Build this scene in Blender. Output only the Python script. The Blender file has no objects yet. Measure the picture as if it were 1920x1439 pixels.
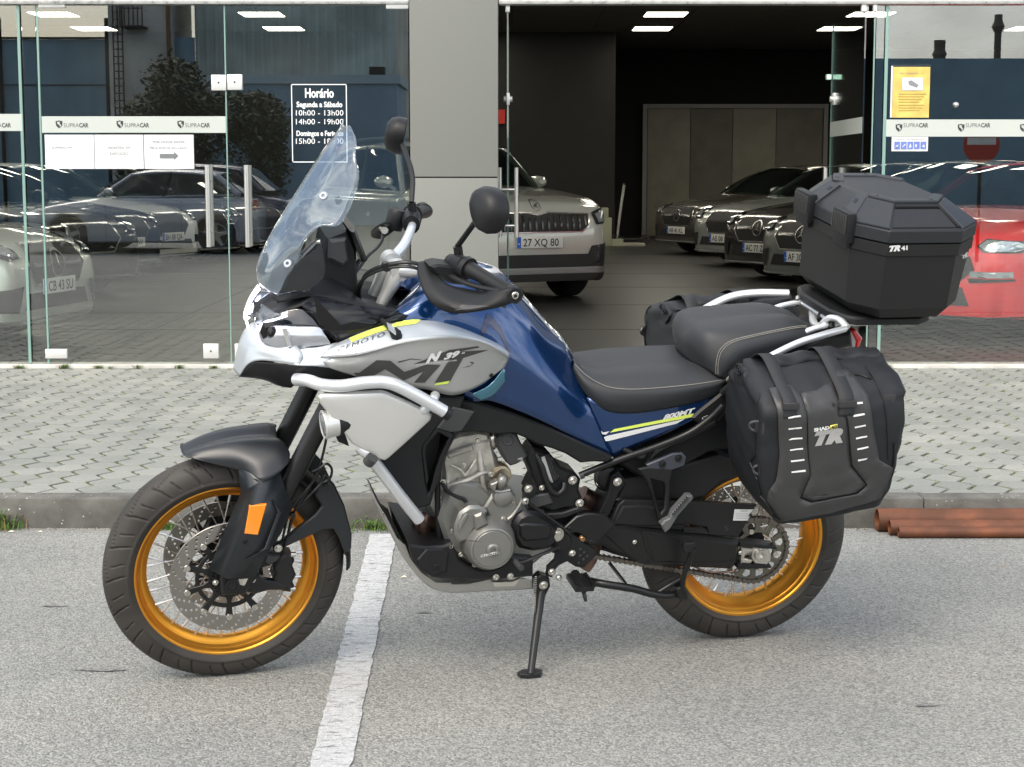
import bpy, bmesh, math, random
import numpy as np
from math import sin, cos, pi, radians, sqrt, atan2
from mathutils import Vector, Matrix
from mathutils.geometry import tessellate_polygon
from mathutils.bvhtree import BVHTree

SC = bpy.context.scene
COL = SC.collection
random.seed(7)
RNG = np.random.default_rng(7)

# ------------------------------------------------------------------ camera
FPX, CAMH, YH = 3138.5, 1.3819, 332.1          # focal length in photo pixels, eye height, horizon row
TH = math.atan((719.5 - YH) / FPX)
cam = bpy.data.cameras.new('camera')
cam.sensor_width = 36.0
cam.lens = FPX / 1920 * 36
cam.clip_end = 3000
cam.clip_start = 0.05
camo = bpy.data.objects.new('camera', cam)
COL.objects.link(camo)
camo.location = (0, 0, CAMH)
camo.rotation_euler = (pi / 2 - TH, 0, 0)
SC.camera = camo

# ------------------------------------------------------------------ sky and sun
SUN_EL, SUN_AZ = radians(47), radians(205)    # azimuth: direction towards the sun, from +Y clockwise
w = bpy.data.worlds.new('World')
SC.world = w
w.use_nodes = True
nt = w.node_tree
for n in list(nt.nodes):
    nt.nodes.remove(n)
out = nt.nodes.new('ShaderNodeOutputWorld')
bg = nt.nodes.new('ShaderNodeBackground')
sky = nt.nodes.new('ShaderNodeTexSky')
sky.sky_type = 'NISHITA'
sky.sun_disc = False
sky.sun_elevation = SUN_EL
sky.sun_rotation = SUN_AZ
sky.air_density = 1.0
sky.dust_density = 3.5
sky.ozone_density = 1.0
tc = nt.nodes.new('ShaderNodeTexCoord')
mp = nt.nodes.new('ShaderNodeMapping')
mp.inputs['Scale'].default_value = (1.0, 1.0, 2.6)
no = nt.nodes.new('ShaderNodeTexNoise')
no.inputs['Scale'].default_value = 2.1
no.inputs['Detail'].default_value = 7
no.inputs['Roughness'].default_value = 0.58
rmp = nt.nodes.new('ShaderNodeValToRGB')
rmp.color_ramp.elements[0].position = 0.45
rmp.color_ramp.elements[1].position = 0.62
mixc = nt.nodes.new('ShaderNodeMix')
mixc.data_type = 'RGBA'
mixc.inputs[7].default_value = (10.4, 10.5, 10.2, 1)
nt.links.new(tc.outputs['Generated'], mp.inputs['Vector'])
nt.links.new(mp.outputs['Vector'], no.inputs['Vector'])
nt.links.new(no.outputs['Fac'], rmp.inputs['Fac'])
nt.links.new(rmp.outputs['Color'], mixc.inputs[0])
nt.links.new(sky.outputs[0], mixc.inputs[6])
nt.links.new(mixc.outputs[2], bg.inputs['Color'])
bg.inputs['Strength'].default_value = 0.15
nt.links.new(bg.outputs[0], out.inputs['Surface'])

sl = bpy.data.lights.new('sun', 'SUN')
sl.energy = 1.0
sl.angle = radians(24)
sl.color = (1.0, 0.94, 0.84)
so = bpy.data.objects.new('sun', sl)
COL.objects.link(so)
sd = Vector((sin(SUN_AZ) * cos(SUN_EL), cos(SUN_AZ) * cos(SUN_EL), sin(SUN_EL)))
so.rotation_euler = sd.to_track_quat('Z', 'Y').to_euler()
so.location = sd * 50
SC.view_settings.view_transform = 'Standard'
SC.view_settings.look = 'None'
SC.view_settings.gamma = 1
SC.view_settings.use_curve_mapping = False
SC.view_settings.exposure = 0.88
SC.cycles.max_bounces = 10
SC.cycles.transparent_max_bounces = 24
SC.cycles.glossy_bounces = 5
SC.cycles.diffuse_bounces = 4
SC.cycles.sample_clamp_indirect = 6
SC.cycles.use_denoising = True

# ------------------------------------------------------------------ measuring helpers (photo pixel -> place)
def ray(px, py):
    x = (px - 960) / FPX
    y = -(py - 719.5) / FPX
    f = Vector((0, cos(TH), -sin(TH)))
    u = Vector((0, sin(TH), cos(TH)))
    return (f + Vector((1, 0, 0)) * x + u * y)
CO = Vector((0, 0, CAMH))
def atY(px, py, Y):
    r = ray(px, py)
    return CO + r * (Y / r.y)
def atZ(px, py, Z):
    r = ray(px, py)
    return CO + r * ((Z - CAMH) / r.z)

# ------------------------------------------------------------------ materials
MATS = {}
def lk(t, a, b):
    t.links.new(a, b)
def pm(name, col, rough=0.5, metal=0.0, coat=0.0, coatr=0.05, spec=0.5, var=0.0, vscale=20.0, bump=0.0, bscale=200.0,
       trans=0.0, emis=None, estr=0.0, rvar=0.0, vcol=None, vpos=(0.4, 0.6), sheen=0.0, bdist=0.002, aniso=0.0, detail=4.0):
    """principled material with colour noise (towards vcol), roughness noise and fine bump"""
    m = bpy.data.materials.new(name)
    m.use_nodes = True
    t = m.node_tree
    b = t.nodes['Principled BSDF']
    b.inputs['Base Color'].default_value = (*col, 1)
    b.inputs['Roughness'].default_value = rough
    b.inputs['Metallic'].default_value = metal
    b.inputs['Coat Weight'].default_value = coat
    b.inputs['Coat Roughness'].default_value = coatr
    b.inputs['Specular IOR Level'].default_value = spec
    b.inputs['Transmission Weight'].default_value = trans
    b.inputs['Sheen Weight'].default_value = sheen
    if emis:
        b.inputs['Emission Color'].default_value = (*emis, 1)
        b.inputs['Emission Strength'].default_value = estr
    co = t.nodes.new('ShaderNodeTexCoord')
    if var > 0 or rvar > 0 or vcol:
        n = t.nodes.new('ShaderNodeTexNoise')
        n.inputs['Scale'].default_value = vscale
        n.inputs['Detail'].default_value = detail
        lk(t, co.outputs['Object'], n.inputs['Vector'])
        if var > 0 or vcol:
            r = t.nodes.new('ShaderNodeValToRGB')
            r.color_ramp.elements[0].position = vpos[0]
            r.color_ramp.elements[1].position = vpos[1]
            c2 = vcol if vcol else tuple(min(1, c * (1 + var)) for c in col)
            c1 = col if vcol else tuple(c * (1 - var) for c in col)
            r.color_ramp.elements[0].color = (*c1, 1)
            r.color_ramp.elements[1].color = (*c2, 1)
            lk(t, n.outputs['Fac'], r.inputs['Fac'])
            lk(t, r.outputs['Color'], b.inputs['Base Color'])
        if rvar > 0:
            mr = t.nodes.new('ShaderNodeMapRange')
            mr.inputs['From Min'].default_value = 0.3
            mr.inputs['From Max'].default_value = 0.7
            mr.inputs['To Min'].default_value = max(0.02, rough - rvar)
            mr.inputs['To Max'].default_value = min(1, rough + rvar)
            lk(t, n.outputs['Fac'], mr.inputs['Value'])
            lk(t, mr.outputs['Result'], b.inputs['Roughness'])
    if bump > 0:
        n2 = t.nodes.new('ShaderNodeTexNoise')
        n2.inputs['Scale'].default_value = bscale
        n2.inputs['Detail'].default_value = 3
        bp = t.nodes.new('ShaderNodeBump')
        bp.inputs['Strength'].default_value = bump
        bp.inputs['Distance'].default_value = bdist
        lk(t, co.outputs['Object'], n2.inputs['Vector'])
        lk(t, n2.outputs['Fac'], bp.inputs['Height'])
        lk(t, bp.outputs['Normal'], b.inputs['Normal'])
    MATS[name] = m
    return m

def glass(name, tint=(0.9, 0.95, 0.93), ior=1.5, rough=0.0, opacity=0.0, dcol=(0.02, 0.02, 0.02)):
    """thin sheet glass: tinted see-through plus a Fresnel mirror; optional opacity part"""
    m = bpy.data.materials.new(name)
    m.use_nodes = True
    t = m.node_tree
    t.nodes.remove(t.nodes['Principled BSDF'])
    o = t.nodes['Material Output']
    tr = t.nodes.new('ShaderNodeBsdfTransparent')
    tr.inputs['Color'].default_value = (*tint, 1)
    gl = t.nodes.new('ShaderNodeBsdfGlossy')
    gl.inputs['Roughness'].default_value = rough
    gl.inputs['Color'].default_value = (1, 1, 1, 1)
    fr = t.nodes.new('ShaderNodeFresnel')
    fr.inputs['IOR'].default_value = ior
    # the Fresnel node inverts its index on back faces; use the facing-independent form
    geo = t.nodes.new('ShaderNodeNewGeometry')
    lw = t.nodes.new('ShaderNodeLayerWeight')
    r0 = ((ior - 1) / (ior + 1)) ** 2
    pw = t.nodes.new('ShaderNodeMath'); pw.operation = 'POWER'; pw.inputs[1].default_value = 5
    lw.inputs['Blend'].default_value = 0.5
    mr = t.nodes.new('ShaderNodeMapRange')
    mr.inputs['To Min'].default_value = r0
    mr.inputs['To Max'].default_value = 1
    lk(t, lw.outputs['Facing'], pw.inputs[0])
    lk(t, pw.outputs[0], mr.inputs['Value'])
    mx = t.nodes.new('ShaderNodeMixShader')
    base = tr
    if opacity > 0:
        df = t.nodes.new('ShaderNodeBsdfDiffuse')
        df.inputs['Color'].default_value = (*dcol, 1)
        m0 = t.nodes.new('ShaderNodeMixShader')
        m0.inputs[0].default_value = opacity
        lk(t, tr.outputs[0], m0.inputs[1]); lk(t, df.outputs[0], m0.inputs[2])
        base = m0
    lk(t, mr.outputs['Result'], mx.inputs[0])
    lk(t, base.outputs[0], mx.inputs[1])
    lk(t, gl.outputs[0], mx.inputs[2])
    lk(t, mx.outputs[0], o.inputs['Surface'])
    t.nodes.remove(fr); t.nodes.remove(geo)
    MATS[name] = m
    return m

# ------------------------------------------------------------------ tagging
def tag(o, label=None, cat=None, group=None, kind=None):
    if label: o['label'] = label
    if cat: o['category'] = cat
    if group: o['group'] = group
    if kind: o['kind'] = kind
    return o
def empty(name, loc=(0, 0, 0), rz=0.0, label=None, cat=None, group=None, matrix=None):
    o = bpy.data.objects.new(name, None)
    COL.objects.link(o)
    o.empty_display_size = 0.1
    if matrix is not None:
        o.matrix_world = matrix
    else:
        o.location = loc
        o.rotation_euler = (0, 0, rz)
    tag(o, label, cat, group)
    return o
def clone_tree(root, label=None, loc=None, rz=None):
    r = root.copy(); COL.objects.link(r)
    if label: r['label'] = label
    if loc is not None: r.location = loc
    if rz is not None: r.rotation_euler = (0, 0, rz)
    for ch in list(root.children):
        c = ch.copy(); COL.objects.link(c); c.parent = r
        c.matrix_parent_inverse = ch.matrix_parent_inverse.copy()
        for g in ch.children:
            d = g.copy(); COL.objects.link(d); d.parent = c
            d.matrix_parent_inverse = g.matrix_parent_inverse.copy()
    return r

# ------------------------------------------------------------------ mesh builder
def catmull(P, n, closed=False):
    P = [Vector(p) for p in P]
    m = len(P)
    if m < 3 and not closed:
        return [P[0].lerp(P[-1], i / n) for i in range(n + 1)]
    o = []
    segs = m if closed else m - 1
    for i in range(segs):
        if closed:
            a, b, c, d = P[(i - 1) % m], P[i], P[(i + 1) % m], P[(i + 2) % m]
        else:
            b, c = P[i], P[i + 1]
            a = P[i - 1] if i > 0 else b * 2 - c
            d = P[i + 2] if i + 2 < m else c * 2 - b
        for k in range(n):
            t = k / n
            o.append(0.5 * ((2 * b) + (c - a) * t + (2 * a - 5 * b + 4 * c - d) * t * t + (-a + 3 * b - 3 * c + d) * t ** 3))
    if not closed:
        o.append(P[-1])
    return o

class MB:
    def __init__(s):
        s.v = []; s.f = []; s.m = []; s.cur = 0
    def mat(s, i):
        s.cur = i; return s
    def add(s, vs, fs):
        b = len(s.v)
        s.v += [tuple(v) for v in vs]
        for f in fs:
            s.f.append(tuple(b + i for i in f)); s.m.append(s.cur)
        return s
    def box(s, lo, hi, M=None, bev=0.0):
        x0, y0, z0 = lo; x1, y1, z1 = hi
        if bev > 0:
            bm = bmesh.new()
            bmesh.ops.create_cube(bm, size=1)
            for v in bm.verts:
                v.co = Vector((x0 + (v.co.x + .5) * (x1 - x0), y0 + (v.co.y + .5) * (y1 - y0), z0 + (v.co.z + .5) * (z1 - z0)))
            bmesh.ops.bevel(bm, geom=bm.edges[:], offset=bev, segments=2, affect='EDGES', profile=.6)
            vs = [v.co.copy() for v in bm.verts]
            bm.verts.index_update()
            fs = [[v.index for v in f.verts] for f in bm.faces]
            bm.free()
        else:
            vs = [Vector(p) for p in ((x0, y0, z0), (x1, y0, z0), (x1, y1, z0), (x0, y1, z0), (x0, y0, z1), (x1, y0, z1), (x1, y1, z1), (x0, y1, z1))]
            fs = [(0, 3, 2, 1), (4, 5, 6, 7), (0, 1, 5, 4), (1, 2, 6, 5), (2, 3, 7, 6), (3, 0, 4, 7)]
        if M is not None:
            vs = [M @ v for v in vs]
        return s.add(vs, fs)
    def lathe(s, prof, M=None, n=24, closed=False, a0=0.0, a1=2 * pi, cap=True):
        """profile of (r, h); axis = local Z of M"""
        full = abs(a1 - a0 - 2 * pi) < 1e-6
        k = n if full else n + 1
        vs = []
        for i in range(k):
            a = a0 + (a1 - a0) * i / n
            for r, h in prof:
                p = Vector((r * cos(a), r * sin(a), h))
                vs.append(M @ p if M is not None else p)
        L = len(prof); fs = []
        for i in range(n):
            j = (i + 1) % k
            for q in range(L if closed else L - 1):
                q2 = (q + 1) % L
                fs.append((i * L + q, j * L + q, j * L + q2, i * L + q2))
        if full and not closed and cap:
            if prof[0][0] > 1e-6: fs.append([i * L for i in range(k)])
            if prof[-1][0] > 1e-6: fs.append([i * L + L - 1 for i in range(k)])
        return s.add(vs, fs)
    def cyl(s, p, q, r, r2=None, n=16, cap=True):
        p = Vector(p); q = Vector(q); d = q - p
        M = Matrix.Translation(p) @ d.to_track_quat('Z', 'Y').to_matrix().to_4x4()
        return s.lathe([(r, 0), (r if r2 is None else r2, d.length)], M, n, cap=cap)
    def tube(s, pts, r, n=10, sub=6, closed=False, smooth=True, cap=True, flat=None):
        P = catmull(pts, sub, closed) if (smooth and len(pts) > 2) else [Vector(p) for p in pts]
        m = len(P)
        R = r if hasattr(r, '__len__') else None
        vs = []; up = None
        for i in range(m):
            if closed: t = P[(i + 1) % m] - P[i - 1]
            else: t = P[min(i + 1, m - 1)] - P[max(i - 1, 0)]
            t.normalize()
            if up is None:
                up = Vector((0, 0, 1)) if abs(t.z) < .9 else Vector((1, 0, 0))
            up = (up - t * up.dot(t)); up.normalize()
            sd_ = t.cross(up)
            rr = r
            if R is not None:
                x = i / (m - 1) * (len(R) - 1); j = min(int(x), len(R) - 2); rr = R[j] + (R[j + 1] - R[j]) * (x - j)
            for k in range(n):
                a = 2 * pi * k / n
                fy = 1 if flat is None else flat
                vs.append(P[i] + (sd_ * cos(a) + up * sin(a) * fy) * rr)
        fs = []
        for i in range(m if closed else m - 1):
            j = (i + 1) % m
            for k in range(n):
                l = (k + 1) % n
                fs.append((i * n + k, i * n + l, j * n + l, j * n + k))
        if not closed and cap:
            fs.append(list(range(n))); fs.append([(m - 1) * n + k for k in range(n)])
        return s.add(vs, fs)
    def grid(s, rows, closed_u=False):
        """rows: list of equal-length point lists"""
        L = len(rows[0]); vs = [p for r in rows for p in r]; fs = []
        for i in range(len(rows) - 1):
            for k in range(L if closed_u else L - 1):
                l = (k + 1) % L
                fs.append((i * L + k, i * L + l, (i + 1) * L + l, (i + 1) * L + k))
        return s.add(vs, fs)
    def prism(s, poly, to3, h0, h1, holes=(), bev=0.0, back=True):
        """2D polygon (with holes) extruded; to3(x, y, h) -> 3D; bev chamfers the h1 edge"""
        loops = [list(poly)] + [list(h) for h in holes]
        def area(l): return sum(l[i][0] * l[(i + 1) % len(l)][1] - l[(i + 1) % len(l)][0] * l[i][1] for i in range(len(l)))
        if area(loops[0]) < 0: loops[0].reverse()
        for h in loops[1:]:
            if area(h) > 0: h.reverse()
        def inset(l, d):
            o = []
            n = len(l)
            for i in range(n):
                p0, p1, p2 = Vector(l[i - 1]), Vector(l[i]), Vector(l[(i + 1) % n])
                a = (p1 - p0); b = (p2 - p1)
                if a.length < 1e-9 or b.length < 1e-9: o.append(tuple(p1)); continue
                a.normalize(); b.normalize()
                na = Vector((-a.y, a.x)); nb = Vector((-b.y, b.x))
                k = na + nb
                if k.length < 1e-6: k = na
                k.normalize()
                c = max(.45, k.dot(na))
                o.append(tuple(p1 + k * (d / c)))
            return o
        top = [inset(l, bev) for l in loops] if bev > 0 else loops
        tri = tessellate_polygon([[Vector((x, y, 0)) for x, y in l] for l in top])
        tri0 = tessellate_polygon([[Vector((x, y, 0)) for x, y in l] for l in loops]) if back else []
        def sgn(h): return h0 + (h1 - h0) * h
        allb = [p for l in loops for p in l]; allt = [p for l in top for p in l]
        N = len(allb)
        hb = h1 - math.copysign(min(bev, abs(h1 - h0) * .5), h1 - h0) if bev > 0 else h1
        vs = [to3(x, y, h0) for x, y in allb] + [to3(x, y, hb) for x, y in allb]
        if bev > 0: vs += [to3(x, y, h1) for x, y in allt]
        T = 2 * N if bev > 0 else N
        fs = []
        off = 0
        for l in loops:
            n = len(l)
            for i in range(n):
                j = (i + 1) % n
                fs.append((off + i, off + j, N + off + j, N + off + i))
                if bev > 0: fs.append((N + off + i, N + off + j, 2 * N + off + j, 2 * N + off + i))
            off += n
        fs += [(T + a, T + b, T + c) for a, b, c in tri]
        fs += [(a, c, b) for a, b, c in tri0]
        return s.add(vs, fs)
    def build(s, name, mats, parent=None, smooth=True, ang=35, M=None, recalc=True, thick=0.0, sub=0, bevel=0.0, weld=False):
        me = bpy.data.meshes.new(name)
        me.from_pydata(s.v, [], s.f)
        if not isinstance(mats, (list, tuple)): mats = [mats]
        for m in mats: me.materials.append(m)
        if len(mats) > 1:
            me.polygons.foreach_set('material_index', s.m)
        if recalc or thick or sub or bevel or weld:
            bm = bmesh.new(); bm.from_mesh(me)
            if weld: bmesh.ops.remove_doubles(bm, verts=bm.verts, dist=1e-4)
            if recalc: bmesh.ops.recalc_face_normals(bm, faces=bm.faces)
            bm.to_mesh(me); bm.free()
        me.validate()
        if smooth:
            me.polygons.foreach_set('use_smooth', [True] * len(me.polygons))
            try: me.set_sharp_from_angle(angle=radians(ang))
            except Exception: pass
        me.update()
        o = bpy.data.objects.new(name, me)
        COL.objects.link(o)
        if parent is not None: o.parent = parent
        if M is not None: o.matrix_local = M
        if thick:
            md = o.modifiers.new('thickness', 'SOLIDIFY'); md.thickness = thick; md.offset = -1
        if sub:
            md = o.modifiers.new('subdivision', 'SUBSURF'); md.levels = sub; md.render_levels = sub
        return o

def linked(name, me, parent, M=None):
    o = bpy.data.objects.new(name, me)
    COL.objects.link(o)
    o.parent = parent
    if M is not None: o.matrix_local = M
    return o

# ------------------------------------------------------------------ lettering (built-in font) as triangles
_tc = {}
def text_tris(s, bold=0.0, shear=0.0, spacing=1.0):
    k = (s, bold, shear, spacing)
    if k in _tc: return _tc[k]
    c = bpy.data.curves.new('t', 'FONT')
    c.body = s; c.size = 1; c.offset = bold; c.shear = shear; c.space_character = spacing
    c.resolution_u = 3
    o = bpy.data.objects.new('t', c)
    me = bpy.data.meshes.new_from_object(o)
    me.calc_loop_triangles()
    V = [(v.co.x, v.co.y) for v in me.vertices]
    T = [tuple(t.vertices) for t in me.loop_triangles]
    bpy.data.objects.remove(o); bpy.data.curves.remove(c); bpy.data.meshes.remove(me)
    if V:
        x0 = min(v[0] for v in V); x1 = max(v[0] for v in V)
        y0 = min(v[1] for v in V)
        V = [(x - x0, y) for x, y in V]
        _tc[k] = (V, T, x1 - x0)
    else:
        _tc[k] = ([], [], 1)
    return _tc[k]
def text_on(mb, s, to3, x0, y0, width=None, height=None, bold=0.0, shear=0.0, center=False, spacing=1.0):
    """place text with baseline-left (x0,y0); cap height ~0.73 of font size; to3(x,y)->3D"""
    V, T, W = text_tris(s, bold, shear, spacing)
    sy = (height / 0.7) if height else None
    sx = (width / W) if width else sy
    if sy is None: sy = sx
    if center: x0 = x0 - W * sx / 2
    mb.add([to3(x0 + x * sx, y0 + y * sy) for x, y in V], T)

# ================================================================== SETTING
YK = atZ(960, 991, 0).y            # foot of the kerb
PZ = 0.12                           # pavement height
YG = atZ(960, 689, PZ).y           # shop front
def fac(px, py): return atY(px, py, YG)

# --- asphalt
asph = bpy.data.materials.new('asphalt'); asph.use_nodes = True
t = asph.node_tree; b = t.nodes['Principled BSDF']
co = t.nodes.new('ShaderNodeTexCoord')
v1 = t.nodes.new('ShaderNodeTexVoronoi'); v1.inputs['Scale'].default_value = 165
v2 = t.nodes.new('ShaderNodeTexVoronoi'); v2.inputs['Scale'].default_value = 330
n1 = t.nodes.new('ShaderNodeTexNoise'); n1.inputs['Scale'].default_value = 0.9; n1.inputs['Detail'].default_value = 5
n2 = t.nodes.new('ShaderNodeTexNoise'); n2.inputs['Scale'].default_value = 45; n2.inputs['Detail'].default_value = 3
for v in (v1, v2, n1, n2): lk(t, co.outputs['Object'], v.inputs['Vector'])
sep = t.nodes.new('ShaderNodeSeparateColor'); lk(t, v1.outputs['Color'], sep.inputs[0])
r1 = t.nodes.new('ShaderNodeValToRGB'); e = r1.color_ramp.elements
e[0].position = 0.0; e[0].color = (0.08, 0.081, 0.083, 1); e[1].position = 1.0; e[1].color = (0.48, 0.49, 0.465, 1)
q = e.new(0.35); q.color = (0.20, 0.206, 0.20, 1); q = e.new(0.75); q.color = (0.335, 0.342, 0.325, 1); q = e.new(0.93); q.color = (0.41, 0.415, 0.39, 1)
lk(t, sep.outputs[0], r1.inputs['Fac'])
sep2 = t.nodes.new('ShaderNodeSeparateColor'); lk(t, v2.outputs['Color'], sep2.inputs[0])
r2 = t.nodes.new('ShaderNodeValToRGB'); e = r2.color_ramp.elements
e[0].color = (0.14, 0.14, 0.14, 1); e[1].color = (0.42, 0.415, 0.40, 1)
lk(t, sep2.outputs[1], r2.inputs['Fac'])
mx = t.nodes.new('ShaderNodeMix'); mx.data_type = 'RGBA'; mx.inputs[0].default_value = 0.42
lk(t, r1.outputs['Color'], mx.inputs[6]); lk(t, r2.outputs['Color'], mx.inputs[7])
r3 = t.nodes.new('ShaderNodeValToRGB'); e = r3.color_ramp.elements
e[0].position = 0.3; e[0].color = (0.74, 0.75, 0.735, 1); e[1].position = 0.7; e[1].color = (1.02, 1.01, .965, 1)
lk(t, n1.outputs['Fac'], r3.inputs['Fac'])
mu = t.nodes.new('ShaderNodeMix'); mu.data_type = 'RGBA'; mu.blend_type = 'MULTIPLY'; mu.inputs[0].default_value = 1
lk(t, mx.outputs[2], mu.inputs[6]); lk(t, r3.outputs['Color'], mu.inputs[7])
# rusty and dark spots
n3 = t.nodes.new('ShaderNodeTexNoise'); n3.inputs['Scale'].default_value = 3.2; n3.inputs['Detail'].default_value = 2
lk(t, co.outputs['Object'], n3.inputs['Vector'])
r4 = t.nodes.new('ShaderNodeValToRGB'); e = r4.color_ramp.elements
e[0].position = 0.735; e[0].color = (0, 0, 0, 1); e[1].position = 0.80; e[1].color = (1, 1, 1, 1)
lk(t, n3.outputs['Fac'], r4.inputs['Fac'])
ms = t.nodes.new('ShaderNodeMix'); ms.data_type = 'RGBA'; ms.inputs[7].default_value = (0.20, 0.125, 0.07, 1)
lk(t, r4.outputs['Color'], ms.inputs[0]); lk(t, mu.outputs[2], ms.inputs[6])
lk(t, ms.outputs[2], b.inputs['Base Color'])
b.inputs['Roughness'].default_value = 0.86
bp = t.nodes.new('ShaderNodeBump'); bp.inputs['Strength'].default_value = 0.85; bp.inputs['Distance'].default_value = 0.004
ad = t.nodes.new('ShaderNodeMath'); ad.operation = 'SUBTRACT'
lk(t, n2.outputs['Fac'], ad.inputs[0]); lk(t, v1.outputs['Distance'], ad.inputs[1])
lk(t, ad.outputs[0], bp.inputs['Height']); lk(t, bp.outputs['Normal'], b.inputs['Normal'])
ASPH_NT = t

mb = MB(); mb.add([(-400, -400, -.03), (400, -400, -.03), (400, 400, -.03), (-400, 400, -.03)], [(0, 1, 2, 3)])
tag(mb.build('ground', pm('far_ground', (0.12, 0.12, 0.11), 0.9), smooth=False, recalc=False), kind='structure')
mb = MB(); mb.add([(-40, -14, 0), (40, -14, 0), (40, YK + .01, 0), (-40, YK + .01, 0)], [(0, 1, 2, 3)])
tag(mb.build('road', asph, smooth=False, recalc=False), kind='structure')

# --- worn parking line
paint = bpy.data.materials.new('worn_road_paint'); paint.use_nodes = True
t = paint.node_tree; b = t.nodes['Principled BSDF']; b.inputs['Roughness'].default_value = 0.8
co = t.nodes.new('ShaderNodeTexCoord')
n1 = t.nodes.new('ShaderNodeTexNoise'); n1.inputs['Scale'].default_value = 38; n1.inputs['Detail'].default_value = 6; n1.inputs['Roughness'].default_value = .7
mp2 = t.nodes.new('ShaderNodeMapping'); mp2.inputs['Scale'].default_value = (.45, 1.7, 1)
lk(t, co.outputs['Object'], mp2.inputs['Vector']); lk(t, mp2.outputs['Vector'], n1.inputs['Vector'])
r1 = t.nodes.new('ShaderNodeValToRGB'); e = r1.color_ramp.elements
e[0].position = .36; e[0].color = (0.20, 0.20, 0.198, 1); e[1].position = .47; e[1].color = (0.53, 0.54, 0.54, 1)
lk(t, n1.outputs['Fac'], r1.inputs['Fac'])
v = t.nodes.new('ShaderNodeTexVoronoi'); v.inputs['Scale'].default_value = 190; lk(t, co.outputs['Object'], v.inputs['Vector'])
mu = t.nodes.new('ShaderNodeMix'); mu.data_type = 'RGBA'; mu.blend_type = 'MULTIPLY'; mu.inputs[0].default_value = .35
sp = t.nodes.new('ShaderNodeSeparateColor'); lk(t, v.outputs['Color'], sp.inputs[0])
lk(t, r1.outputs['Color'], mu.inputs[6]); lk(t, sp.outputs[0], mu.inputs[7]); lk(t, mu.outputs[2], b.inputs['Base Color'])
bp = t.nodes.new('ShaderNodeBump'); bp.inputs['Strength'].default_value = .7; bp.inputs['Distance'].default_value = .003
lk(t, v.outputs['Distance'], bp.inputs['Height']); lk(t, bp.outputs['Normal'], b.inputs['Normal'])
A, B_ = atZ(694, 1003, 0), atZ(744, 1003, 0)
C_, D_ = atZ(577, 1450, 0), atZ(657, 1450, 0)
L = []; Rr_ = []
N = 90
ext = 1.25
for i in range(N + 1):
    k = i / N * ext
    j1 = random.gauss(0, .002); j2 = random.gauss(0, .002)
    L.append(A.lerp(C_, k) + Vector((j1, 0, .004))); Rr_.append(B_.lerp(D_, k) + Vector((j2, 0, .004)))
mb = MB(); mb.grid([L, [(a + b) / 2 for a, b in zip(L, Rr_)], Rr_])
tag(mb.build('road_marking', paint, smooth=False, recalc=False), kind='structure')

# --- kerb of cast stones
kst = pm('kerb_concrete', (0.115, 0.112, 0.10), 0.9, var=.35, vscale=9, bump=.6, bscale=130, bdist=.004, vpos=(.3, .7), detail=8)
# pale chips in the kerb
t = kst.node_tree; b = t.nodes['Principled BSDF']
v = t.nodes.new('ShaderNodeTexVoronoi'); v.inputs['Scale'].default_value = 42; v.inputs['Randomness'].default_value = 1
co = t.nodes.new('ShaderNodeTexCoord'); lk(t, co.outputs['Object'], v.inputs['Vector'])
r = t.nodes.new('ShaderNodeValToRGB'); e = r.color_ramp.elements
e[0].position = .10; e[0].color = (1, 1, 1, 1); e[1].position = .16; e[1].color = (0, 0, 0, 1); lk(t, v.outputs['Distance'], r.inputs['Fac'])
n = t.nodes.new('ShaderNodeTexNoise'); n.inputs['Scale'].default_value = 5; lk(t, co.outputs['Object'], n.inputs['Vector'])
r2 = t.nodes.new('ShaderNodeValToRGB'); r2.color_ramp.elements[0].position = .47; r2.color_ramp.elements[1].position = .6; lk(t, n.outputs['Fac'], r2.inputs['Fac'])
mm = t.nodes.new('ShaderNodeMath'); mm.operation = 'MULTIPLY'; lk(t, r.outputs['Color'], mm.inputs[0]); lk(t, r2.outputs['Color'], mm.inputs[1])
old = b.inputs['Base Color'].links[0].from_socket
mx = t.nodes.new('ShaderNodeMix'); mx.data_type = 'RGBA'; lk(t, mm.outputs[0], mx.inputs[0]); lk(t, old, mx.inputs[6]); mx.inputs[7].default_value = (.62, .6, .55, 1)
lk(t, mx.outputs[2], b.inputs['Base Color'])
kerb = empty('kerb', (0, YK, 0)); tag(kerb, kind='structure')
KW = 0.13
x = -9.37; kme = None
while x < 9.5:
    mb = MB()
    mb.box((0.0008, 0, -.02), (0.9992, KW, PZ), bev=.010)
    if kme is None:
        o = mb.build('kerb_stone', kst, kerb); kme = o.data
    else: o = linked('kerb_stone', kme, kerb)
    o.location = (x, random.uniform(-.002, .002), random.uniform(-.002, .002)); x += 1.0

# --- pavement: hexagonal concrete pavers, mossy joints
pv = empty('pavement', (0, YK + KW, PZ)); tag(pv, kind='structure')
bed = pm('mossy_joint_sand', (0.05, 0.047, 0.032), 0.95, vcol=(0.10, 0.13, 0.025), vscale=4.5, vpos=(.40, .54), bump=.8, bscale=90, bdist=.006, detail=9)
mb = MB(); mb.add([(-9, 0.0, -.012), (9, 0, -.012), (9, YG - YK - KW + .1, -.012), (-9, YG - YK - KW + .1, -.012)], [(0, 1, 2, 3)])
mb.build('joint_sand', bed, pv, smooth=False, recalc=False)
pvm = bpy.data.materials.new('paver_concrete'); pvm.use_nodes = True
t = pvm.node_tree; b = t.nodes['Principled BSDF']; b.inputs['Roughness'].default_value = .85
oi = t.nodes.new('ShaderNodeObjectInfo'); at = t.nodes.new('ShaderNodeAttribute'); at.attribute_name = 'tone'
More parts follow.
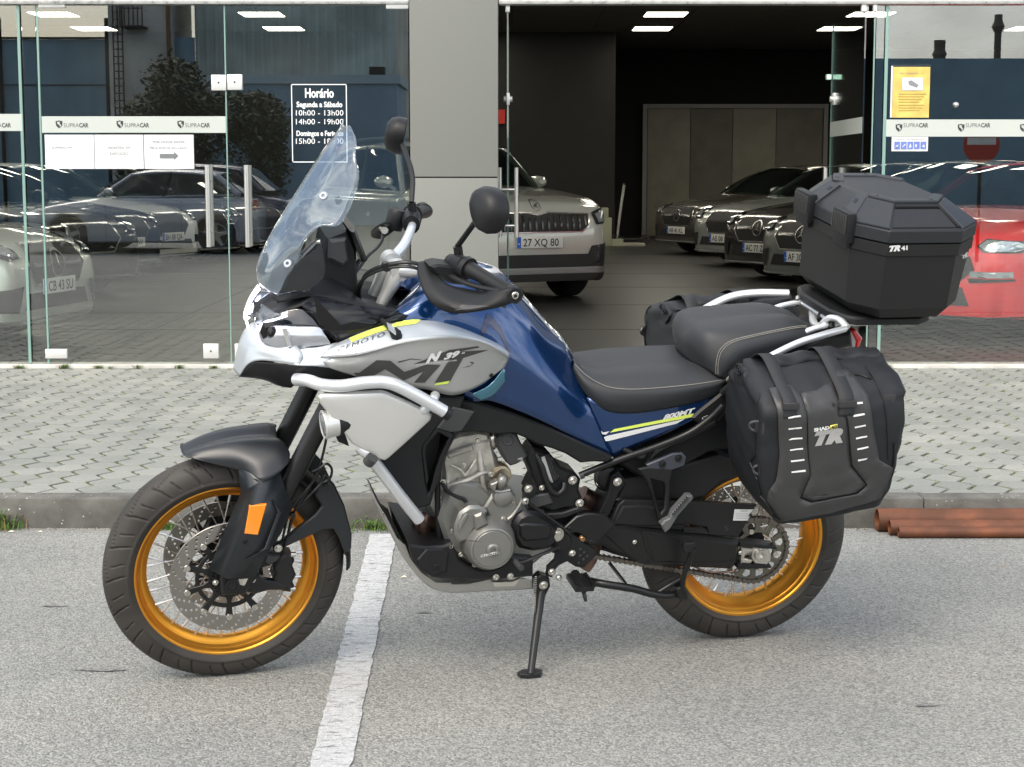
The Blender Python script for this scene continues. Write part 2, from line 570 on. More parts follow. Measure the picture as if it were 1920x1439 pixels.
ad = t.nodes.new('ShaderNodeMath'); ad.operation = 'ADD'; fr_ = t.nodes.new('ShaderNodeMath'); fr_.operation = 'FRACT'
lk(t, oi.outputs['Random'], ad.inputs[0]); lk(t, at.outputs['Fac'], ad.inputs[1]); lk(t, ad.outputs[0], fr_.inputs[0])
r1 = t.nodes.new('ShaderNodeValToRGB'); e = r1.color_ramp.elements
e[0].color = (0.235, 0.245, 0.228, 1); e[1].color = (0.295, 0.303, 0.282, 1); lk(t, fr_.outputs[0], r1.inputs['Fac'])
geo = t.nodes.new('ShaderNodeNewGeometry')
n1 = t.nodes.new('ShaderNodeTexNoise'); n1.inputs['Scale'].default_value = 1.1; n1.inputs['Detail'].default_value = 8; n1.inputs['Roughness'].default_value = .65
n2 = t.nodes.new('ShaderNodeTexNoise'); n2.inputs['Scale'].default_value = 260; n2.inputs['Detail'].default_value = 2
for q in (n1, n2): lk(t, geo.outputs['Position'], q.inputs['Vector'])
r3 = t.nodes.new('ShaderNodeValToRGB'); e = r3.color_ramp.elements
e[0].position = .3; e[0].color = (.72, .74, .74, 1); e[1].position = .68; e[1].color = (1.08, 1.06, 1.03, 1); lk(t, n1.outputs['Fac'], r3.inputs['Fac'])
r4 = t.nodes.new('ShaderNodeValToRGB'); e = r4.color_ramp.elements
e[0].position = .3; e[0].color = (.8, .8, .8, 1); e[1].position = .7; e[1].color = (1.12, 1.12, 1.12, 1); lk(t, n2.outputs['Fac'], r4.inputs['Fac'])
m1 = t.nodes.new('ShaderNodeMix'); m1.data_type = 'RGBA'; m1.blend_type = 'MULTIPLY'; m1.inputs[0].default_value = 1
m2 = t.nodes.new('ShaderNodeMix'); m2.data_type = 'RGBA'; m2.blend_type = 'MULTIPLY'; m2.inputs[0].default_value = 1
lk(t, r1.outputs['Color'], m1.inputs[6]); lk(t, r3.outputs['Color'], m1.inputs[7]); lk(t, m1.outputs[2], m2.inputs[6]); lk(t, r4.outputs['Color'], m2.inputs[7])
lk(t, m2.outputs[2], b.inputs['Base Color'])
bp = t.nodes.new('ShaderNodeBump'); bp.inputs['Strength'].default_value = .35; bp.inputs['Distance'].default_value = .002
lk(t, n2.outputs['Fac'], bp.inputs['Height']); lk(t, bp.outputs['Normal'], b.inputs['Normal'])

PX, PY = 0.130, 0.163
def hexpts(cx=0, cy=0, clip=None, g=0.0046):
    tx, fx, hy = .0925 - g * 2.4, .0375 - g * .9, .0815 - g
    pts = [(cx - tx, cy), (cx - fx, cy - hy), (cx + fx, cy - hy), (cx + tx, cy), (cx + fx, cy + hy), (cx - fx, cy + hy)]
    return pts
def hex_mb(mb, pts, z, h=.05, c=.003):
    cx = sum(p[0] for p in pts) / 6; cy = sum(p[1] for p in pts) / 6
    top = [(cx + (x - cx) * (1 - c / .085), cy + (y - cy) * (1 - c / .08)) for x, y in pts]
    vs = [(x, y, z - h) for x, y in pts] + [(x, y, z - c * .7) for x, y in pts] + [(x, y, z) for x, y in top]
    fs = [tuple(range(12, 18))]
    for i in range(6):
        j = (i + 1) % 6
        fs.append((i, j, 6 + j, 6 + i)); fs.append((6 + i, 6 + j, 12 + j, 12 + i))
    mb.add(vs, fs)
mb = MB(); hex_mb(mb, hexpts(), 0)
DEPTH = YG - .02 - YK - KW
places = []
for ci in range(-65, 66):
    for ri in range(0, 40):
        cx = ci * PX + (.0 if ri >= 0 else 0); cy = PY * ri + (PY / 2 if ci % 2 else 0)
        # rows run slightly askew as laid
        if cy > DEPTH - .03: continue
        places.append((cx + .012 * sin(cy * 1.7), cy))
def vis(p):
    d = p[1] + YK + KW
    return abs(p[0]) < d * 960 / FPX + .05 and p[1] > .07
near = sorted([p for p in places if vis(p)], key=lambda p: p[1])[:300]
nset = set(near)
pme = None
for p in near:
    if pme is None:
        o = mb.build('paver', pvm, pv, ang=20); pme = o.data
    else: o = linked('paver', pme, pv)
    o.location = (p[0], p[1], random.gauss(0, .0011))
    o.rotation_euler = (random.gauss(0, .006), random.gauss(0, .006), random.gauss(0, .008))
mb = MB(); tones = []
for p in places:
    if p in nset: continue
    z = random.gauss(0, .0011)
    pts = hexpts(p[0] + random.gauss(0, .0008), p[1] + random.gauss(0, .0008))
    if p[1] < .07: pts = [(x, max(y, .003)) for x, y in pts]
    hex_mb(mb, pts, z); tones += [random.random()] * 18
o = mb.build('far_pavers', pvm, pv, ang=20); o['kind'] = 'stuff'
a = o.data.attributes.new('tone', 'FLOAT', 'POINT'); a.data.foreach_set('value', tones)

# --- sill strip at the foot of the glass
sill_m = pm('sill_stone', (0.50, 0.49, 0.45), .7, var=.12, vscale=6, bump=.2, bscale=60)
def add_box(name, lo, hi, mat, parent=None, bev=0.0, M=None):
    mb = MB(); mb.box(lo, hi, bev=bev); return mb.build(name, mat, parent, M=M)

# ================================================================== SHOWROOM BUILDING
show = empty('car_showroom', (0, YG, PZ), label='single storey car showroom with full height glass front, grey column and dark interior', cat='building')
def loc_show(v): return Vector(v) - Vector((0, YG, PZ))
SH = MB
grey_panel = pm('grey_cladding', (0.175, 0.182, 0.165), .5)
alu = pm('anodised_aluminium', (0.62, 0.62, 0.60), .35, 1.0, rvar=.1, vscale=30)
steel = pm('brushed_steel', (0.66, 0.65, 0.63), .28, 1.0)
patch_m = pm('satin_patch_plate', (0.78, 0.78, 0.76), .35, .6)
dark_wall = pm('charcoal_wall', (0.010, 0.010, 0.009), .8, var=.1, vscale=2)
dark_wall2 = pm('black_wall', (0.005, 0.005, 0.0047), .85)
shop_glass = glass('shop_glass', (0.95, 0.975, 0.965), 2.08)
edge_glass = pm('green_glass_edge', (0.20, 0.33, 0.29), .2, spec=.8)
def S(px, py, dy=0.0):            # photo pixel -> showroom-local point on the shop front plane
    return loc_show(atY(px, py, YG + dy))
def sbox(name, px0, py0, px1, py1, y0, y1, mat, parent=show, bev=0.0):
    a = S(px0, py1); b = S(px1, py0)
    return add_box(name, (a.x, y0, a.z), (b.x, y1, b.z), mat, parent, bev)
zt = S(960, 9).z               # underside of header
zj = S(960, 333).z
# column with two cladding panels
xl, xr = S(771, 400).x, S(934, 400).x
xh = S(1650, 300).x
add_box('cladding_panel', (xl, -.05, 0.0), (xr, .35, zj - .004), grey_panel, show, .004)
add_box('cladding_panel', (xl, -.05, zj + .004), (xr, .35, 3.6), grey_panel, show, .004)
add_box('column_core', (xl + .01, -.03, .02), (xr - .01, .33, 3.58), dark_wall, show)
# sill
add_box('sill', (-9, -.06, -.02), (xl - .002, .14, .022), sill_m, show, .006)
add_box('sill', (xh - .02, -.06, -.02), (9, .14, .022), sill_m, show, .006)
add_box('threshold', (xr + .003, -.04, -.02), (xh - .024, .14, .010), pm('threshold_stone', (.16, .16, .15), .7), show, .003)
# header rail and transom glass, parapet
add_box('header_rail', (-9, -.03, zt), (xl - .004, .08, zt + .05), alu, show, .004)
add_box('header_rail', (xr + .004, -.03, zt), (9, .08, zt + .05), alu, show, .004)
add_box('transom_pane', (-9, .01, zt + .052), (xl - .004, .02, 3.4), shop_glass, show)
add_box('transom_pane', (xr + .004, .01, zt + .052), (9, .02, 3.4), shop_glass, show)
for k in range(12):
    a = -9 + k * 1.5
    mb = MB(); mb.box((a + .004, -.06, 3.605), (a + 1.496, .3, 5.1), bev=.006); mb.build('fascia_panel', grey_panel, show)
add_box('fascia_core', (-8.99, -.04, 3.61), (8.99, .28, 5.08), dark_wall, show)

# interior shell (setting)
F0 = PZ - .002
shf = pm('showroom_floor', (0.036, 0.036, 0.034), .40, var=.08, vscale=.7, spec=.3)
ZC = 4.08
XI = 15
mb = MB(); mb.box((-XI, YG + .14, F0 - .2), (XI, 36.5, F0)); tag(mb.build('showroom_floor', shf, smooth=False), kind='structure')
jm = pm('floor_joint', (.03, .03, .03), .9)
mb = MB()
for yy in (13.9, 16.6, 19.3, 22, 24.7, 27.4): mb.box((-XI, yy, F0 + .001), (XI, yy + .008, F0 + .003))
for xx in range(-12, 13, 3): mb.box((xx, YG + .2, F0 + .001), (xx + .008, 36, F0 + .0025))
tag(mb.build('floor_joint', jm, smooth=False), kind='structure')
cm = pm('ceiling_board', (0.11, 0.105, 0.085), .9, var=.06, vscale=2)
ceil = empty('ceiling', (0, 24, ZC)); tag(ceil, kind='structure')
mb = MB()
nx = 0
tme = None
for ix in range(-10, 10):
    for iy in range(0, 9):
        m_ = MB(); x0, y0 = ix * 1.5, YG + .4 + iy * 2.75 - 24
        if tme is None:
            m_.box((.006, .006, 0), (1.494, 2.744, .02)); o = m_.build('ceiling_board', cm, ceil, smooth=False); tme = o.data
        else: o = linked('ceiling_board', tme, ceil)
        o.location = (x0, y0, 0)
add_box('roof_slab', (-XI, YG + .36 - 24, .03), (XI, 36.6 - 24, .3), dark_wall, ceil)
# beam / dropped ceiling at the back
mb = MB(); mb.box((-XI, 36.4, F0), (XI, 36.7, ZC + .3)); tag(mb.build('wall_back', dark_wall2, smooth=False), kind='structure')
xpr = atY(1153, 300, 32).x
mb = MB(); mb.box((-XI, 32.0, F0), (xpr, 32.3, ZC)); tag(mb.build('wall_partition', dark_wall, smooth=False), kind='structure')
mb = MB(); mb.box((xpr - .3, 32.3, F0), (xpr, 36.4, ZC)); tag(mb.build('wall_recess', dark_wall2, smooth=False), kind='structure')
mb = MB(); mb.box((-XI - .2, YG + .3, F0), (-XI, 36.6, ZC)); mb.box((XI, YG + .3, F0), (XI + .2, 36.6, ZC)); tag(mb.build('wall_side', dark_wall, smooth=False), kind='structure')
# garage style door in the recess
yd = 36.3
gd = empty('panel_door', atY(1375, 448, yd) * 1, label='wide closed door of four grey wood panels in a pale frame at the back of the showroom', cat='door')
gd.location.z = F0
gl_ = gd.location
wood_l = pm('grey_oak_panel', (0.26, 0.245, 0.19), .55, var=.08, vscale=3, detail=3)
wood_d = pm('dark_oak_panel', (0.15, 0.14, 0.11), .55, var=.08, vscale=3, detail=3)
frm = pm('door_frame_grey', (0.26, 0.26, 0.25), .5)
def gx(px): return atY(px, 300, yd).x - gl_.x
ztop = atY(1375, 196, yd).z - gl_.z
for a, b_, m_ in ((1213, 1293, wood_l), (1293, 1372, wood_d), (1372, 1453, wood_l), (1453, 1540, wood_d)):
    add_box('panel', (gx(a) + .006, -.10, .01), (gx(b_) - .006, -.05, ztop - .1), m_, gd, .004)
add_box('frame', (gx(1204), -.14, 0), (gx(1212), -.03, ztop), frm, gd)
add_box('frame', (gx(1541), -.14, 0), (gx(1549), -.03, ztop), frm, gd)
add_box('lintel', (gx(1212) + .003, -.14, ztop - .09), (gx(1541) - .003, -.03, ztop), frm, gd)
# red sign and exit light
o = add_box('fire_sign', (-.13, -.02, -.13), (.13, 0, .13), pm('sign_red', (.55, .03, .02), .5)); o.location = atY(934, 219, 31.98)
tag(o, 'small red square sign on the dark partition wall beside the grey column', 'sign')
ex = empty('exit_light', atY(1563, 145, 24), label='small lit exit light high up behind the open glass door', cat='sign')
add_box('housing', (-.11, -.03, -.04), (.11, .03, .04), pm('exit_housing', (.6, .62, .58), .5), ex, .01)
add_box('lit_face', (-.10, -.034, -.03), (.10, -.031, .03), pm('exit_face', (.4, .7, .5), .5, emis=(.55, .95, .75), estr=.9), ex)
# ceiling light panels
lampm = pm('lamp_diffuser', (.8, .8, .78), .5, emis=(1.0, .93, .78), estr=8.0)
lampf = pm('lamp_frame', (.35, .34, .3), .6)
first = None
rows_ = [('rear', 31.0), ('second', 28.3), ('third', 25.6), ('fourth', 22.9), ('fifth', 20.2), ('front', 14.8)]
for rn, yy in rows_:
    for xx, cn in ((-11.1, 'far left'), (-7.6, 'left'), (-4.15, 'inner left'), (-.75, 'middle'), (2.55, 'centre right'), (5.95, 'right'), (9.4, 'far right')):
        r_ = empty('ceiling_light', (xx, yy, ZC - .012), label='flat square ceiling light panel, %s row from the back, %s column' % (rn, cn), cat='ceiling light', group='light panels in the showroom ceiling')
        if first is None:
            a = MB().box((-.36, -.40, -.012), (.36, .40, .01)); d1 = a.build('frame', lampf, r_).data
            a = MB().box((-.335, -.375, -.016), (.335, .375, -.0125)); d2 = a.build('diffuser', lampm, r_).data; first = 1
        else:
            linked('frame', d1, r_); linked('diffuser', d2, r_)

# --- glass fronts and doors
handle_me = {}
def handle(parent, x, y, z0, z1, side=-1):
    mb = MB(); r = .0165
    mb.cyl((x, y + side * .06, z0), (x, y + side * .06, z1), r, n=16)
    for zz in (z0 + .10, z1 - .10):
        mb.cyl((x, y, zz), (x, y + side * .06, zz), .009, n=10)
    mb.cyl((x, y - side * .06, z0), (x, y - side * .06, z1), r, n=16)
    for zz in (z0 + .10, z1 - .10):
        mb.cyl((x, y, zz), (x, y - side * .06, zz), .009, n=10)
    return mb.build('handle', steel, parent)
zb = .026
def pane(parent, x0, x1, z0=zb, z1=None, y=0.0, name='pane'):
    z1 = zt - .006 if z1 is None else z1
    mb = MB(); mb.box((x0, y, z0), (x1, y + .010, z1)); o = mb.build(name, shop_glass, parent, smooth=False)
    return o
def pane_edge(parent, x, y=0.0, z0=zb, z1=None, wd=.004):
    z1 = zt - .006 if z1 is None else z1
    mb = MB(); mb.box((x - wd, y - .001, z0), (x + wd, y + .0115, z1)); return mb.build('pane_edge', edge_glass, parent, smooth=False)
# fixed pane at far left, its return, left door leaf, second leaf
pane(show, -9, S(41, 300).x); pane_edge(show, S(43, 300).x, wd=.009)
mb = MB(); mb.box((S(49, 300).x, 0, zb), (S(75, 300).x, .01, zt - .006)); mb.build('side_light', shop_glass, show, smooth=False)
ld = empty('glass_door', loc_show(Vector((0, YG, PZ))) + Vector((0, YG, PZ)), label='closed glass door leaf with logo band and three white notices, left of the showroom front', cat='glass door')
pane(ld, S(78, 300).x, S(424, 300).x); pane_edge(ld, S(78, 300).x, wd=.006)
handle(ld, S(391, 300).x, .005, S(391, 463).z, S(391, 310).z)
rd = empty('glass_door', (0, YG, PZ), label='closed glass leaf carrying the white opening hours lettering, beside the grey column', cat='glass door')
pane(rd, S(427, 300).x, S(767, 300).x); pane_edge(rd, S(426, 300).x, wd=.004)
handle(rd, S(464, 300).x, .005, S(464, 463).z, S(464, 310).z)
scr = pm('screw_dark', (.05, .05, .05), .5)
def patch(parent, px0, py0, px1, py1, screw=True, name='hinge_plate'):
    o = sbox(name, px0, py0, px1, py1, -.014, .026, patch_m, parent, .003)
    if screw:
        c = S((px0 + px1) / 2, (py0 + py1) / 2); mb = MB(); mb.cyl((c.x, -.0155, c.z), (c.x, -.0140, c.z), .007, n=10); mb.build('screw', scr, o)
    return o
patch(ld, 397, 141, 424, 170, True, 'lock_plate'); patch(rd, 427, 140, 454, 169, True, 'lock_plate')
patch(ld, 382, 645, 410, 672); patch(ld, 86, 655, 126, 672, False); patch(ld, 73, 3, 122, 15, False)
patch(rd, 724, 4, 766, 17, False); patch(rd, 441, 645, 470, 672)

# open leaves (turned 90 degrees into the showroom)
def open_leaf(xh_, ln, label):
    e = empty('open_glass_door', (xh_, YG, PZ), label=label, cat='glass door')
    mb = MB(); mb.box((-.005, .04, zb), (.005, .04 + ln, zt - .03)); mb.build('pane', shop_glass, e, smooth=False)
    mb = MB(); mb.box((-.0058, .04 + ln, zb), (.0058, .043 + ln, zt - .03)); mb.build('pane_edge', edge_glass, e, smooth=False)
    mb = MB()
    for s_ in (-1, 1):
        mb.cyl((s_ * .06, ln - .10, S(967, 456).z), (s_ * .06, ln - .10, S(967, 313).z), .0165, n=16)
        for zz in (S(967, 432).z, S(967, 358).z): mb.cyl((0, ln - .10, zz), (s_ * .06, ln - .10, zz), .009, n=10)
    mb.build('handle', steel, e)
    mb = MB(); mb.cyl((-.03, ln - .06, S(952, 172).z), (.03, ln - .06, S(952, 172).z), .022, n=14); mb.box((-.012, ln - .10, S(952, 184).z), (.012, ln - .02, S(952, 160).z), bev=.003); mb.build('lock', patch_m, e)
    mb = MB(); mb.box((-.014, .02, zt - .045), (.014, .10, zt - .002), bev=.003); mb.box((-.014, .02, zb - .012), (.014, .10, zb + .05), bev=.003); mb.build('hinge_plate', patch_m, e)
    return e
e1 = open_leaf(S(952, 300).x, 1.12, 'open glass door leaf seen edge on, next to the grey column')
e2 = open_leaf(S(1619, 300).x, 1.12, 'open glass door leaf swung inward at the right of the entrance')
bandm = glass('frosted_band', (0.85, 0.88, 0.86), 1.5, .25, .72, (.62, .66, .62))
logo_m = pm('logo_dark', (0.03, 0.035, 0.035), .6)
z0b, z1b = S(200, 249.5).z, S(200, 219).z
mb = MB(); mb.box((-.0075, .045, z0b), (-.0062, 1.155, z1b)); mb.build('logo_band', bandm, e2, smooth=False)
# fixed panes on the right
pane(show, S(1637, 300).x, S(1652, 300).x); pane_edge(show, S(1634, 300).x, wd=.004)
pane_edge(show, S(1657, 300).x, wd=.010); pane(show, S(1660, 300).x, 9)
def bolt_(px, py):
    c = S(px, py); mb = MB(); mb.lathe([(0, 0), (.016, .0), (.018, -.01), (.012, -.018), (0, -.02)], Matrix.Translation((c.x, -.001, c.z)) @ Matrix.Rotation(-pi / 2, 4, 'X'), 14); return mb
sbox('clip', 1615, 9, 1624, 22, -.012, .022, patch_m); sbox('clip', 1637, 0, 1644, 22, -.012, .022, patch_m)
mb = bolt_(1792, 197); mb.build('glass_bolt', steel, show)

# logo band with lettering
def shield(mb, c, h):
    """small shield with an S-shaped slash, h high, lying at y=c.y"""
    def P(x, z): return Vector((c.x + x * h, c.y, c.z + z * h))
    out_ = [(-.42, .42), (-.2, .42), (0, .5), (.2, .42), (.42, .42), (.42, .0), (.32, -.25), (0, -.52), (-.32, -.25), (-.42, 0)]
    sl_ = [(-.25, .30), (.12, .34), (.05, .12), (.26, -.10), (.08, -.40), (.06, -.12), (-.22, .06)]
    mb.prism([(x, z) for x, z in out_], lambda x, y, h_: P(x, y) + Vector((0, -h_, 0)), 0, .0004, holes=[sl_], back=False)
def band(parent, px0, px1, py0, py1, logos, dy=-.0015):
    a, b_ = S(px0, py1), S(px1, py0)
    mb = MB(); mb.box((a.x, dy, a.z), (b_.x, dy + .001, b_.z)); o = mb.build('logo_band', bandm, parent, smooth=False)
    for lx in logos:
        m_ = MB(); c = S(lx, (py0 + py1) / 2 - .5); c.y = dy - .0004
        shield(m_, c, .052); m_.build('shield_logo', logo_m, o, smooth=False)
        m_ = MB(); x0 = S(lx + 8.5, 234).x; zz = S(lx, 238.5).z
        f3 = lambda x, z: Vector((x, dy - .0006, z))
        text_on(m_, 'SUPRA', f3, x0, zz - .002, S(lx + 37, 234).x - x0, .027, bold=-.005)
        x1 = S(lx + 37.5, 234).x
        text_on(m_, 'CAR', f3, x1, zz - .002, S(lx + 55, 234).x - x1, .027, bold=.035)
        m_.build('lettering', logo_m, o, smooth=False)
    return o
band(ld, 79, 423, 218.5, 249.5, (111, 225, 339))
band(show, -30, 41, 214, 246, (-34,))
band(show, 1661, 2060, 224.5, 256.5, (1685.5, 1802, 1918.5))

# opening hours lettering on the glass
hrs = MB(); wh = pm('white_vinyl', (.78, .80, .80), .6)
h3 = lambda x, z: Vector((x, -.0012, z))
def tx(s, px0, px1, pyb, hpx, bold):
    a, b_ = S(px0, pyb), S(px1, pyb); text_on(hrs, s, h3, a.x, a.z, b_.x - a.x, hpx / 284.0, bold)
tx('Horário', 572, 626, 183, 16.5, .03); tx('Segunda a Sábado', 556, 642, 201, 9.6, .03)
tx('10h00 - 13h00', 555, 644, 217, 10, .0); tx('14h00 - 19h00', 555, 644, 233.5, 10, .0)
tx('Domingos e Feriados', 556, 644, 255, 9.2, .03); tx('15h00 - 18h00', 555, 644, 270, 10, 0)
a, b_ = S(548, 305), S(650, 158)
for q in (((a.x, a.z), (b_.x, a.z + .006)), ((a.x, b_.z - .006), (b_.x, b_.z)), ((a.x, a.z), (a.x + .006, b_.z)), ((b_.x - .006, a.z), (b_.x, b_.z))):
    (u0, v0), (u1, v1_) = q; hrs.add([h3(u0, v0), h3(u1, v0), h3(u1, v1_), h3(u0, v1_)], [(0, 1, 2, 3)])
hrs.build('opening_hours_lettering', wh, rd, smooth=False)

# notices taped on the glass
paper = pm('white_paper', (.66, .67, .68), .55, bump=.15, bscale=14, bdist=.003)
ink = pm('grey_ink', (.22, .23, .24), .7); ink2 = pm('dark_ink', (.16, .17, .18), .7)
sleeve = glass('plastic_sleeve', (.93, .95, .95), 1.5, .08)
def notice(px0, py0, px1, py1, label, texts, cat='notice', pap=paper, mesh=None, tape=True):
    e = empty('paper_notice', S((px0 + px1) / 2, (py0 + py1) / 2) + Vector((0, YG - .006, PZ)), label=label, cat=cat)
    c = S((px0 + px1) / 2, (py0 + py1) / 2)
    a_, b2 = S(px0, py1) - c, S(px1, py0) - c
    rows = []
    for i in range(9):
        r_ = []
        for j in range(9):
            u, v = i / 8, j / 8
            r_.append(Vector((a_.x + (b2.x - a_.x) * u, .0015 * sin(u * 7 + px0) * cos(v * 5), a_.z + (b2.z - a_.z) * v)))
        rows.append(r_)
    mb = MB(); mb.grid(rows); mb.build('sheet', pap, e)
    if tape:
        mb = MB(); mb.box((a_.x - .004, .001, b2.z - .012), (b2.x + .004, .0025, b2.z + .016)); mb.build('sleeve_edge', sleeve, e, smooth=False)
    mb = MB()
    for s_, x0, x1, yb, hh, bo in texts:
        p0, p1 = S(x0, yb) - c, S(x1, yb) - c
        text_on(mb, s_, lambda x, z: Vector((x, -.0028, z)), p0.x, p0.z, p1.x - p0.x, hh / 284, bo)
    if mb.v: mb.build('lettering', ink, e, smooth=False)
    return e, c
n_a, ca = notice(86, 253, 176, 317, 'leftmost of three white paper notices taped under the logo band', [('SUPRACAR  - - - - - -', 97, 168, 279, 4, .0), ('- - - - - - - - -', 102, 165, 287, 4, .0)])
n_b, cb = notice(179, 253, 268.5, 317, 'middle white paper notice reading MONTRA EM EXECUCAO', [('MONTRA EM', 203, 245, 280, 5, .0), ('EXECUÇÃO', 207, 241, 291, 5, .0)])
n_c, cc = notice(271.5, 253, 363, 317, 'right hand white paper notice with a grey arrow pointing right', [('POR FAVOR ENTRE', 287, 347, 269, 4.5, .0), ('PELA PORTA AO LADO', 282, 352, 280, 4.5, .0)])
mb = MB(); pts = [(300, 289), (327, 289), (327, 285), (335, 292.5), (327, 300), (327, 297), (300, 297)]
mb.prism([((S(x, y) - cc).x, (S(x, y) - cc).z) for x, y in pts], lambda x, y, h: Vector((x, -.0028 - h, y)), 0, .0003, back=False); mb.build('arrow', ink2, n_c, smooth=False)
yel = pm('yellow_paper', (.62, .47, .12), .5, var=.12, vscale=12, bump=.4, bscale=20, bdist=.006)
n_d, cd = notice(1672, 126, 1744, 221, 'yellow printed notice in a plastic sleeve on the right pane', [('GEL  E MASCARA - - - -', 1686, 1732, 139, 2.6, 0)], pap=yel)
mb = MB(); pts = [(1691, 146), (1730, 146), (1730, 170), (1691, 170)]
mb.prism([((S(x, y) - cd).x, (S(x, y) - cd).z) for x, y in pts], lambda x, y, h: Vector((x, -.0028 - h, y)), 0, .0003, back=False); mb.build('picture_box', paper, n_d, smooth=False)
mb = MB(); pts = [(1702, 153), (1708, 151), (1722, 160), (1718, 165), (1704, 160)]
mb.prism([((S(x, y) - cd).x, (S(x, y) - cd).z) for x, y in pts], lambda x, y, h: Vector((x, -.0034 - h, y)), 0, .0003, back=False); mb.build('picture', ink, n_d, smooth=False)
mb = MB(); 
for yy in (176, 181, 186, 191, 197, 202, 207): 
    p0, p1 = S(1684, yy) - cd, S(1736 - (yy % 4) * 4, yy + 1.2) - cd
    mb.box((p0.x, -.0034, p1.z), (p1.x, -.003, p0.z))
mb.build('small_print', pm('ochre_ink', (.40, .28, .06), .6), n_d, smooth=False)
mb = MB(); p0, p1 = S(1668, 221) - cd, S(1674, 124) - cd; mb.box((p0.x, -.004, p0.z), (p1.x, -.003, p1.z)); mb.build('punched_edge', paper, n_d, smooth=False)
n_e, ce = notice(1671, 257, 1740, 284, 'small white notice with a row of blue pictograms below the band', [], tape=False)
blue = pm('pictogram_blue', (.14, .2, .52), .6)
mb = MB()
for k in range(5):
    x0 = 1676 + k * 12.3; p0, p1 = S(x0, 280) - ce, S(x0 + 11, 266) - ce; mb.box((p0.x, -.0034, p0.z), (p1.x, -.003, p1.z))
mb.build('pictogram_squares', blue, n_e, smooth=False)
mb = MB()
for k, shp in enumerate(([(2, 2), (4, 8), (6, 3), (8, 9), (5, 6)], [(2, 3), (9, 8), (8, 10), (5, 7)], [(3, 2), (5, 11), (8, 4)], [(2, 8), (4, 2), (6, 9)], [(3, 5), (7, 9), (8, 3)])):
    x0 = 1676 + k * 12.3
    mb.prism([((S(x0 + a1, 280 - b1) - ce).x, (S(x0 + a1, 280 - b1) - ce).z) for a1, b1 in shp], lambda x, y, h: Vector((x, -.0037 - h, y)), 0, .0003, back=False)
mb.build('pictograms', paper, n_e, smooth=False)
mb = MB(); text_on(mb, 'MEDIDAS  DE  PROTECCAO', lambda x, z: Vector((x, -.003, z)), (S(1680, 262) - ce).x, (S(1680, 263) - ce).z, .18, .009); mb.build('lettering', ink, n_e, smooth=False)

# ================================================================== ACROSS THE STREET (seen mirrored in the glass)
cor_b = pm('blue_grey_sheeting', (0.17, 0.28, 0.36), .6, var=.1, vscale=1)
cor_g = pm('weathered_sheeting', (0.36, 0.43, 0.42), .7, var=.25, vscale=.5, detail=8)
conc = pm('silo_concrete', (0.44, 0.46, 0.44), .9, var=.2, vscale=.6, detail=8)
def vir(px, py, Yo):               # photo pixel seen mirrored in the shop glass -> place at depth Yo behind
    p = atY(px, py, 2 * YG - Yo); return Vector((p.x, Yo, p.z))
def corrugated(name, x0, x1, z0, z1, Y, mat, pitch, depth=.04, parent=None, x_dir=True):
    n = max(2, int((x1 - x0) / (pitch / 4)))
    prof = [0, depth, depth, 0]
    P = []
    for i in range(n + 1):
        P.append((x0 + (x1 - x0) * i / n, Y + prof[i % 4]))
    mb = MB(); mb.grid([[Vector((x, y, z0)) for x, y in P], [Vector((x, y, z1)) for x, y in P]])
    return mb.build(name, mat, parent, smooth=False, recalc=False)
YW = -30.0
wh1 = empty('warehouse', (-8, YW, 0), label='blue grey sheet metal warehouse across the street mirrored in the left glass', cat='building')
def W(px, py): v = vir(px, py, YW); return v
iw = lambda o: setattr(o, 'matrix_parent_inverse', Matrix.Translation(-Vector(o.parent.location)))
a, b_ = W(-700, 66), W(207, 74)
o = corrugated('wall_sheeting', a.x, b_.x, 0, b_.z, YW, cor_b, .9, .05, wh1); iw(o)
o = add_box('roof_edge', (a.x, YW + .06, b_.z), (b_.x, YW + .14, b_.z + .06), dark_wall, wh1); iw(o)
o = add_box('wall_core', (a.x, YW - 12, 0), (b_.x, YW - .02, b_.z - .03), conc, wh1); iw(o)
for px in (201, 1):
    v = W(px, 60); mb = MB(); mb.cyl((v.x, YW + .12, 0), (v.x, YW + .12, v.z + .4), .06, n=10); o = mb.build('downpipe', dark_wall, wh1); iw(o)
zz = W(100, 160).z; o = add_box('sheet_seam', (a.x, YW + .055, zz - .015), (b_.x, YW + .075, zz + .015), dark_wall, wh1); iw(o)
# tower with ladder
tw = empty('concrete_tower', (W(268, 100).x, YW + 1, 0), label='pale concrete tower with caged ladder across the street', cat='building')
v0, v1_ = W(208, 0), W(324, 0)
o = add_box('shaft', (v0.x, YW - 3, 0), (v1_.x, YW + .5, 10.2), conc, tw, .03); iw(o)
l0, l1 = W(226, 200).x, W(243, 200).x
mb = MB()
for x in (l0, l1, (l0 + l1) / 2): mb.cyl((x, YW + .72, 1.6), (x, YW + .72, 6.9), .025, n=6)
for k in range(24): mb.cyl((l0, YW + .70, 1.7 + k * .22), (l1, YW + .70, 1.7 + k * .22), .016, n=5)
o = mb.build('ladder', dark_wall, tw, smooth=False); iw(o)
p0, p1 = W(243, 55), W(284, 55)
mb = MB(); mb.box((p0.x, YW + .5, p0.z - .05), (p1.x, YW + 1.3, p0.z))
for k in range(6):
    x = p0.x + (p1.x - p0.x) * k / 5; mb.cyl((x, YW + 1.28, p0.z), (x, YW + 1.28, p0.z + 1.0), .02, n=5)
for h_ in (.5, 1.0): mb.cyl((p0.x, YW + 1.28, p0.z + h_), (p1.x, YW + 1.28, p0.z + h_), .02, n=5)
o = mb.build('platform', dark_wall, tw, smooth=False); iw(o)
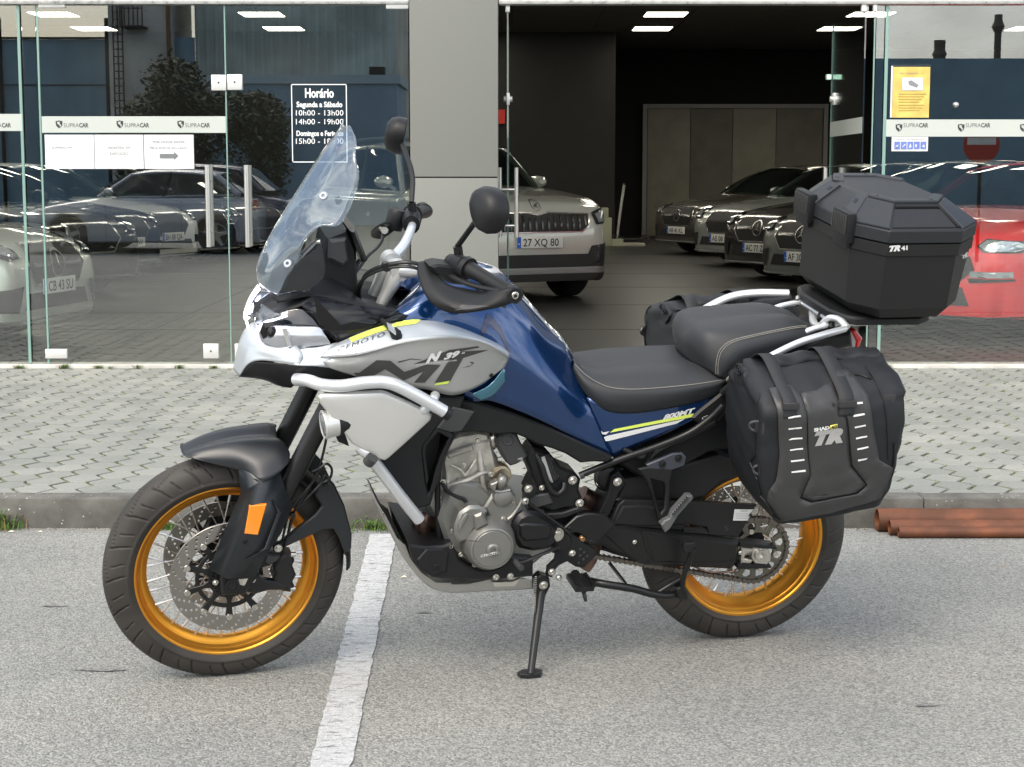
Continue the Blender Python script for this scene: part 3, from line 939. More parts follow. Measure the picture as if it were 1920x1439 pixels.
mb = MB(); x = W(322, 0).x; mb.cyl((x, YW + .62, 0), (x, YW + .62, 10), .07, n=8); o = mb.build('drainpipe', pm('rust_pipe', (.16, .09, .05), .8), tw); iw(o)
# taller corrugated shed to the right of the tower with a low lean-to
sh2 = empty('corrugated_shed', (W(560, 100).x, YW, 0), label='tall weathered corrugated shed across the street, right of the tower', cat='building')
v0, v1_ = W(364, 0), W(742, 0)
o = corrugated('wall_sheeting', v0.x, v1_.x, 0, 9.0, YW, cor_g, .28, .06, sh2); iw(o)
o = add_box('wall_core', (v0.x, YW - 12, 0), (v1_.x, YW - .02, 8.95), conc, sh2); iw(o)
v0 = W(326, 70); v1_ = W(364, 70); o = corrugated('link_sheeting', v0.x, v1_.x, 0, v0.z, YW - .1, cor_b, .5, .05, sh2); iw(o)
an = empty('rendered_annex', (W(560, 200).x, YW + 4, 0), label='low blue grey rendered annex in front of the corrugated shed', cat='building')
YA = YW + 4
v0, v1_ = vir(395, 141, YA), vir(744, 141, YA)
o = add_box('wall', (v0.x, YW + .2, 0), (v1_.x, YA, v0.z - .25), pm('annex_render', (.20, .32, .43), .8, var=.08, vscale=.8), an); iw(o)
o = add_box('coping', (v0.x - .1, YW + .2, v0.z - .245), (v1_.x + .1, YA + .08, v0.z), pm('coping_grey', (.32, .43, .50), .8), an); iw(o)
v = vir(706, 133, YA); o = add_box('vent_box', (v.x - .22, YA - .5, v.z - .10), (v.x + .22, YA - .1, v.z + .12), dark_wall, an); iw(o)
# right-hand warehouse with roof vents
w2 = empty('warehouse', (20, YW, 0), label='blue grey warehouse with two roof vents mirrored in the right glass', cat='building')
a, b_ = W(1560, 110), W(2800, 118)
o = corrugated('wall_sheeting', a.x, b_.x, 0, a.z, YW, cor_b, 2.2, .05, w2); iw(o)
o = add_box('wall_core', (a.x, YW - 12, 0), (b_.x, YW - .02, a.z - .03), conc, w2); iw(o)
for px, py0, py1, wd in ((1770.5, 112, 73, 11), (1880, 116, 24, 6.5)):
    s_ = 3138.5 / (2 * YG - YW) 
    c = W(px, py0); r_ = wd / s_; top = W(px, py1).z; H_ = top - c.z
    mb = MB()
    if wd > 8: pr = [(r_ * 1.0, -.3), (r_ * 1.0, .1), (r_ * 1.28, H_ * .32), (r_ * .95, H_ * .52), (r_, H_)]
    else: pr = [(r_, -.3), (r_, H_ * .62), (r_ * 1.1, H_ * .63), (r_ * 1.9, H_ * .75), (r_ * 1.2, H_ * .86), (r_ * 1.1, H_)]
    mb.lathe(pr, Matrix.Translation((c.x, YW - .6, c.z)), 14); o = mb.build('roof_vent', pm('vent_dark', (.07, .065, .055), .7), w2); iw(o)
# connecting low wall behind the middle
mw = add_box('yard_wall', (-6, -.15, 0), (11.2, .15, 2.6), conc); mw.location = (0, YW - .5, 0); tag(mw, 'plain concrete yard wall between the buildings across the street', 'wall')
# no entry sign on a post
sg = empty('no_entry_sign', vir(1837, 331, -5.2), label='round red no entry sign with white bar on a post, mirrored in the right glass', cat='road sign'); sg.location.z = 0
c = vir(1837, 272, -5.2); zc = c.z; rs = 34.0 / (3138.5 / (2 * YG + 5.2))
Mx = Matrix.Translation((0, .03, zc)) @ Matrix.Rotation(-pi / 2, 4, 'X')
MB().lathe([(rs, 0), (rs, .02)], Mx, 40).build('disc', pm('sign_disc_red', (.38, .05, .03), .5), sg)
MB().box((-rs * .78, .052, zc - rs * .0), (rs * .78, .056, zc + rs * .40)).build('bar', pm('sign_bar_white', (.6, .62, .6), .5), sg)
MB().cyl((0, 0, 0), (0, 0, zc + rs * .6), .03, n=12).build('post', dark_wall, sg)

# ================================================================== CARS
def car_paint(name, col, metal=.35, rough=.3):
    return pm(name, col, rough, metal, coat=1.0, coatr=.03)
car_glass = glass('car_glass', (.30, .36, .34), 1.52, 0, .35, (.01, .012, .012))
rubber = pm('tyre_rubber_car', (.02, .02, .02), .8)
rimm = pm('alloy_rim', (.45, .45, .44), .3, 1.0)
trim = pm('black_trim', (.018, .018, .018), .5)
chrome = pm('chrome', (.6, .6, .6), .22, .85)
lampg = pm('headlight_glass', (.62, .66, .68), .08, .6, coat=1)
lampd = pm('headlight_dark', (.03, .032, .035), .12, coat=1)
redl = pm('tail_light_red', (.35, .01, .01), .15, coat=1)
plate_w = pm('plate_white', (.75, .75, .70), .5); plate_b = pm('plate_blue', (.02, .12, .55), .5); plate_k = pm('plate_black', (.01, .01, .01), .5)
white_light = pm('drl_white', (.8, .85, .9), .3)
def interp(tbl, x):
    if x >= tbl[0][0]: return tbl[0][1]
    for (a, va), (b, vb) in zip(tbl, tbl[1:]):
        if b <= x <= a:
            t = (x - a) / (b - a); return va + (vb - va) * t
    return tbl[-1][1]
def onto(bvh, polys, frame, dirn, off=.004, maxe=.07, thick=0.0, dist=6.0, start=3.0):
    """drape flat shapes onto a body: frame maps (u,v)->3D point, dirn the casting direction"""
    mb = MB()
    for poly in polys:
        if isinstance(poly, tuple) and poly[0] == 'tris': V, T = [Vector((*p, 0)) for p in poly[1]], list(poly[2])
        else:
            loops = poly if isinstance(poly[0][0], (list, tuple)) and len(poly[0]) > 2 else [poly]
            V = [Vector((*p, 0)) for l in loops for p in l]
            T = [tuple(t) for t in tessellate_polygon([[Vector((*p, 0)) for p in l] for l in loops])]
        V = [Vector((p.x, p.y)) for p in V]
        for _ in range(6):
            edges = {}; nT = []; did = False
            def mid(a, b):
                k = (min(a, b), max(a, b))
                if k not in edges:
                    V.append((V[a] + V[b]) / 2); edges[k] = len(V) - 1
                return edges[k]
            def lng(a, b): return (V[a] - V[b]).length > maxe
            marks = {}
            for a, b, c in T:
                for p, q in ((a, b), (b, c), (c, a)):
                    if lng(p, q): mid(p, q); did = True
            if not did: break
            for a, b, c in T:
                ks = [edges.get((min(p, q), max(p, q))) for p, q in ((a, b), (b, c), (c, a))]
                ab, bc, ca = ks
                n = sum(k is not None for k in ks)
                if n == 0: nT.append((a, b, c))
                elif n == 3: nT += [(a, ab, ca), (ab, b, bc), (ca, bc, c), (ab, bc, ca)]
                elif n == 1:
                    if ab is not None: nT += [(a, ab, c), (ab, b, c)]
                    elif bc is not None: nT += [(a, b, bc), (a, bc, c)]
                    else: nT += [(a, b, ca), (ca, b, c)]
                else:
                    if ab is None: nT += [(c, ca, bc), (ca, a, bc), (a, b, bc)]
                    elif bc is None: nT += [(a, ab, ca), (ab, b, ca), (b, c, ca)]
                    else: nT += [(b, bc, ab), (ab, bc, a), (a, bc, c)]
            T = nT
        out3 = []
        for p in V:
            o3 = frame(p.x, p.y)
            d = dirn(o3) if callable(dirn) else dirn
            h, n, i, ds = bvh.ray_cast(o3 - d * start, d, dist + start)
            if h is None:
                h, n, i, ds = bvh.find_nearest(o3)
                if n is None: h, n = o3, -d
            if n.dot(d) > 0: n = -n
            out3.append(h + n * off)
        mb.add(out3, T)
    return mb

CAR_ME = {}
def wheel_mesh(R, wd):
    k = (R, wd)
    if k in CAR_ME: return CAR_ME[k]
    mb = MB(); rr = R * .70
    M = Matrix.Rotation(-pi / 2, 4, 'X')        # axis along +Y
    mb.lathe([(rr, -wd / 2), (R * .93, -wd / 2), (R, -wd * .36), (R, wd * .36), (R * .93, wd / 2), (rr, wd / 2)], M, 40, cap=False)
    tyre = mb
    rm = MB()
    rm.lathe([(rr + .004, wd / 2 - .01), (rr - .012, wd / 2 + .002), (rr - .03, wd * .1), (rr - .035, -wd * .3), (rr, -wd / 2)], M, 40, cap=False)
    for k_ in range(5):
        a = 2 * pi * k_ / 5
        Ma = Matrix.Rotation(a, 4, 'Y')
        rm.add([Ma @ Vector(p) for p in ((-.045, wd * .38, .03), (.045, wd * .38, .03), (.028, wd * .46, rr - .02), (-.028, wd * .46, rr - .02), (-.045, wd * .28, .03), (.045, wd * .28, .03), (.028, wd * .34, rr - .02), (-.028, wd * .34, rr - .02))],
               [(0, 1, 2, 3), (4, 7, 6, 5), (0, 4, 5, 1), (1, 5, 6, 2), (2, 6, 7, 3), (3, 7, 4, 0)])
    rm.lathe([(0, wd * .42), (.055, wd * .42), (.065, wd * .3), (.065, 0)], M, 16, cap=False)
    hub = MB().lathe([(0, wd * .0), (rr - .03, wd * .0)], M, 24, cap=False)
    CAR_ME[k] = (tyre, rm, hub)
    return CAR_ME[k]

def make_car(label, nose, h, paint, W=1.82, L=4.5, hood=None, cowl=-1.3, rooff=-2.05, roofr=-3.3, tail=-4.1, roofz=1.43, belt=.93, clr=.2, wr=.33, wf=-.86, wb=-3.55,
             rearz=1.02, feats=None, group='cars parked inside the showroom', cat='car', rails=False, roofcol=None, mirror_mat=None, corner=.34, plate=None, light_int=False):
    root = empty('parked_car', (nose.x, nose.y, nose.z), pi * 1.5 + h, label, cat, group)
    hood = hood or [(0, .66), (-.06, .76), (-.3, .84), (-.8, .93), (cowl, 1.0)]
    prof = hood + [(rooff, belt + .09), (roofr, belt + .10), (tail, rearz), (-L + .1, rearz - .06), (-L, rearz - .22)]
    prof.sort(key=lambda t: -t[0])
    def hw(x):
        u = min(1, -x / .75); f = 1 - corner * (1 - sqrt(max(0, 1 - (1 - u) ** 2.2)))
        u2 = min(1, (x + L) / .6); f2 = 1 - corner * .8 * (1 - sqrt(max(0, 1 - (1 - u2) ** 2.2)))
        return W / 2 * min(f, f2)
    def zbot(x):
        z = clr
        for wx in (wf, wb):
            d = abs(x - wx); ra = wr + .045
            if d < ra: z = max(z, wr + sqrt(ra * ra - d * d))
        return z
    xs = set([0, -.02, -.05, -.1, -.18, -L, -L + .03, -L + .1])
    for i in range(46): xs.add(-L * i / 46)
    for wx in (wf, wb):
        for k in range(17): xs.add(wx + (wr + .046) * cos(pi * k / 16))
    xs = sorted(xs, reverse=True)
    rows = []
    for x in xs:
        zt_ = interp(prof, x); h_ = hw(x); zb_ = zbot(x)
        zs = min(zt_ - .03, belt if x < cowl else zt_ - .035)
        zm = max(.62, zb_ + .02) if zb_ > .5 else .55
        zl = zb_ + .03
        pt = [(h_ * .93, zb_ - .0), (h_ * .985, zl), (h_ * 1.0, max(zl + .01, min(zm, zs - .12))), (h_ * .992, max(zs - .10, zl + .02)), (h_ * .965, max(zs - .03, zl + .03)), (h_ * .90, zs + .008), (h_ * .60, zt_ - .008), (h_ * .3, zt_ + .004), (0, zt_ + .008)]
        row = []
        for y, z in pt:
            dx = 0
            if x > -.3: dx = -.10 * max(0, z - .55) - .04 * max(0, .42 - z) * 2
            row.append(Vector((x + dx * (1 + x / .3) if x > -.3 else x, y, z)))
        full = row + [Vector((p.x, -p.y, p.z)) for p in reversed(row[:-1])]
        rows.append(full)
    mb = MB(); mb.grid(rows)
    n = len(rows[0])
    mb.f.append(tuple(range(n))); mb.m.append(0)
    base = (len(rows) - 1) * n
    mb.f.append(tuple(base + i for i in range(n))); mb.m.append(0)
    body = mb.build('body', paint, root, ang=40)
    bvh = BVHTree.FromPolygons([Vector(v) for v in mb.v], mb.f)
    # floor pan and wheel wells
    mb = MB(); mb.box((-L + .1, -W / 2 * .85, clr + .02), (-.12, W / 2 * .85, clr + .12)); mb.box((-L + .3, -W / 2 * .72, clr + .1), (-.25, W / 2 * .72, belt - .25)); mb.build('underbody', trim, root, smooth=False)
    # greenhouse
    hwr = W / 2 * .70; hb = W / 2 * .885
    def ws(u, v):                     # windscreen: u across -1..1, v up
        xb = cowl + .10 * (1 - u * u); xt = rooff + .06 * (1 - u * u)
        zb_ = belt + .045 + .03 * (1 - u * u); zt_ = roofz - .05 + .045 * (1 - u * u)
        yb = u * hb * .93; yt = u * hwr * .97
        x = xb + (xt - xb) * v; z = zb_ + (zt_ - zb_) * v + .05 * sin(pi * v); y = yb + (yt - yb) * v
        return Vector((x, y, z))
    mb = MB(); mb.grid([[ws(-1 + 2 * i / 10, j / 6) for i in range(11)] for j in range(7)]); mb.build('windscreen', car_glass, root, recalc=False)
    rf = [(rooff, roofz - .05), (rooff - .25, roofz - .01), ((rooff + roofr) / 2, roofz), (roofr, roofz - .03), (roofr - .3, roofz - .08)]
    mb = MB(); rws = []
    for i in range(13):
        x = rooff + (roofr - .3 - rooff) * i / 12; z = interp(rf, x); row = []
        for j in range(9):
            u = -1 + j / 4; row.append(Vector((x + (.06 * (1 - u * u) if i == 0 else 0), u * hwr, z + .045 * (1 - u * u) - (.03 if abs(u) == 1 else 0))))
        rws.append(row)
    mb.grid(rws); mb.build('roof', roofcol or paint, root, thick=.02)
    def side(u, v):
        x0, x1 = cowl - .12, tail + .12
        xb = x0 + (x1 - x0) * u
        xt = rooff + .04 + (roofr - .3 - rooff) * u
        zb_ = belt + .01 + .05 * u; zt_ = interp(rf, xt) - .035
        return Vector((xb + (xt - xb) * v, hb + (hwr - hb) * v, zb_ + (zt_ - zb_) * v))
    for s_ in (1, -1):
        mb = MB(); rw = [[side(i / 14, j / 5) for i in range(15)] for j in range(6)]
        rw = [[Vector((p.x, p.y * s_, p.z)) for p in r_] for r_ in rw]; mb.grid(rw); mb.build('side_window', car_glass, root, recalc=False)
        mb = MB()
        A1 = [side(0, v) for v in (0, .33, .66, 1)]; C1 = [side(1, v) for v in (0, .5, 1)]; Bp = [side(.46, v) for v in (0, .5, 1)]
        top = [side(u, 1) for u in (0, .25, .5, .75, 1)]; bot = [side(u, 0) for u in (0, .5, 1)]
        for P, r_ in ((A1, .034), (C1, .06), (top, .026), (bot, .014)):
            mb.tube([(p.x, p.y * s_, p.z) for p in P], r_, n=8, sub=4)
        mb.build('pillar', paint, root)
        mb = MB(); mb.tube([(p.x, p.y * s_, p.z) for p in Bp], .03, n=6, sub=2); mb.tube([(p.x, p.y * s_, p.z + .012) for p in top], .012, n=6, sub=4); mb.build('door_pillar', trim, root)
        # mirror
        mb = MB(); mx_, my_, mz_ = cowl - .38, (hb + .11) * s_, belt + .12
        rws = []
        for i, (f_, sc_) in enumerate(((0, .35), (.25, .8), (.6, 1), (1, .92))):
            rws.append([Vector((mx_ + .12 - .17 * f_, my_ + .10 * cos(a) * sc_, mz_ + .068 * sin(a) * sc_)) for a in [2 * pi * k / 14 for k in range(14)]])
        mb.grid(rws, closed_u=True); mb.f.append(tuple(range(14))); mb.m.append(0); mb.f.append(tuple(42 + k for k in range(14))); mb.m.append(0)
        mb.cyl((mx_ + .02, my_ - .04 * s_, mz_ - .03), (mx_ + .03, hb * s_ * .97, mz_ - .09), .022, n=8)
        mb.build('wing_mirror', mirror_mat or paint, root)
        if rails:
            mb = MB(); mb.tube([(rooff - .1, hwr * s_ * .93, roofz + .0), (rooff - .25, hwr * s_ * .93, roofz + .055), (roofr, hwr * s_ * .93, roofz + .04), (roofr - .25, hwr * s_ * .93, roofz - .03)], .016, n=8); mb.build('roof_rail', trim, root)
    mb = MB()
    rg = []
    for j in range(5):
        v = j / 4; rg.append([Vector((tail - .03 + (roofr - .3 - tail) * v + .08 * (u * u) * (1 - v), u * (hb * .9 + (hwr - hb * .9) * v), belt + .08 + (interp(rf, roofr - .3) - belt - .06) * v)) for u in [-1 + k / 4 for k in range(9)]])
    mb.grid(rg); mb.build('rear_window', car_glass, root, recalc=False)
    # interior: dashboard, seats
    mb = MB(); mb.box((cowl - .55, -hb * .85, belt - .28), (cowl - .15, hb * .85, belt + .02), bev=.04)
    for sx in (cowl - 1.15, cowl - 1.95):
        for sy in (-.36, .36): mb.box((sx - .22, sy - .24, belt - .5), (sx, sy + .24, belt + .22), bev=.05); mb.box((sx - .18, sy - .12, belt + .24), (sx - .08, sy + .12, belt + .40), bev=.03)
    mb.build('interior', trim, root)
    # wheels
    ty, rm, hb_ = wheel_mesh(wr, .225)
    key = ('w', wr)
    for s_ in (1, -1):
        for wx in (wf, wb):
            M = Matrix.Translation((wx, s_ * (W / 2 - .13), wr))
            if s_ < 0: M = M @ Matrix.Rotation(pi, 4, 'Z')
            if key not in CAR_ME:
                a = ty.build('wheel', rubber, root, M=M); b2 = rm.build('rim', rimm, a); c2 = hb_.build('brake_hub', trim, a, recalc=False); CAR_ME[key] = (a.data, b2.data, c2.data)
            else:
                d = CAR_ME[key]; a = linked('wheel', d[0], root, M); linked('rim', d[1], a); linked('brake_hub', d[2], a)
    # draped features on the front: (name, polygon in (y,z) on the +y half or centred, material, mirrored, offset)
    fr_f = lambda y, z: Vector((0, y, z))
    sd_f = lambda x, z: Vector((x, 0, z))
    for name, poly, mat, mir, off in (feats or []):
        if name.startswith('side:'):
            for s_ in (1, -1): onto(bvh, [poly], lambda x, z, s_=s_: Vector((x, s_ * 1.5, z)), Vector((0, -s_, 0)), off).build(name[5:], mat, root)
            continue
        P = [poly] if not mir else [poly, [(-y, z) for y, z in poly]]
        if mir == 2:
            for pp in P: onto(bvh, [pp], fr_f, Vector((-1, 0, 0)), off).build(name, mat, root)
        else: onto(bvh, P, fr_f, Vector((-1, 0, 0)), off).build(name, mat, root)
    # door shut lines and handles
    for xx in (cowl - .28, (cowl + tail) / 2 - .25):
        for s_ in (1, -1):
            onto(bvh, [[(xx, clr + .1), (xx + .008, clr + .1), (xx + .008, belt - .02), (xx, belt - .02)]], lambda x, z, s_=s_: Vector((x, s_ * 1.5, z)), Vector((0, -s_, 0)), .002).build('door_gap', trim, root)
    if plate:
        txt, py, zc, tilt = plate
        h0 = bvh.ray_cast(Vector((3, 0, zc)), Vector((-1, 0, 0)), 9)[0]; px_ = h0.x + .03
        pl = add_box('number_plate', (px_ - .01, -.26, zc - .057), (px_, .26, zc + .057), plate_w, root, .003)
        add_box('blue_strip', (px_ + .0005, -.258, zc - .054), (px_ + .0015, -.215, zc + .054), plate_b, pl) if False else add_box('blue_strip', (px_ + .0005, -.258, zc - .054), (px_ + .0015, -.215, zc + .054), plate_b, pl)
        m_ = MB(); text_on(m_, txt, lambda x, z: Vector((px_ + .002, x, z)), -.19, zc - .038, .40, .074, bold=.01); m_.build('lettering', plate_k, pl, smooth=False)
        f_ = MB(); f_.add([(px_ + .002, -.245, zc - .02), (px_ + .002, -.228, zc - .02), (px_ + .002, -.2365, zc - .003)], [(0, 1, 2)]); f_.build('flag_mark', plate_w, pl, smooth=False)
    return root, bvh

def ell(cy, cz, ry, rz, n=20, a0=0): return [(cy + ry * cos(a0 + 2 * pi * k / n), cz + rz * sin(a0 + 2 * pi * k / n)) for k in range(n)]
def ring(cy, cz, r0, r1, n=24): return ell(cy, cz, r0, r0, n), ell(cy, cz, r1, r1, n)
def ring_feats(name, cy, cz, ro, ri, mat, off):
    o = []
    n = 20
    for k in range(n):
        a, b = 2 * pi * k / n, 2 * pi * (k + 1) / n
        o.append([(cy + ro * cos(a), cz + ro * sin(a)), (cy + ro * cos(b), cz + ro * sin(b)), (cy + ri * cos(b), cz + ri * sin(b)), (cy + ri * cos(a), cz + ri * sin(a))])
    return o
def star(cy, cz, r):
    o = []
    for k in range(3):
        a = pi / 2 + k * 2 * pi / 3
        o.append([(cy + r * cos(a), cz + r * sin(a)), (cy + r * .12 * cos(a - 1.2), cz + r * .12 * sin(a - 1.2)), (cy + r * .12 * cos(a + 1.2), cz + r * .12 * sin(a + 1.2))])
    return o
def add_multi(root, bvh, name, polys, mat, off, frame=lambda y, z: Vector((0, y, z)), d=Vector((-1, 0, 0))):
    return onto(bvh, polys, frame, d, off).build(name, mat, root)

# --- grey SUV
grey_suv = pm('suv_grey_paint', (.54, .55, .50), .25, .15, coat=1.0, coatr=.03)
def G0(px, py): return atZ(px, py, PZ)
suv_n = Vector((atY(1012, 400, 16.75).x, 16.75, PZ))
sf = [('grille_surround', [(-.60, .895), (-.12, .915), (0, .88), (.12, .915), (.60, .895), (.585, .77), (.50, .705), (-.50, .705), (-.585, .77)], chrome, 0, .010),
      ('grille', [(-.58, .885), (-.115, .90), (0, .867), (.115, .90), (.58, .885), (.565, .775), (.49, .718), (-.49, .718), (-.565, .775)], trim, 0, .014),
      ('headlight', [(.62, .90), (.66, .78), (.86, .80), (.93, .90), (.86, .955), (.72, .935)], lampd, 2, .010),
      ('headlight_lens', [(.66, .885), (.69, .80), (.80, .815), (.86, .88), (.78, .925)], lampg, 2, .016),
      ('lower_intake', [(-.80, .49), (.80, .49), (.84, .44), (.78, .36), (-.78, .36), (-.84, .44)], trim, 0, .010),
      ('corner_intake', [(.60, .57), (.84, .60), (.88, .50), (.82, .47), (.56, .49)], trim, 2, .012),
      ('bumper_cladding', [(-.86, .345), (.86, .345), (.84, .30), (-.84, .30)], pm('suv_silver_strip', (.32, .33, .32), .4, .6), 0, .014),
      ('lower_cladding', [(-.86, .295), (.86, .295), (.82, .18), (-.82, .18)], trim, 0, .012)]
for k in range(16):
    y = -.53 + k * 1.06 / 15
    zt_ = .875 - (.0 if abs(y) > .12 else .03); zl = .725 + (.06 * max(0, abs(y) - .46) / .08)
    sf.append(('grille_slat', [(y - .010, zl), (y + .010, zl), (y + .010, zt_), (y - .010, zt_)], pm('slat_dark_chrome', (.07, .07, .07), .2, 1.0) if k == 0 else MATS['slat_dark_chrome'], 0, .026))
suv, sb = make_car('grey family SUV with dark slatted grille beside the grey column', suv_n, radians(27), grey_suv, W=1.84, L=4.4, roofz=1.63, belt=1.09, clr=.22, wr=.36,
         hood=[(0, .80), (-.04, .93), (-.12, 1.0), (-.45, 1.07), (-1.0, 1.13), (-1.42, 1.17)], cowl=-1.42, rooff=-2.1, roofr=-3.6, tail=-4.2, wf=-.88, wb=-3.5, feats=sf, rails=True, rearz=1.1, plate=('27 XQ 80', 0, .615, 0), corner=.26)
m_ = onto(sb, ring_feats('e', 0, .972, .055, .045, chrome, .02), lambda y, z: Vector((0, y, z)), Vector((-1, 0, 0)), .015); m_.build('emblem_ring', chrome, suv)
onto(sb, [[(-.03, .96), (.0, .985), (.035, .99), (.01, .965), (.03, .95), (-.01, .955)]], lambda y, z: Vector((0, y, z)), Vector((-1, 0, 0)), .016).build('emblem', chrome, suv)

# --- saloons and coupes
def merc_feats(gr=.36, star_=True, dark=trim, lens=lampg):
    f = [('grille_surround', [(-gr - .03, .78), (gr + .03, .78), (gr + .10, .62), (gr - .0, .47), (-gr + .0, .47), (-gr - .10, .62)], chrome, 0, .010),
         ('grille', [(-gr, .765), (gr, .765), (gr + .075, .62), (gr - .01, .485), (-gr + .01, .485), (-gr - .075, .62)], trim, 0, .014),
         ('headlight', [(.50, .68), (.56, .79), (.74, .83), (.90, .82), (.86, .74), (.66, .66)], lampd, 2, .008),
         ('headlight_lens', [(.55, .70), (.60, .78), (.72, .80), (.70, .71), (.62, .68)], lens, 2, .014),
         ('headlight_strip', [(.74, .80), (.88, .80), (.85, .775), (.74, .765)], lens, 2, .015),
         ('lower_intake', [(-.46, .42), (.46, .42), (.52, .30), (-.52, .30)], trim, 0, .010),
         ('corner_intake', [(.54, .48), (.80, .45), (.86, .30), (.60, .29)], trim, 2, .010),
         ('splitter', [(-.80, .235), (.80, .235), (.80, .215), (-.80, .215)], chrome, 0, .016)]
    return f
def dress_star(root, bvh, z=.64, r=.095):
    onto(bvh, ring_feats('e', 0, z, r, r * .84, chrome, .02) + star(0, z, r * .86), lambda y, z: Vector((0, y, z)), Vector((-1, 0, 0)), .022).build('star_emblem', chrome, root)
    onto(bvh, [[(-.38, z + .012), (-.12, z + .012), (-.12, z - .012), (-.38, z - .012)], [(.38, z + .012), (.12, z + .012), (.12, z - .012), (.38, z - .012)]], lambda y, z: Vector((0, y, z)), Vector((-1, 0, 0)), .02).build('grille_bar', chrome, root)
def nose_at(px, gy, d=0):
    p = G0(px, gy); return p
P_bronze = car_paint('graphite_bronze_paint', (.10, .092, .075), .5)
P_silver = car_paint('mineral_silver_paint', (.42, .45, .43), .6)
P_black = car_paint('obsidian_paint', (.030, .028, .026), .4)
P_grey2 = car_paint('tenorite_grey_paint', (.24, .25, .24), .5)
P_red = car_paint('race_red_paint', (.85, .010, .014), .1)
P_white = car_paint('polar_white_paint', (.80, .82, .82), .0)
P_navy = car_paint('navy_paint', (.02, .028, .06), .4)
P_warm = car_paint('pale_silver_paint', (.68, .70, .64), .5)
sal = dict(hood=[(0, .64), (-.05, .74), (-.14, .79), (-.5, .87), (-1.0, .94), (-1.35, .98)], cowl=-1.35, rooff=-2.15, roofr=-3.2, tail=-4.25, L=4.75, W=1.82, roofz=1.42, belt=.93, wf=-.86, wb=-3.72)
A_, ab = make_car('dark bronze grey saloon, farthest of the row before the panel door', nose_at(1268, 478), radians(-62), P_bronze, feats=merc_feats(), plate=('AB 41 KL', 0, .40, 0), **sal)
dress_star(A_, ab)
B_c, bb = make_car('silver grey coupe with angular headlights between the bronze saloon and the black car', nose_at(1352, 501), radians(-60), P_silver, feats=merc_feats(.30), plate=('AE 08 RT', 0, .40, 0), **sal)
C_c, cb_ = make_car('black saloon with dark diamond grille, third of the row left of the top case', nose_at(1418, 527), radians(-60), P_black, feats=merc_feats(), plate=('AC 77 ZD', 0, .40, 0), **sal)
dress_star(C_c, cb_)
D_c, db = make_car('grey saloon with a bright star on its nose, half hidden behind the top case', nose_at(1500, 552), radians(-60), P_grey2, feats=merc_feats(), plate=('AF 30 GH', 0, .40, 0), **sal)
dress_star(D_c, db)
# the red coupe in front
rfz = [('grille', [(-.56, .66), (.56, .66), (.60, .56), (.50, .48), (-.50, .48), (-.60, .56)], trim, 0, .012),
       ('headlight', [(.60, .735), (.66, .79), (.86, .775), (.93, .73), (.86, .685), (.66, .69)], lampd, 2, .008),
       ('headlight_lens', [(.62, .735), (.67, .78), (.84, .768), (.91, .73), (.84, .695), (.68, .70)], lampg, 2, .013),
       ('fog_strip', [(.56, .545), (.84, .545), (.84, .50), (.56, .50)], lampg, 2, .012),
       ('fog_recess', [(.54, .49), (.85, .49), (.85, .475), (.56, .455)], trim, 2, .010),
       ('lower_intake', [(-.50, .42), (.50, .42), (.56, .28), (-.56, .28)], trim, 0, .010),
       ('splitter', [(-.86, .20), (.86, .20), (.86, .16), (-.86, .16)], trim, 0, .012)]
R_c, rb = make_car('bright red coupe behind the right glass next to the top case', nose_at(1690, 634), radians(-42), P_red, feats=rfz, W=1.90, L=4.8, hood=[(0, .72), (-.04, .80), (-.12, .85), (-.5, .93), (-1.1, 1.0), (-1.6, 1.02)], cowl=-1.65, rooff=-2.45, roofr=-3.3, tail=-4.3, roofz=1.38, belt=.95, wr=.35, wf=-.95, wb=-3.7, clr=.17, corner=.30)
S_c, s_b = make_car('pale silver saloon whose windscreen rises behind the red coupe', nose_at(1640, 535), radians(-56), P_warm, feats=merc_feats(.34), **sal)
# left group
E_c, eb = make_car('pale silver saloon with star grille, nearest car behind the left glass', nose_at(112, 648), radians(79), P_warm, feats=merc_feats(), plate=('CB 43 SU', 0, .46, 0), **sal)
dress_star(E_c, eb, .62, .11)
F_c, fb = make_car('dark blue saloon with tall chrome edged grille behind the silver one', nose_at(250, 524), radians(70), P_navy, feats=merc_feats(.3), plate=('BD 21 NV', 0, .46, 0), **sal)
F2, f2b = make_car('dark grey saloon parked between the silver and the dark blue car', nose_at(180, 560), radians(60), P_black, feats=merc_feats(.3), **sal)
G_c, gb = make_car('white saloon with dark corner intake next to the dark blue one', nose_at(325, 508), radians(68), P_white, feats=merc_feats(.3), plate=('BH 88 QA', 0, .46, 0), **sal)
H_c, hb2 = make_car('navy saloon behind the white one, nearest to the door handles', nose_at(395, 496), radians(58), P_navy, feats=merc_feats(.3), **sal)
I_c, ib = make_car('black estate car seen behind the right hand door handle', nose_at(500, 485), radians(56), P_black, feats=merc_feats(.3), **sal)
for lbl, px, gy, hh, pt in (('bronze grey car at the back left, its roof just under the notices', 90, 505, 62, P_bronze), ('silver car in the back row behind the white saloon', 300, 482, 64, P_silver), ('black car in the back row below the arrow notice', 215, 490, 66, P_black), ('grey car in the back row between the two door handles', 450, 478, 60, P_grey2)):
    make_car(lbl, nose_at(px, gy), radians(hh), pt, feats=merc_feats(.3), **sal)
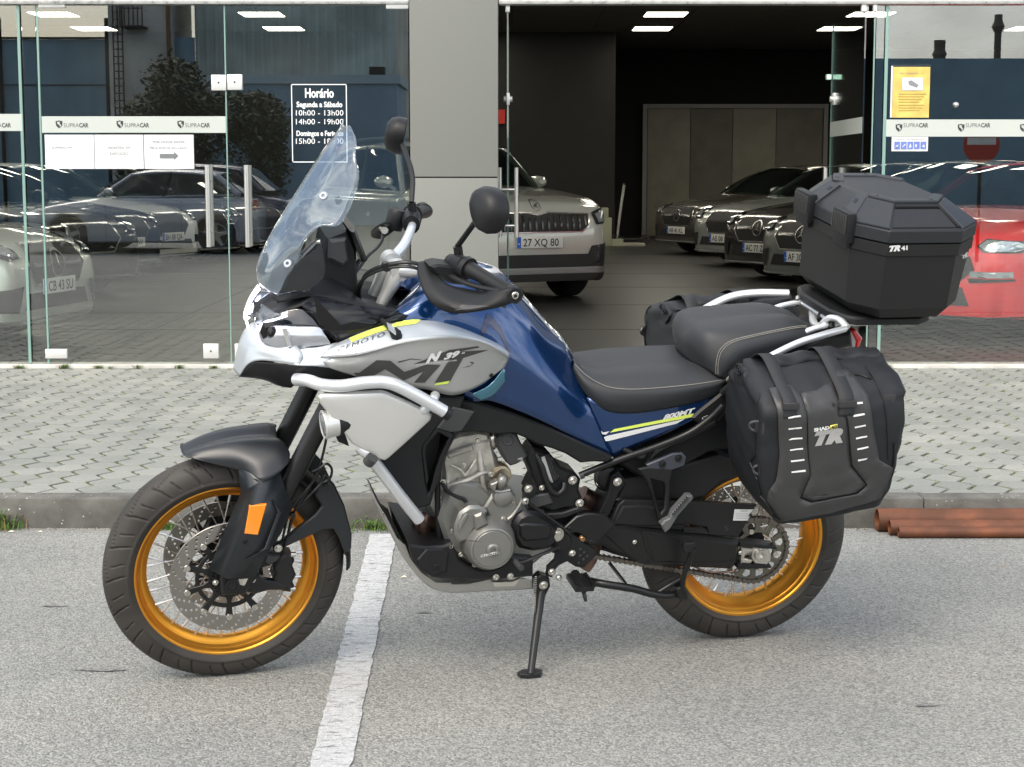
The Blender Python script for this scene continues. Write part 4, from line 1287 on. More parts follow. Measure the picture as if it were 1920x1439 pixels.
# cars parked on the far side of the street, mirrored in the glass
v = vir(470, 430, -9); J_c, jb = make_car('pale blue hatchback parked across the street with red tail lights', Vector((v.x - 4.0, -9, 0)), radians(-88), car_paint('pale_blue_paint', (.30, .34, .40), .3), feats=[], group='cars parked across the street', roofz=1.5, belt=1.0, tail=-4.1, L=4.3)
for s_ in (1, -1):
    add_box('tail_light', (-4.31, s_ * .72 - .16, .80), (-4.24, s_ * .72 + .16, .98), redl, J_c, .02)
v = vir(120, 430, -10); K_c, kb = make_car('dark van like car parked across the street, mirrored low in the left glass', Vector((v.x, -10, 0)), radians(-88), P_navy, feats=[], group='cars parked across the street', roofz=1.6, belt=1.05)

# small things at the back of the showroom
ks = empty('kick_scooter', Vector((atY(1160, 400, 31.3).x, 31.3, PZ)), label='white and black electric kick scooter leaning by the recess', cat='scooter')
mb = MB(); mb.tube([(-.03, 0, .10), (.02, 0, .55), (.10, 0, 1.12)], .024, n=8); mb.build('stem', pm('scooter_white', (.5, .5, .48), .4), ks)
MB().cyl((.10, -.22, 1.13), (.10, .22, 1.13), .018, n=8).build('handlebar', trim, ks)
MB().box((-.05, -.07, .09), (.45, .07, .13), bev=.01).build('deck', trim, ks)
for x in (-.06, .5): MB().lathe([(.05, -.02), (.10, -.02), (.10, .02), (.05, .02)], Matrix.Translation((x, 0, .10)) @ Matrix.Rotation(-pi / 2, 4, 'X'), 16, closed=True).build('wheel', trim, ks)
wb_ = pm('pale_green_box', (.36, .38, .27), .6)
bx = empty('equipment_box', Vector((atY(1134, 400, 30.9).x, 30.9, PZ)), label='pale green stepped equipment box beside the SUV', cat='box')
add_box('cabinet', (-.20, -.15, 0), (.12, .15, .52), wb_, bx, .01); add_box('upper_unit', (-.20, -.13, .525), (.06, .13, .70), wb_, bx, .01); add_box('side_tray', (.125, -.12, 0), (.34, .12, .13), wb_, bx, .01)
ps = add_box('floor_mat', (-.30, -.2, 0), (.32, .2, .05), pm('pale_mat', (.42, .42, .34), .7), None, .01); ps.location = (atY(1176, 455, 31.0).x, 31.0, PZ); tag(ps, 'pale slab lying on the floor beside the kick scooter', 'slab')

# ================================================================== PLANTS, PIPES, LITTER
leafA = pm('weed_leaf', (.085, .16, .025), .7, var=.35, vscale=30)
leafB = pm('dry_stem', (.20, .13, .06), .8)
def tuft(name, p, n, h, spread, label, lie=.5, leaf=True):
    mb = MB()
    for k in range(n):
        a = random.uniform(0, 2 * pi); r0 = abs(random.gauss(0, spread * .45)); hh = h * random.uniform(.45, 1.1)
        b0 = Vector((r0 * cos(a), r0 * sin(a) * .5, 0)); a2 = random.uniform(0, 2 * pi); d = Vector((cos(a2), sin(a2), 0)) * hh * lie
        sidev = Vector((-sin(a2), cos(a2), 0)); wd = random.uniform(.0012, .0024)
        mb.cur = 1 if random.random() < .12 else 0
        P = [b0, b0 + d * .35 + Vector((0, 0, hh * .55)), b0 + d + Vector((0, 0, hh * random.uniform(.55, 1)))]
        vs = []
        for i, q in enumerate(P): ww = wd * (1, .8, .15)[i]; vs += [q - sidev * ww, q + sidev * ww]
        mb.add(vs, [(0, 1, 3, 2), (2, 3, 5, 4)])
        if leaf:
            for t_ in range(random.randint(2, 5)):
                q = P[0].lerp(P[1], random.random()) if random.random() < .4 else P[1].lerp(P[2], random.random())
                aa = random.uniform(0, 2 * pi); s_ = random.uniform(.004, .009)
                u = Vector((cos(aa), sin(aa), random.uniform(-.2, .6))) * s_; v_ = Vector((-sin(aa), cos(aa), random.uniform(-.3, .3))) * s_ * .4
                mb.add([q, q + u * .5 + v_, q + u, q + u * .5 - v_], [(0, 1, 2, 3)])
    o = mb.build(name, [leafA, leafB], smooth=False, recalc=False)
    o.location = p
    tag(o, label, 'weed')
    return o
tuft('weed', Vector((atZ(28, 970, 0).x, YK - .02, 0)), 190, .085, .12, 'feathery weed growing against the kerb at the far left', .5)
tuft('weed', Vector((atZ(700, 990, 0).x, YK - .03, 0)), 120, .055, .14, 'green weed at the kerb foot beside the parking line, behind the engine', .8)
tuft('weed', Vector((atZ(320, 990, 0).x, YK - .02, 0)), 60, .045, .07, 'small weed at the kerb foot seen through the front wheel spokes', .8)
for px, n, h, lb in ((35, 40, .035, 'low weed at the sill left of the glass door'), (118, 60, .04, 'weed clump under the left edge of the glass door'), (205, 18, .02, 'thin sprig at the sill under the first notice'),
                 (182, 40, .03, 'weed at the sill below the first notice'), (258, 34, .035, 'weed at the sill below the arrow notice'), (335, 45, .035, 'weed at the sill left of the floor hinge'),
                 (400, 40, .03, 'weed at the sill in front of the floor hinge'), (1665, 40, .05, 'weed at the sill right of the pannier')):
    tuft('weed', Vector((atY(px, 690, YG - .09).x, YG - .085, PZ)), n, h, .045, lb, 1.0)
# moss tufts in the paver joints
mb = MB()
for p in places:
    if not vis(p): continue
    for sgn in (-1, 1):
        if random.random() < .25: continue
        for k in range(random.randint(3, 10)):
            t_ = random.random(); x = p[0] + sgn * (.0935 - .055 * t_ ); y = p[1] + random.choice((-1, 1)) * .0815 * t_
            a = random.uniform(0, 2 * pi); s_ = random.uniform(.003, .0075)
            q = Vector((x, y, -.006)); u = Vector((cos(a) * s_, sin(a) * s_ * .6, random.uniform(.003, .010))); v_ = Vector((-sin(a), cos(a), 0)) * .0018
            mb.add([q - v_, q + v_, q + u + v_ * .6, q + u - v_ * .6], [(0, 1, 2, 3)])
o = mb.build('joint_moss', pm('moss_green', (.15, .19, .03), .9, var=.4, vscale=6), pv, smooth=False, recalc=False); o['kind'] = 'stuff'
# debris along the kerb foot
mb = MB()
for k in range(900):
    x = random.uniform(-2.4, 2.5); y = YK - abs(random.gauss(0, .022)); s_ = random.uniform(.0015, .006)
    mb.cur = random.choice((0, 0, 1, 2)); a = random.uniform(0, pi)
    c, s2 = cos(a) * s_, sin(a) * s_
    mb.add([(x - c, y - s2, .001), (x + s2 * .6, y - c * .6, .001), (x + c, y + s2, .001), (x, y, .001 + s_ * .7)], [(0, 1, 3), (1, 2, 3), (2, 0, 3), (0, 2, 1)])
tag(mb.build('kerb_debris', [pm('grit_dark', (.09, .075, .05), .9), pm('grit_pale', (.42, .38, .30), .9), pm('moss_bits', (.10, .12, .03), .9)], smooth=False, recalc=False), kind='stuff')
lf = pm('pale_leaf_litter', (.55, .50, .42), .8)
for i, (px, py, s_) in enumerate(((757, 1084, .012), (20, 999, .014), (75, 999, .01), (640, 1000, .016))):
    mb = MB(); mb.add([(-s_, 0, .002), (0, -s_ * .5, .004), (s_ * 1.1, 0, .003), (.1 * s_, s_ * .9, .008)], [(0, 1, 2), (0, 2, 3)])
    o = mb.build('litter_scrap', lf, smooth=False, recalc=False); o.location = atZ(px, py, 0)
    tag(o, ['white scrap lying on the asphalt right of the parking line', 'pale scrap at the kerb foot by the weed at the far left', 'pale scrap at the kerb foot between weed and front tyre', 'yellowish leaf at the kerb foot behind the front wheel'][i], 'litter')
# three rusty pipes on the road against the kerb
rust = pm('rusty_steel', (.20, .065, .025), .55, .25, vcol=(.105, .04, .02), vscale=7, rvar=.12, bump=.2, bscale=60, vpos=(.35, .62), detail=7)
for i, (px, r_, y_, lb) in enumerate(((1671, .045, -.050, 'thickest rusty pipe, against the kerb at the right'), (1679, .030, -.125, 'middle rusty pipe of the three beside the kerb'), (1686, .021, -.176, 'thinnest rusty pipe, nearest the road'))):
    mb = MB(); ln = 1.6
    mb.lathe([(r_, 0), (r_, ln), (r_ - .004, ln), (r_ - .004, 0)], Matrix.Rotation(pi / 2, 4, 'Y'), 28, closed=True)
    x0 = (px - 960) / FPX * (YK + y_) * 1.0
    o = mb.build('rusty_pipe', rust); o.location = (atZ(px, 1000, r_).x, YK + y_, r_); tag(o, lb, 'pipe')
# dark tree across the street
tr = empty('broad_tree', (vir(330, 300, -22).x, -22, 0), label='dark bushy tree across the street mirrored in the glass doors', cat='tree')
bark = pm('bark', (.05, .04, .03), .9)
mb = MB(); mb.tube([(0, 0, 0), (.1, 0, 1.5), (0, .1, 3.4)], [.22, .16, .07], n=9)
for k in range(7):
    a = k * .9; mb.tube([(.05, 0, 1.2 + k * .2), (.7 * cos(a), .6 * sin(a), 1.9 + .25 * k), (1.4 * cos(a), 1.0 * sin(a), 2.2 + .3 * k)], [.07, .05, .02], n=6)
mb.build('trunk', bark, tr)
mb = MB(); s_ = FPX / (2 * YG + 22)
def crown_pt():
    k = random.random()
    blobs = [(330, 165, 45, 55), (430, 215, 75, 42), (330, 215, 90, 45), (490, 230, 45, 55), (250, 250, 50, 30), (420, 300, 110, 60), (300, 290, 90, 60), (505, 300, 30, 90)]
    bx_, by_, rx, ry = random.choice(blobs)
    a = random.uniform(0, 2 * pi); r = random.random() ** .4
    px, py = bx_ + rx * r * cos(a), by_ + ry * r * sin(a)
    v = vir(px, py, -22); return Vector((v.x - tr.location.x, random.gauss(0, .7), v.z))
for k in range(16000):
    q = crown_pt()
    if q.z < .3: continue
    a = random.uniform(0, 2 * pi); b2 = random.uniform(-1, 1); L_ = random.uniform(.08, .2)
    u = Vector((cos(a), sin(a), b2)) * L_; v_ = Vector((-sin(a), cos(a), random.uniform(-.5, .5))) * L_ * .35
    mb.add([q, q + u * .5 + v_, q + u, q + u * .5 - v_], [(0, 1, 2, 3)])
mb.build('crown', pm('dark_foliage', (.030, .045, .018), .7, var=.4, vscale=2), tr, smooth=False, recalc=False)

# ================================================================== MOTORCYCLE
psi, lam, steer = .263427, .196929, .055117
fw = Vector((-cos(psi), -sin(psi), 0)); lf = Vector((sin(psi), -cos(psi), 0)); up = Vector((0, 0, 1))
u2 = up * cos(lam) + lf * sin(lam); l2 = lf * cos(lam) - up * sin(lam)
BM = Matrix(((fw.x, l2.x, u2.x, -.06634), (fw.y, l2.y, u2.y, 4.76601), (fw.z, l2.z, u2.z, 0), (0, 0, 0, 1)))
BI = BM.inverted()
XF, XR, RF, RR = .765, -.766, .3295, .3205
CAST = radians(25.5)
SAX = Vector((-sin(CAST), 0, cos(CAST)))
SM = Matrix.Translation((XF + .105, 0, 0)) @ Matrix.Rotation(steer, 4, SAX) @ Matrix.Translation((-(XF + .105), 0, 0))
SI = SM.inverted()
def _hit(M, px, py, w):
    o = M @ CO; d = (M.to_3x3() @ ray(px, py)); t = (w - o.y) / d.y
    return o + d * t
def B(px, py, w): return _hit(BI, px, py, w)
def SB(px, py, w): return _hit(SI @ BI, px, py, w)
bike = empty('motorcycle', matrix=BM, label='blue and silver adventure touring motorcycle with gold spoked wheels leaning on its side stand', cat='motorcycle')

blk = pm('black_plastic', (.009, .0095, .0105), .48, spec=.32, bump=.12, bscale=900, bdist=.0006)
blk_s = pm('satin_black_metal', (.010, .0105, .011), .36, .25)
blk_g = pm('gloss_black', (.006, .006, .007), .16, spec=.4)
dgrey = pm('dark_grey_plastic', (.034, .035, .036), .5)
fendm = pm('fender_black', (.012, .0145, .018), .36, bump=.1, bscale=900, bdist=.0005)
guardm = pm('guard_black', (.012, .0155, .019), .34)
silver = pm('silver_paint', (.47, .51, .54), .40, .5, coat=.35, coatr=.12)
silver2 = pm('grey_silver_paint', (.40, .405, .395), .38, .5, coat=.5, coatr=.1)
satin = pm('satin_silver_tube', (.68, .70, .72), .40, .7)
platem = pm('satin_aluminium_plate', (.60, .60, .58), .36, .6)
cast = pm('cast_aluminium', (.46, .445, .40), .48, .75, bump=.4, bscale=420, bdist=.001, var=.22, vscale=26, rvar=.1)
cast2 = pm('grey_engine_cover', (.24, .24, .225), .42, .7, bump=.12, bscale=500, bdist=.0005)
steelb = pm('bolt_steel', (.62, .60, .55), .25, 1.0)
discm = pm('brake_disc_steel', (.36, .345, .32), .33, 1.0)
spokem = pm('spoke_steel', (.62, .61, .58), .3, 1.0)
gold = pm('gold_anodised_rim', (.80, .36, .045), .34, .92)
tyrem = pm('motorcycle_tyre', (.030, .027, .023), .66, var=.18, vscale=7, bump=.15, bscale=300, bdist=.0008)
blue = pm('deep_blue_metallic', (.002, .034, .130), .2, .65, coat=1.0, coatr=.02)
seatm = pm('seat_vinyl', (.024, .026, .029), .52, spec=.4, bump=.5, bscale=1300, bdist=.0006)
stitchm = pm('pale_stitching', (.38, .36, .31), .8)
limem = pm('lime_decal', (.62, .74, .12), .4); whitem = pm('white_decal', (.62, .63, .62), .4); darkdec = pm('charcoal_decal', (.045, .045, .043), .4)
amber = pm('amber_reflector', (.95, .25, .0), .25, coat=1, emis=(1, .28, 0), estr=0.0)
redm = pm('red_lens', (.62, .02, .015), .15, coat=1)
copper = pm('heat_stained_steel', (.20, .125, .10), .38, .9, var=.4, vscale=12)
bashm = pm('bash_plate_alu', (.44, .435, .41), .38, .85)
chainm = pm('chain_steel', (.20, .18, .16), .4, 1.0)
sprm = pm('sprocket_grey', (.17, .165, .135), .4, .8)
screen = glass('windscreen_plastic', (.80, .85, .88), 1.75, .0, .10, (.42, .50, .60))  # bluish diffuse share stands in for the reflection on the plastic
screen2 = glass('smoked_plastic', (.22, .27, .30), 1.7, .02, .15, (.02, .03, .04))
drl = pm('daylight_strip', (.9, .9, 1), .3, emis=(.85, .82, 1.0), estr=3.5)
lensb = pm('headlamp_reflector', (.42, .44, .47), .22, .7, coat=.6)

def surf(name, rows, mat, parent=None, fn=B, mirror=True, su=5, sv=5, thick=.0025, ang=50, sub=0, M=None, lin_u=False, lin_v=False):
    """smooth sheet through measured points; rows of (px, py, lateral); mirrored to the far side"""
    parent = parent or bike
    R = [[fn(*p) for p in r] for r in rows]
    R = [[Vector(p) for p in r] for r in R]
    def dens(l, n, lin):
        if lin:
            o = []
            for a, b in zip(l, l[1:]):
                for k in range(n): o.append(a.lerp(b, k / n))
            return o + [l[-1]]
        return catmull(l, n)
    R = [dens(r, su, lin_u) for r in R]
    cols = [dens([r[i] for r in R], sv, lin_v) for i in range(len(R[0]))]
    mb = MB()
    closed = all(abs(r[0].y) < 1e-5 for r in R)
    mb.grid(cols)
    mc = [[Vector((p.x, -p.y, p.z)) for p in c] for c in cols]
    if mirror and closed: mb.grid(mc)
    o = mb.build(name, mat, parent, ang=ang, thick=thick, weld=True, M=M)
    if thick: o.modifiers['thickness'].offset = 0
    if mirror and not closed:
        o2 = MB().grid(mc).build(name, mat, parent, ang=ang, thick=thick, weld=True, M=M)
        if thick: o2.modifiers['thickness'].offset = 0
    return o

def plate(name, pts, w0, w1, mat, parent=None, holes=(), bev=.003, fn=B, M=None, mirror=False, mb=None):
    """solid plate: outline measured on its near face (lateral w1), reaching back to w0"""
    parent = parent or bike
    own = mb is None
    mb = mb or MB()
    q = [fn(px, py, w1) for px, py in pts]
    hs = [[(lambda v: (v.x, v.z))(fn(px, py, w1)) for px, py in h] for h in holes]
    mb.prism([(v.x, v.z) for v in q], lambda x, y, h: Vector((x, h, y)), w0, w1, holes=hs, bev=bev)
    if mirror: MB().prism([(v.x, v.z) for v in q], lambda x, y, h: Vector((x, -h, y)), w0, w1, holes=hs, bev=bev).build(name, mat, parent, M=M, ang=30)
    return mb.build(name, mat, parent, M=M, ang=30) if own else mb
def circ_px(px, py, w, r, n=20, fn=B):
    c = fn(px, py, w); return c
LAT = Matrix.Rotation(-pi / 2, 4, 'X')            # local z -> lateral (+y)
def lathe_at(mb, px, py, w, prof, n=24, fn=B, closed=False):
    c = fn(px, py, w); mb.lathe([(r, h) for r, h in prof], Matrix.Translation(c) @ LAT, n, closed=closed); return mb
def bolt(mb, px, py, w, r=.006, h=.005, fn=B):
    c = fn(px, py, w)
    mb.lathe([(r * 1.35, -.004), (r * 1.35, 0), (r, .0005), (r, h * .8), (r * .85, h), (r * .5, h), (r * .5, h * .4), (0, h * .4)], Matrix.Translation(c) @ LAT, 14); return mb
def tubeB(name, pts, r, mat, parent=None, fn=B, mirror=False, n=12, sub=6, M=None, smooth=True, flat=None):
    mb = MB(); P = [fn(*p) for p in pts]
    mb.tube(P, r, n=n, sub=sub, smooth=smooth, flat=flat)
    if mirror: MB().tube([(p.x, -p.y, p.z) for p in P], r, n=n, sub=sub, smooth=smooth, flat=flat).build(name, mat, parent or bike, M=M, ang=45)
    return mb.build(name, mat, parent or bike, M=M, ang=45)
def bvh_of(o):
    me = o.data; return BVHTree.FromPolygons([v.co.copy() for v in me.vertices], [tuple(p.vertices) for p in me.polygons])
def decal(name, polys, target, mat, parent=None, w=.2, off=.0012, fn=B, maxe=.02, M=None):
    """flat print draped on a body panel; polygons measured in the photograph"""
    bv = target if isinstance(target, BVHTree) else bvh_of(target)
    if isinstance(target, BVHTree): off += .0017
    out_ = []
    cam_l = BI @ CO if fn is B else SI @ BI @ CO
    PP = []
    for poly in polys:
        if isinstance(poly, tuple) and poly[0] == 'tris':
            PP.append(('tris', [(lambda v: (v.x, v.z))(fn(x, y, w)) for x, y in poly[1]], poly[2]))
        else: PP.append([(lambda v: (v.x, v.z))(fn(x, y, w)) for x, y in poly])
    frame = lambda x, z: Vector((x, w, z))
    dr = lambda p: (p - cam_l).normalized()
    return onto(bv, PP, frame, dr, off, maxe, start=.5).build(name, mat, parent or bike, M=M, recalc=False)
def text_px(s, x0, y0, x1, y1, hpx, bold=0, shear=0, spacing=1.0, ux=0):
    """lettering as triangles in photo pixels: baseline (x0,y0)->(x1,y1)"""
    V, T, Wd = text_tris(s, bold, shear, spacing)
    dx, dy = (x1 - x0) / Wd, (y1 - y0) / Wd
    return ('tris', [(x0 + x * dx + y / .7 * hpx * ux, y0 + x * dy - y / .7 * hpx) for x, y in V], T)

# ------------------------------------------------------------------ wheels
def tyre_mesh(R, wd, rin, name, parent, M, pitch_n, seed=0):
    NT, NS = 840, 58
    sh = .66
    th = np.linspace(0, 2 * pi, NT, endpoint=False)[:, None]
    s = np.linspace(-1, 1, NS)[None, :]
    # section: crown arc then sidewall; arc length parameter s
    a = s * radians(118)
    ccx = R - wd * .52
    yy = wd * .5 * np.sin(a) * (1 + .06 * np.cos(2 * a))
    rr = np.where(np.abs(a) < pi / 2, ccx + wd * .52 * np.cos(a), 0)
    over = np.abs(a) >= pi / 2
    fr = (np.abs(a) - pi / 2) / (radians(118) - pi / 2)
    rr = np.where(over, ccx - fr * (ccx - rin), rr)
    yy = np.where(over, np.sign(a) * (wd * .5 * (1 - .26 * np.clip(fr, 0, 1) ** 1.5)), yy)
    # tread pattern
    u = (np.abs(s) / sh); side = (s > 0)
    ph = (th / (2 * pi) * pitch_n + np.where(side, 0.0, .5)) % 1.0
    def gr(c, wdt, lo, hi):
        d = np.abs((ph - c + .5) % 1.0 - .5)
        m = np.clip((wdt - d) / (wdt * .35), 0, 1)
        e = np.clip((u - lo) / .05, 0, 1) * np.clip((hi - u) / .05, 0, 1)
        return m * e
    g = gr(.10 + .55 * u - .12 * u * u, .028, .30, 1.12)
    g = np.maximum(g, gr(.55 + .40 * u, .020, .55, 1.02))
    g = np.maximum(g, gr((1.30 - 1.9 * u) % 1.0, .032, .04, .56))
    depth = .0065 * g
    depth += .0007 * ((np.abs(u - 1.12) < .02))
    rr = rr + np.zeros_like(th) - depth * np.clip(np.cos(a), .25, 1)
    yy = yy + np.zeros_like(th) - depth * np.sin(a) * .8
    X = rr * np.cos(th); Z = rr * np.sin(th)
    V = np.stack([X, yy, Z], -1).reshape(-1, 3)
    i = np.arange(NT)[:, None]; j = np.arange(NS - 1)[None, :]; i2 = (i + 1) % NT
    F = np.stack([i * NS + j, i * NS + j + 1, i2 * NS + j + 1, i2 * NS + j], -1).reshape(-1, 4)
    me = bpy.data.meshes.new(name)
    me.vertices.add(len(V)); me.vertices.foreach_set('co', V.ravel())
    me.loops.add(F.size); me.loops.foreach_set('vertex_index', F.ravel().astype(np.int32))
    me.polygons.add(len(F)); me.polygons.foreach_set('loop_start', np.arange(0, F.size, 4, dtype=np.int32))
    me.polygons.foreach_set('use_smooth', np.ones(len(F), bool))
    me.materials.append(tyrem); me.update(calc_edges=True); me.validate()
    o = bpy.data.objects.new(name, me); COL.objects.link(o); o.parent = parent; o.matrix_local = M
    return o
def make_wheel(R, wd, rf_, hw, pitch, M, nsp, hubw, hubr):
    """wheel part with tyre, gold rim, hub and spokes as sub-parts, axle at the origin of M, axle along y"""
    rin = rf_ - .008
    wh = MB(); wh.lathe([(.010, -hubw - .02), (.024, -hubw - .02), (.026, -hubw), (hubr, -hubw + .004), (hubr, -hubw + .012), (.024, -hubw + .022), (.021, 0), (.024, hubw - .022), (hubr, hubw - .012), (hubr, hubw - .004), (.026, hubw), (.024, hubw + .02), (.010, hubw + .02)], LAT, 36)
    wo = wh.build('wheel_hub', blk_s, bike, M=M)
    tyre_mesh(R, wd, rin, 'tyre', wo, Matrix.Identity(4), pitch)
    rm = MB()
    f = rf_
    pr = [(f, hw), (f - .003, hw + .003), (f - .009, hw + .003), (f - .012, hw), (f - .013, hw - .006), (f - .0165, hw - .012), (f - .0185, hw - .014), (f - .020, hw - .020), (f - .033, hw * .42), (f - .041, hw * .26), (f - .0425, hw * .12), (f - .0425, 0)]
    pr = pr + [(r, -h) for r, h in reversed(pr[:-1])]
    inner = [(f - .010, -hw + .004), (f - .030, -hw * .3), (f - .030, hw * .3), (f - .010, hw - .004)]
    rm.lathe(pr + inner, LAT, 120, closed=True)
    rm.build('rim', gold, wo, ang=28)
    # spokes
    r0, r1 = hubr - .004, f - .041
    ms = MB(); nip = MB()
    base = {}
    for kind in range(4):
        sd_ = 1 if kind < 2 else -1; dirn = 1 if kind % 2 == 0 else -1
        a0 = dirn * radians(62)
        p0 = Vector((r0 * cos(a0), sd_ * (hubw - .008), r0 * sin(a0)))
        p1 = Vector((r1, -sd_ * .0 + sd_ * .008, 0))
        mb = MB(); mb.cyl(p0, p1, .0019, n=6); d = (p1 - p0).normalized(); mb.cyl(p1 - d * .022, p1 + d * .002, .0034, n=6)
        base[kind] = mb
    mesh = {}
    for k in range(nsp):
        kind = [0, 2, 1, 3][k % 4]
        Ms = Matrix.Rotation(-2 * pi * k / nsp, 4, 'Y')
        if kind not in mesh:
            o = base[kind].build('spoke', spokem, wo, M=Ms); mesh[kind] = o.data
        else: linked('spoke', mesh[kind], wo, Ms)
    return wo
def brake_disc(ro, ri, y, M, n_btn, carr_r, mat_c, holes=True, parent=None):
    def C(r, n, a0=0): return [(r * cos(a0 + 2 * pi * k / n), r * sin(a0 + 2 * pi * k / n)) for k in range(n)]
    hs = [C(ri, 60)]
    if holes:
        for k in range(24):
            for q, rr in enumerate((.18, .42, .66, .86)):
                a = 2 * pi * (k + q * .27) / 24; r = ri + (ro - ri) * rr
                hs.append([(r * cos(a) + .0036 * cos(t), r * sin(a) + .0036 * sin(t)) for t in [2 * pi * i / 6 for i in range(6)]])
    mb = MB(); mb.prism(C(ro, 96), lambda x, z, h: Vector((x, h, z)), y - .0025, y + .0025, holes=hs, bev=.0005)
    o = mb.build('brake_disc', discm, parent or bike, M=M)
    mb = MB()
    arms = []
    for k in range(n_btn):
        a = 2 * pi * k / n_btn
        Ma = Matrix.Rotation(-a, 4, 'Y')
        pts = [(-.016, .040), (.016, .040), (.006, carr_r - .02), (.010, ri - .002), (0, ri + .004), (-.010, ri - .002), (-.006, carr_r - .02)]
        mb.prism(pts, lambda x, z, h: Ma @ Vector((x, h, z)), y - .004, y + .003, bev=.001)
    mb.prism(C(.052, 40), lambda x, z, h: Vector((x, h, z)), y - .004, y + .004, holes=[C(.028, 30)], bev=.001)
    mb.prism(C(carr_r, 60), lambda x, z, h: Vector((x, h, z)), y - .004, y + .002, holes=[C(carr_r - .011, 60)], bev=.001)
    mb.build('disc_carrier', mat_c, o)
    mb = MB()
    for k in range(n_btn):
        a = 2 * pi * k / n_btn; c = Vector((ri * sin(a), y, ri * cos(a)))
        c = Matrix.Rotation(-a, 4, 'Y') @ Vector((0, y, ri + .001))
        s_ = 1 if y > 0 else -1
        mb.lathe([(0.0, .001), (.0025, .001), (.0035, .0035), (.0085, .0035), (.0095, .002), (.0095, -.004)], Matrix.Translation(c + Vector((0, s_ * .003, 0))) @ Matrix.Rotation(-pi / 2 * s_, 4, 'X'), 16)
    mb.build('disc_button', steelb, o)
    return o
MF = SM @ Matrix.Translation((XF, 0, RF)); MR = Matrix.Translation((XR, 0, RR))
make_wheel(RF, .112, .2555, .041, 20, MF @ Matrix.Rotation(.12, 4, 'Y'), 36, .034, .043)
make_wheel(RR, .150, .2310, .060, 18, MR @ Matrix.Rotation(.3, 4, 'Y'), 36, .050, .050)
for y in (.072, -.072): brake_disc(.160, .118, y, MF, 10, .092, blk_s)
brake_disc(.130, .095, -.085, MR, 8, .07, blk_s)
# tone ring
mb = MB()
def C2(r, n, a0=0): return [(r * cos(a0 + 2 * pi * k / n), r * sin(a0 + 2 * pi * k / n)) for k in range(n)]
mb.prism(C2(.058, 60), lambda x, z, h: Vector((x, h, z)), .078, .080, holes=[C2(.036, 40)] + [[(.047 * cos(a) + q * cos(a) - .0016 * p * sin(a), .047 * sin(a) + q * sin(a) + .0016 * p * cos(a)) for q, p in ((-.006, -1), (.006, -1), (.006, 1), (-.006, 1))] for a in [2 * pi * k / 30 for k in range(30)]])
mb.build('tone_ring', blk_s, bike, M=MF)

# ------------------------------------------------------------------ front end (steered)
a_low = SB(577, 839, .105)
def fork_pt(z, y): t = (z - a_low.z) / SAX.z; p = a_low + SAX * t; return Vector((p.x, y, p.z))
for y in (.105, -.105):
    mb = MB(); mb.cyl(fork_pt(.44, y), fork_pt(1.03, y), .0265, n=28)
    fo = mb.build('fork_tube', blk_s, bike, M=SM)
    mb = MB(); mb.cyl(fork_pt(.33, y), fork_pt(.50, y), .0215, n=20); mb.build('slider', steelb, fo)
    b_ = fork_pt(.33, y); ax_ = Vector((XF, y, RF))
    mb = MB(); s_ = 1 if y > 0 else -1
    mb.prism([(ax_.x - .035, ax_.z - .035), (ax_.x + .028, ax_.z - .03), (ax_.x + .032, ax_.z + .02), (b_.x + .03, b_.z + .10), (b_.x - .04, b_.z + .10), (b_.x - .05, b_.z + .02)],
             lambda x, z, h: Vector((x, s_ * h, z)), .086, .122, bev=.006)
    mb.build('fork_foot', blk_s, fo)
mb = MB(); mb.cyl((XF, -.13, RF), (XF, .128, RF), .012, n=20); mb.lathe([(.020, 0), (.020, .006), (.013, .007), (.012, .002), (.0, .002)], Matrix.Translation((XF, .122, RF)) @ LAT, 24); mb.build('front_axle', blk_s, bike, M=SM)
# lower triple clamp
mb = MB(); c = fork_pt(.90, 0); mb.box((c.x - .045, -.14, c.z - .02), (c.x + .045, .14, c.z + .02), bev=.01); mb.build('lower_clamp', blk_s, bike, M=SM)
# leg guard, two facets
G = {k: SB(*v) for k, v in dict(A=(447, 878, .100), A2=(451, 925, .096), C=(391, 1068, .100), D=(417, 1081, .146), E=(489, 903, .152), E2=(470, 888, .128), F=(524, 884, .138), G=(539, 929, .142), H=(549, 947, .140), I=(527, 1001, .142), J=(502, 1037, .142), K=(478, 1084, .138), L=(430, 1088, .138)).items()}
def facets(name, V, F, mat, M=None, thick=.003, parent=None, smooth=True, ang=25, mirror=False):
    ks = list(V); mb = MB(); mb.add([V[k] for k in ks], [[ks.index(c) for c in f] for f in F])
    if mirror: mb.add([Vector((V[k].x, -V[k].y, V[k].z)) for k in ks], [[ks.index(c) for c in reversed(f)] for f in F])
    return mb.build(name, mat, parent or bike, smooth, ang, M=M, thick=thick)
for s_ in (1, -1):
    V = {k: Vector((v.x, v.y * s_, v.z)) for k, v in G.items()}
    go = facets('fork_guard', V, [('A', 'A2', 'E', 'E2'), ('A2', 'C', 'D', 'E'), ('E', 'D', 'L', 'K', 'J', 'I', 'H', 'G', 'F')], guardm, M=SM, ang=12)
    if s_ == 1:
        gv = bvh_of(go)
        # raised arrow facet, reflector, screws
        plate('reflector', [(468, 949), (500, 946.5), (484, 1004), (459, 1001.5)], .142, .1525, amber, go, fn=SB, bev=.002)
        mb = MB(); bolt(mb, 459, 1015, .1425, .0085, .004, SB); bolt(mb, 439, 1061, .1405, .0085, .004, SB); mb.build('screw', blk_s, go)
        plate('guard_ridge', [(512, 937), (528, 961), (503, 1030), (479, 1041), (459, 1049), (484, 1038), (496, 1029), (520, 964)], .138, .1455, guardm, go, fn=SB, bev=.002)
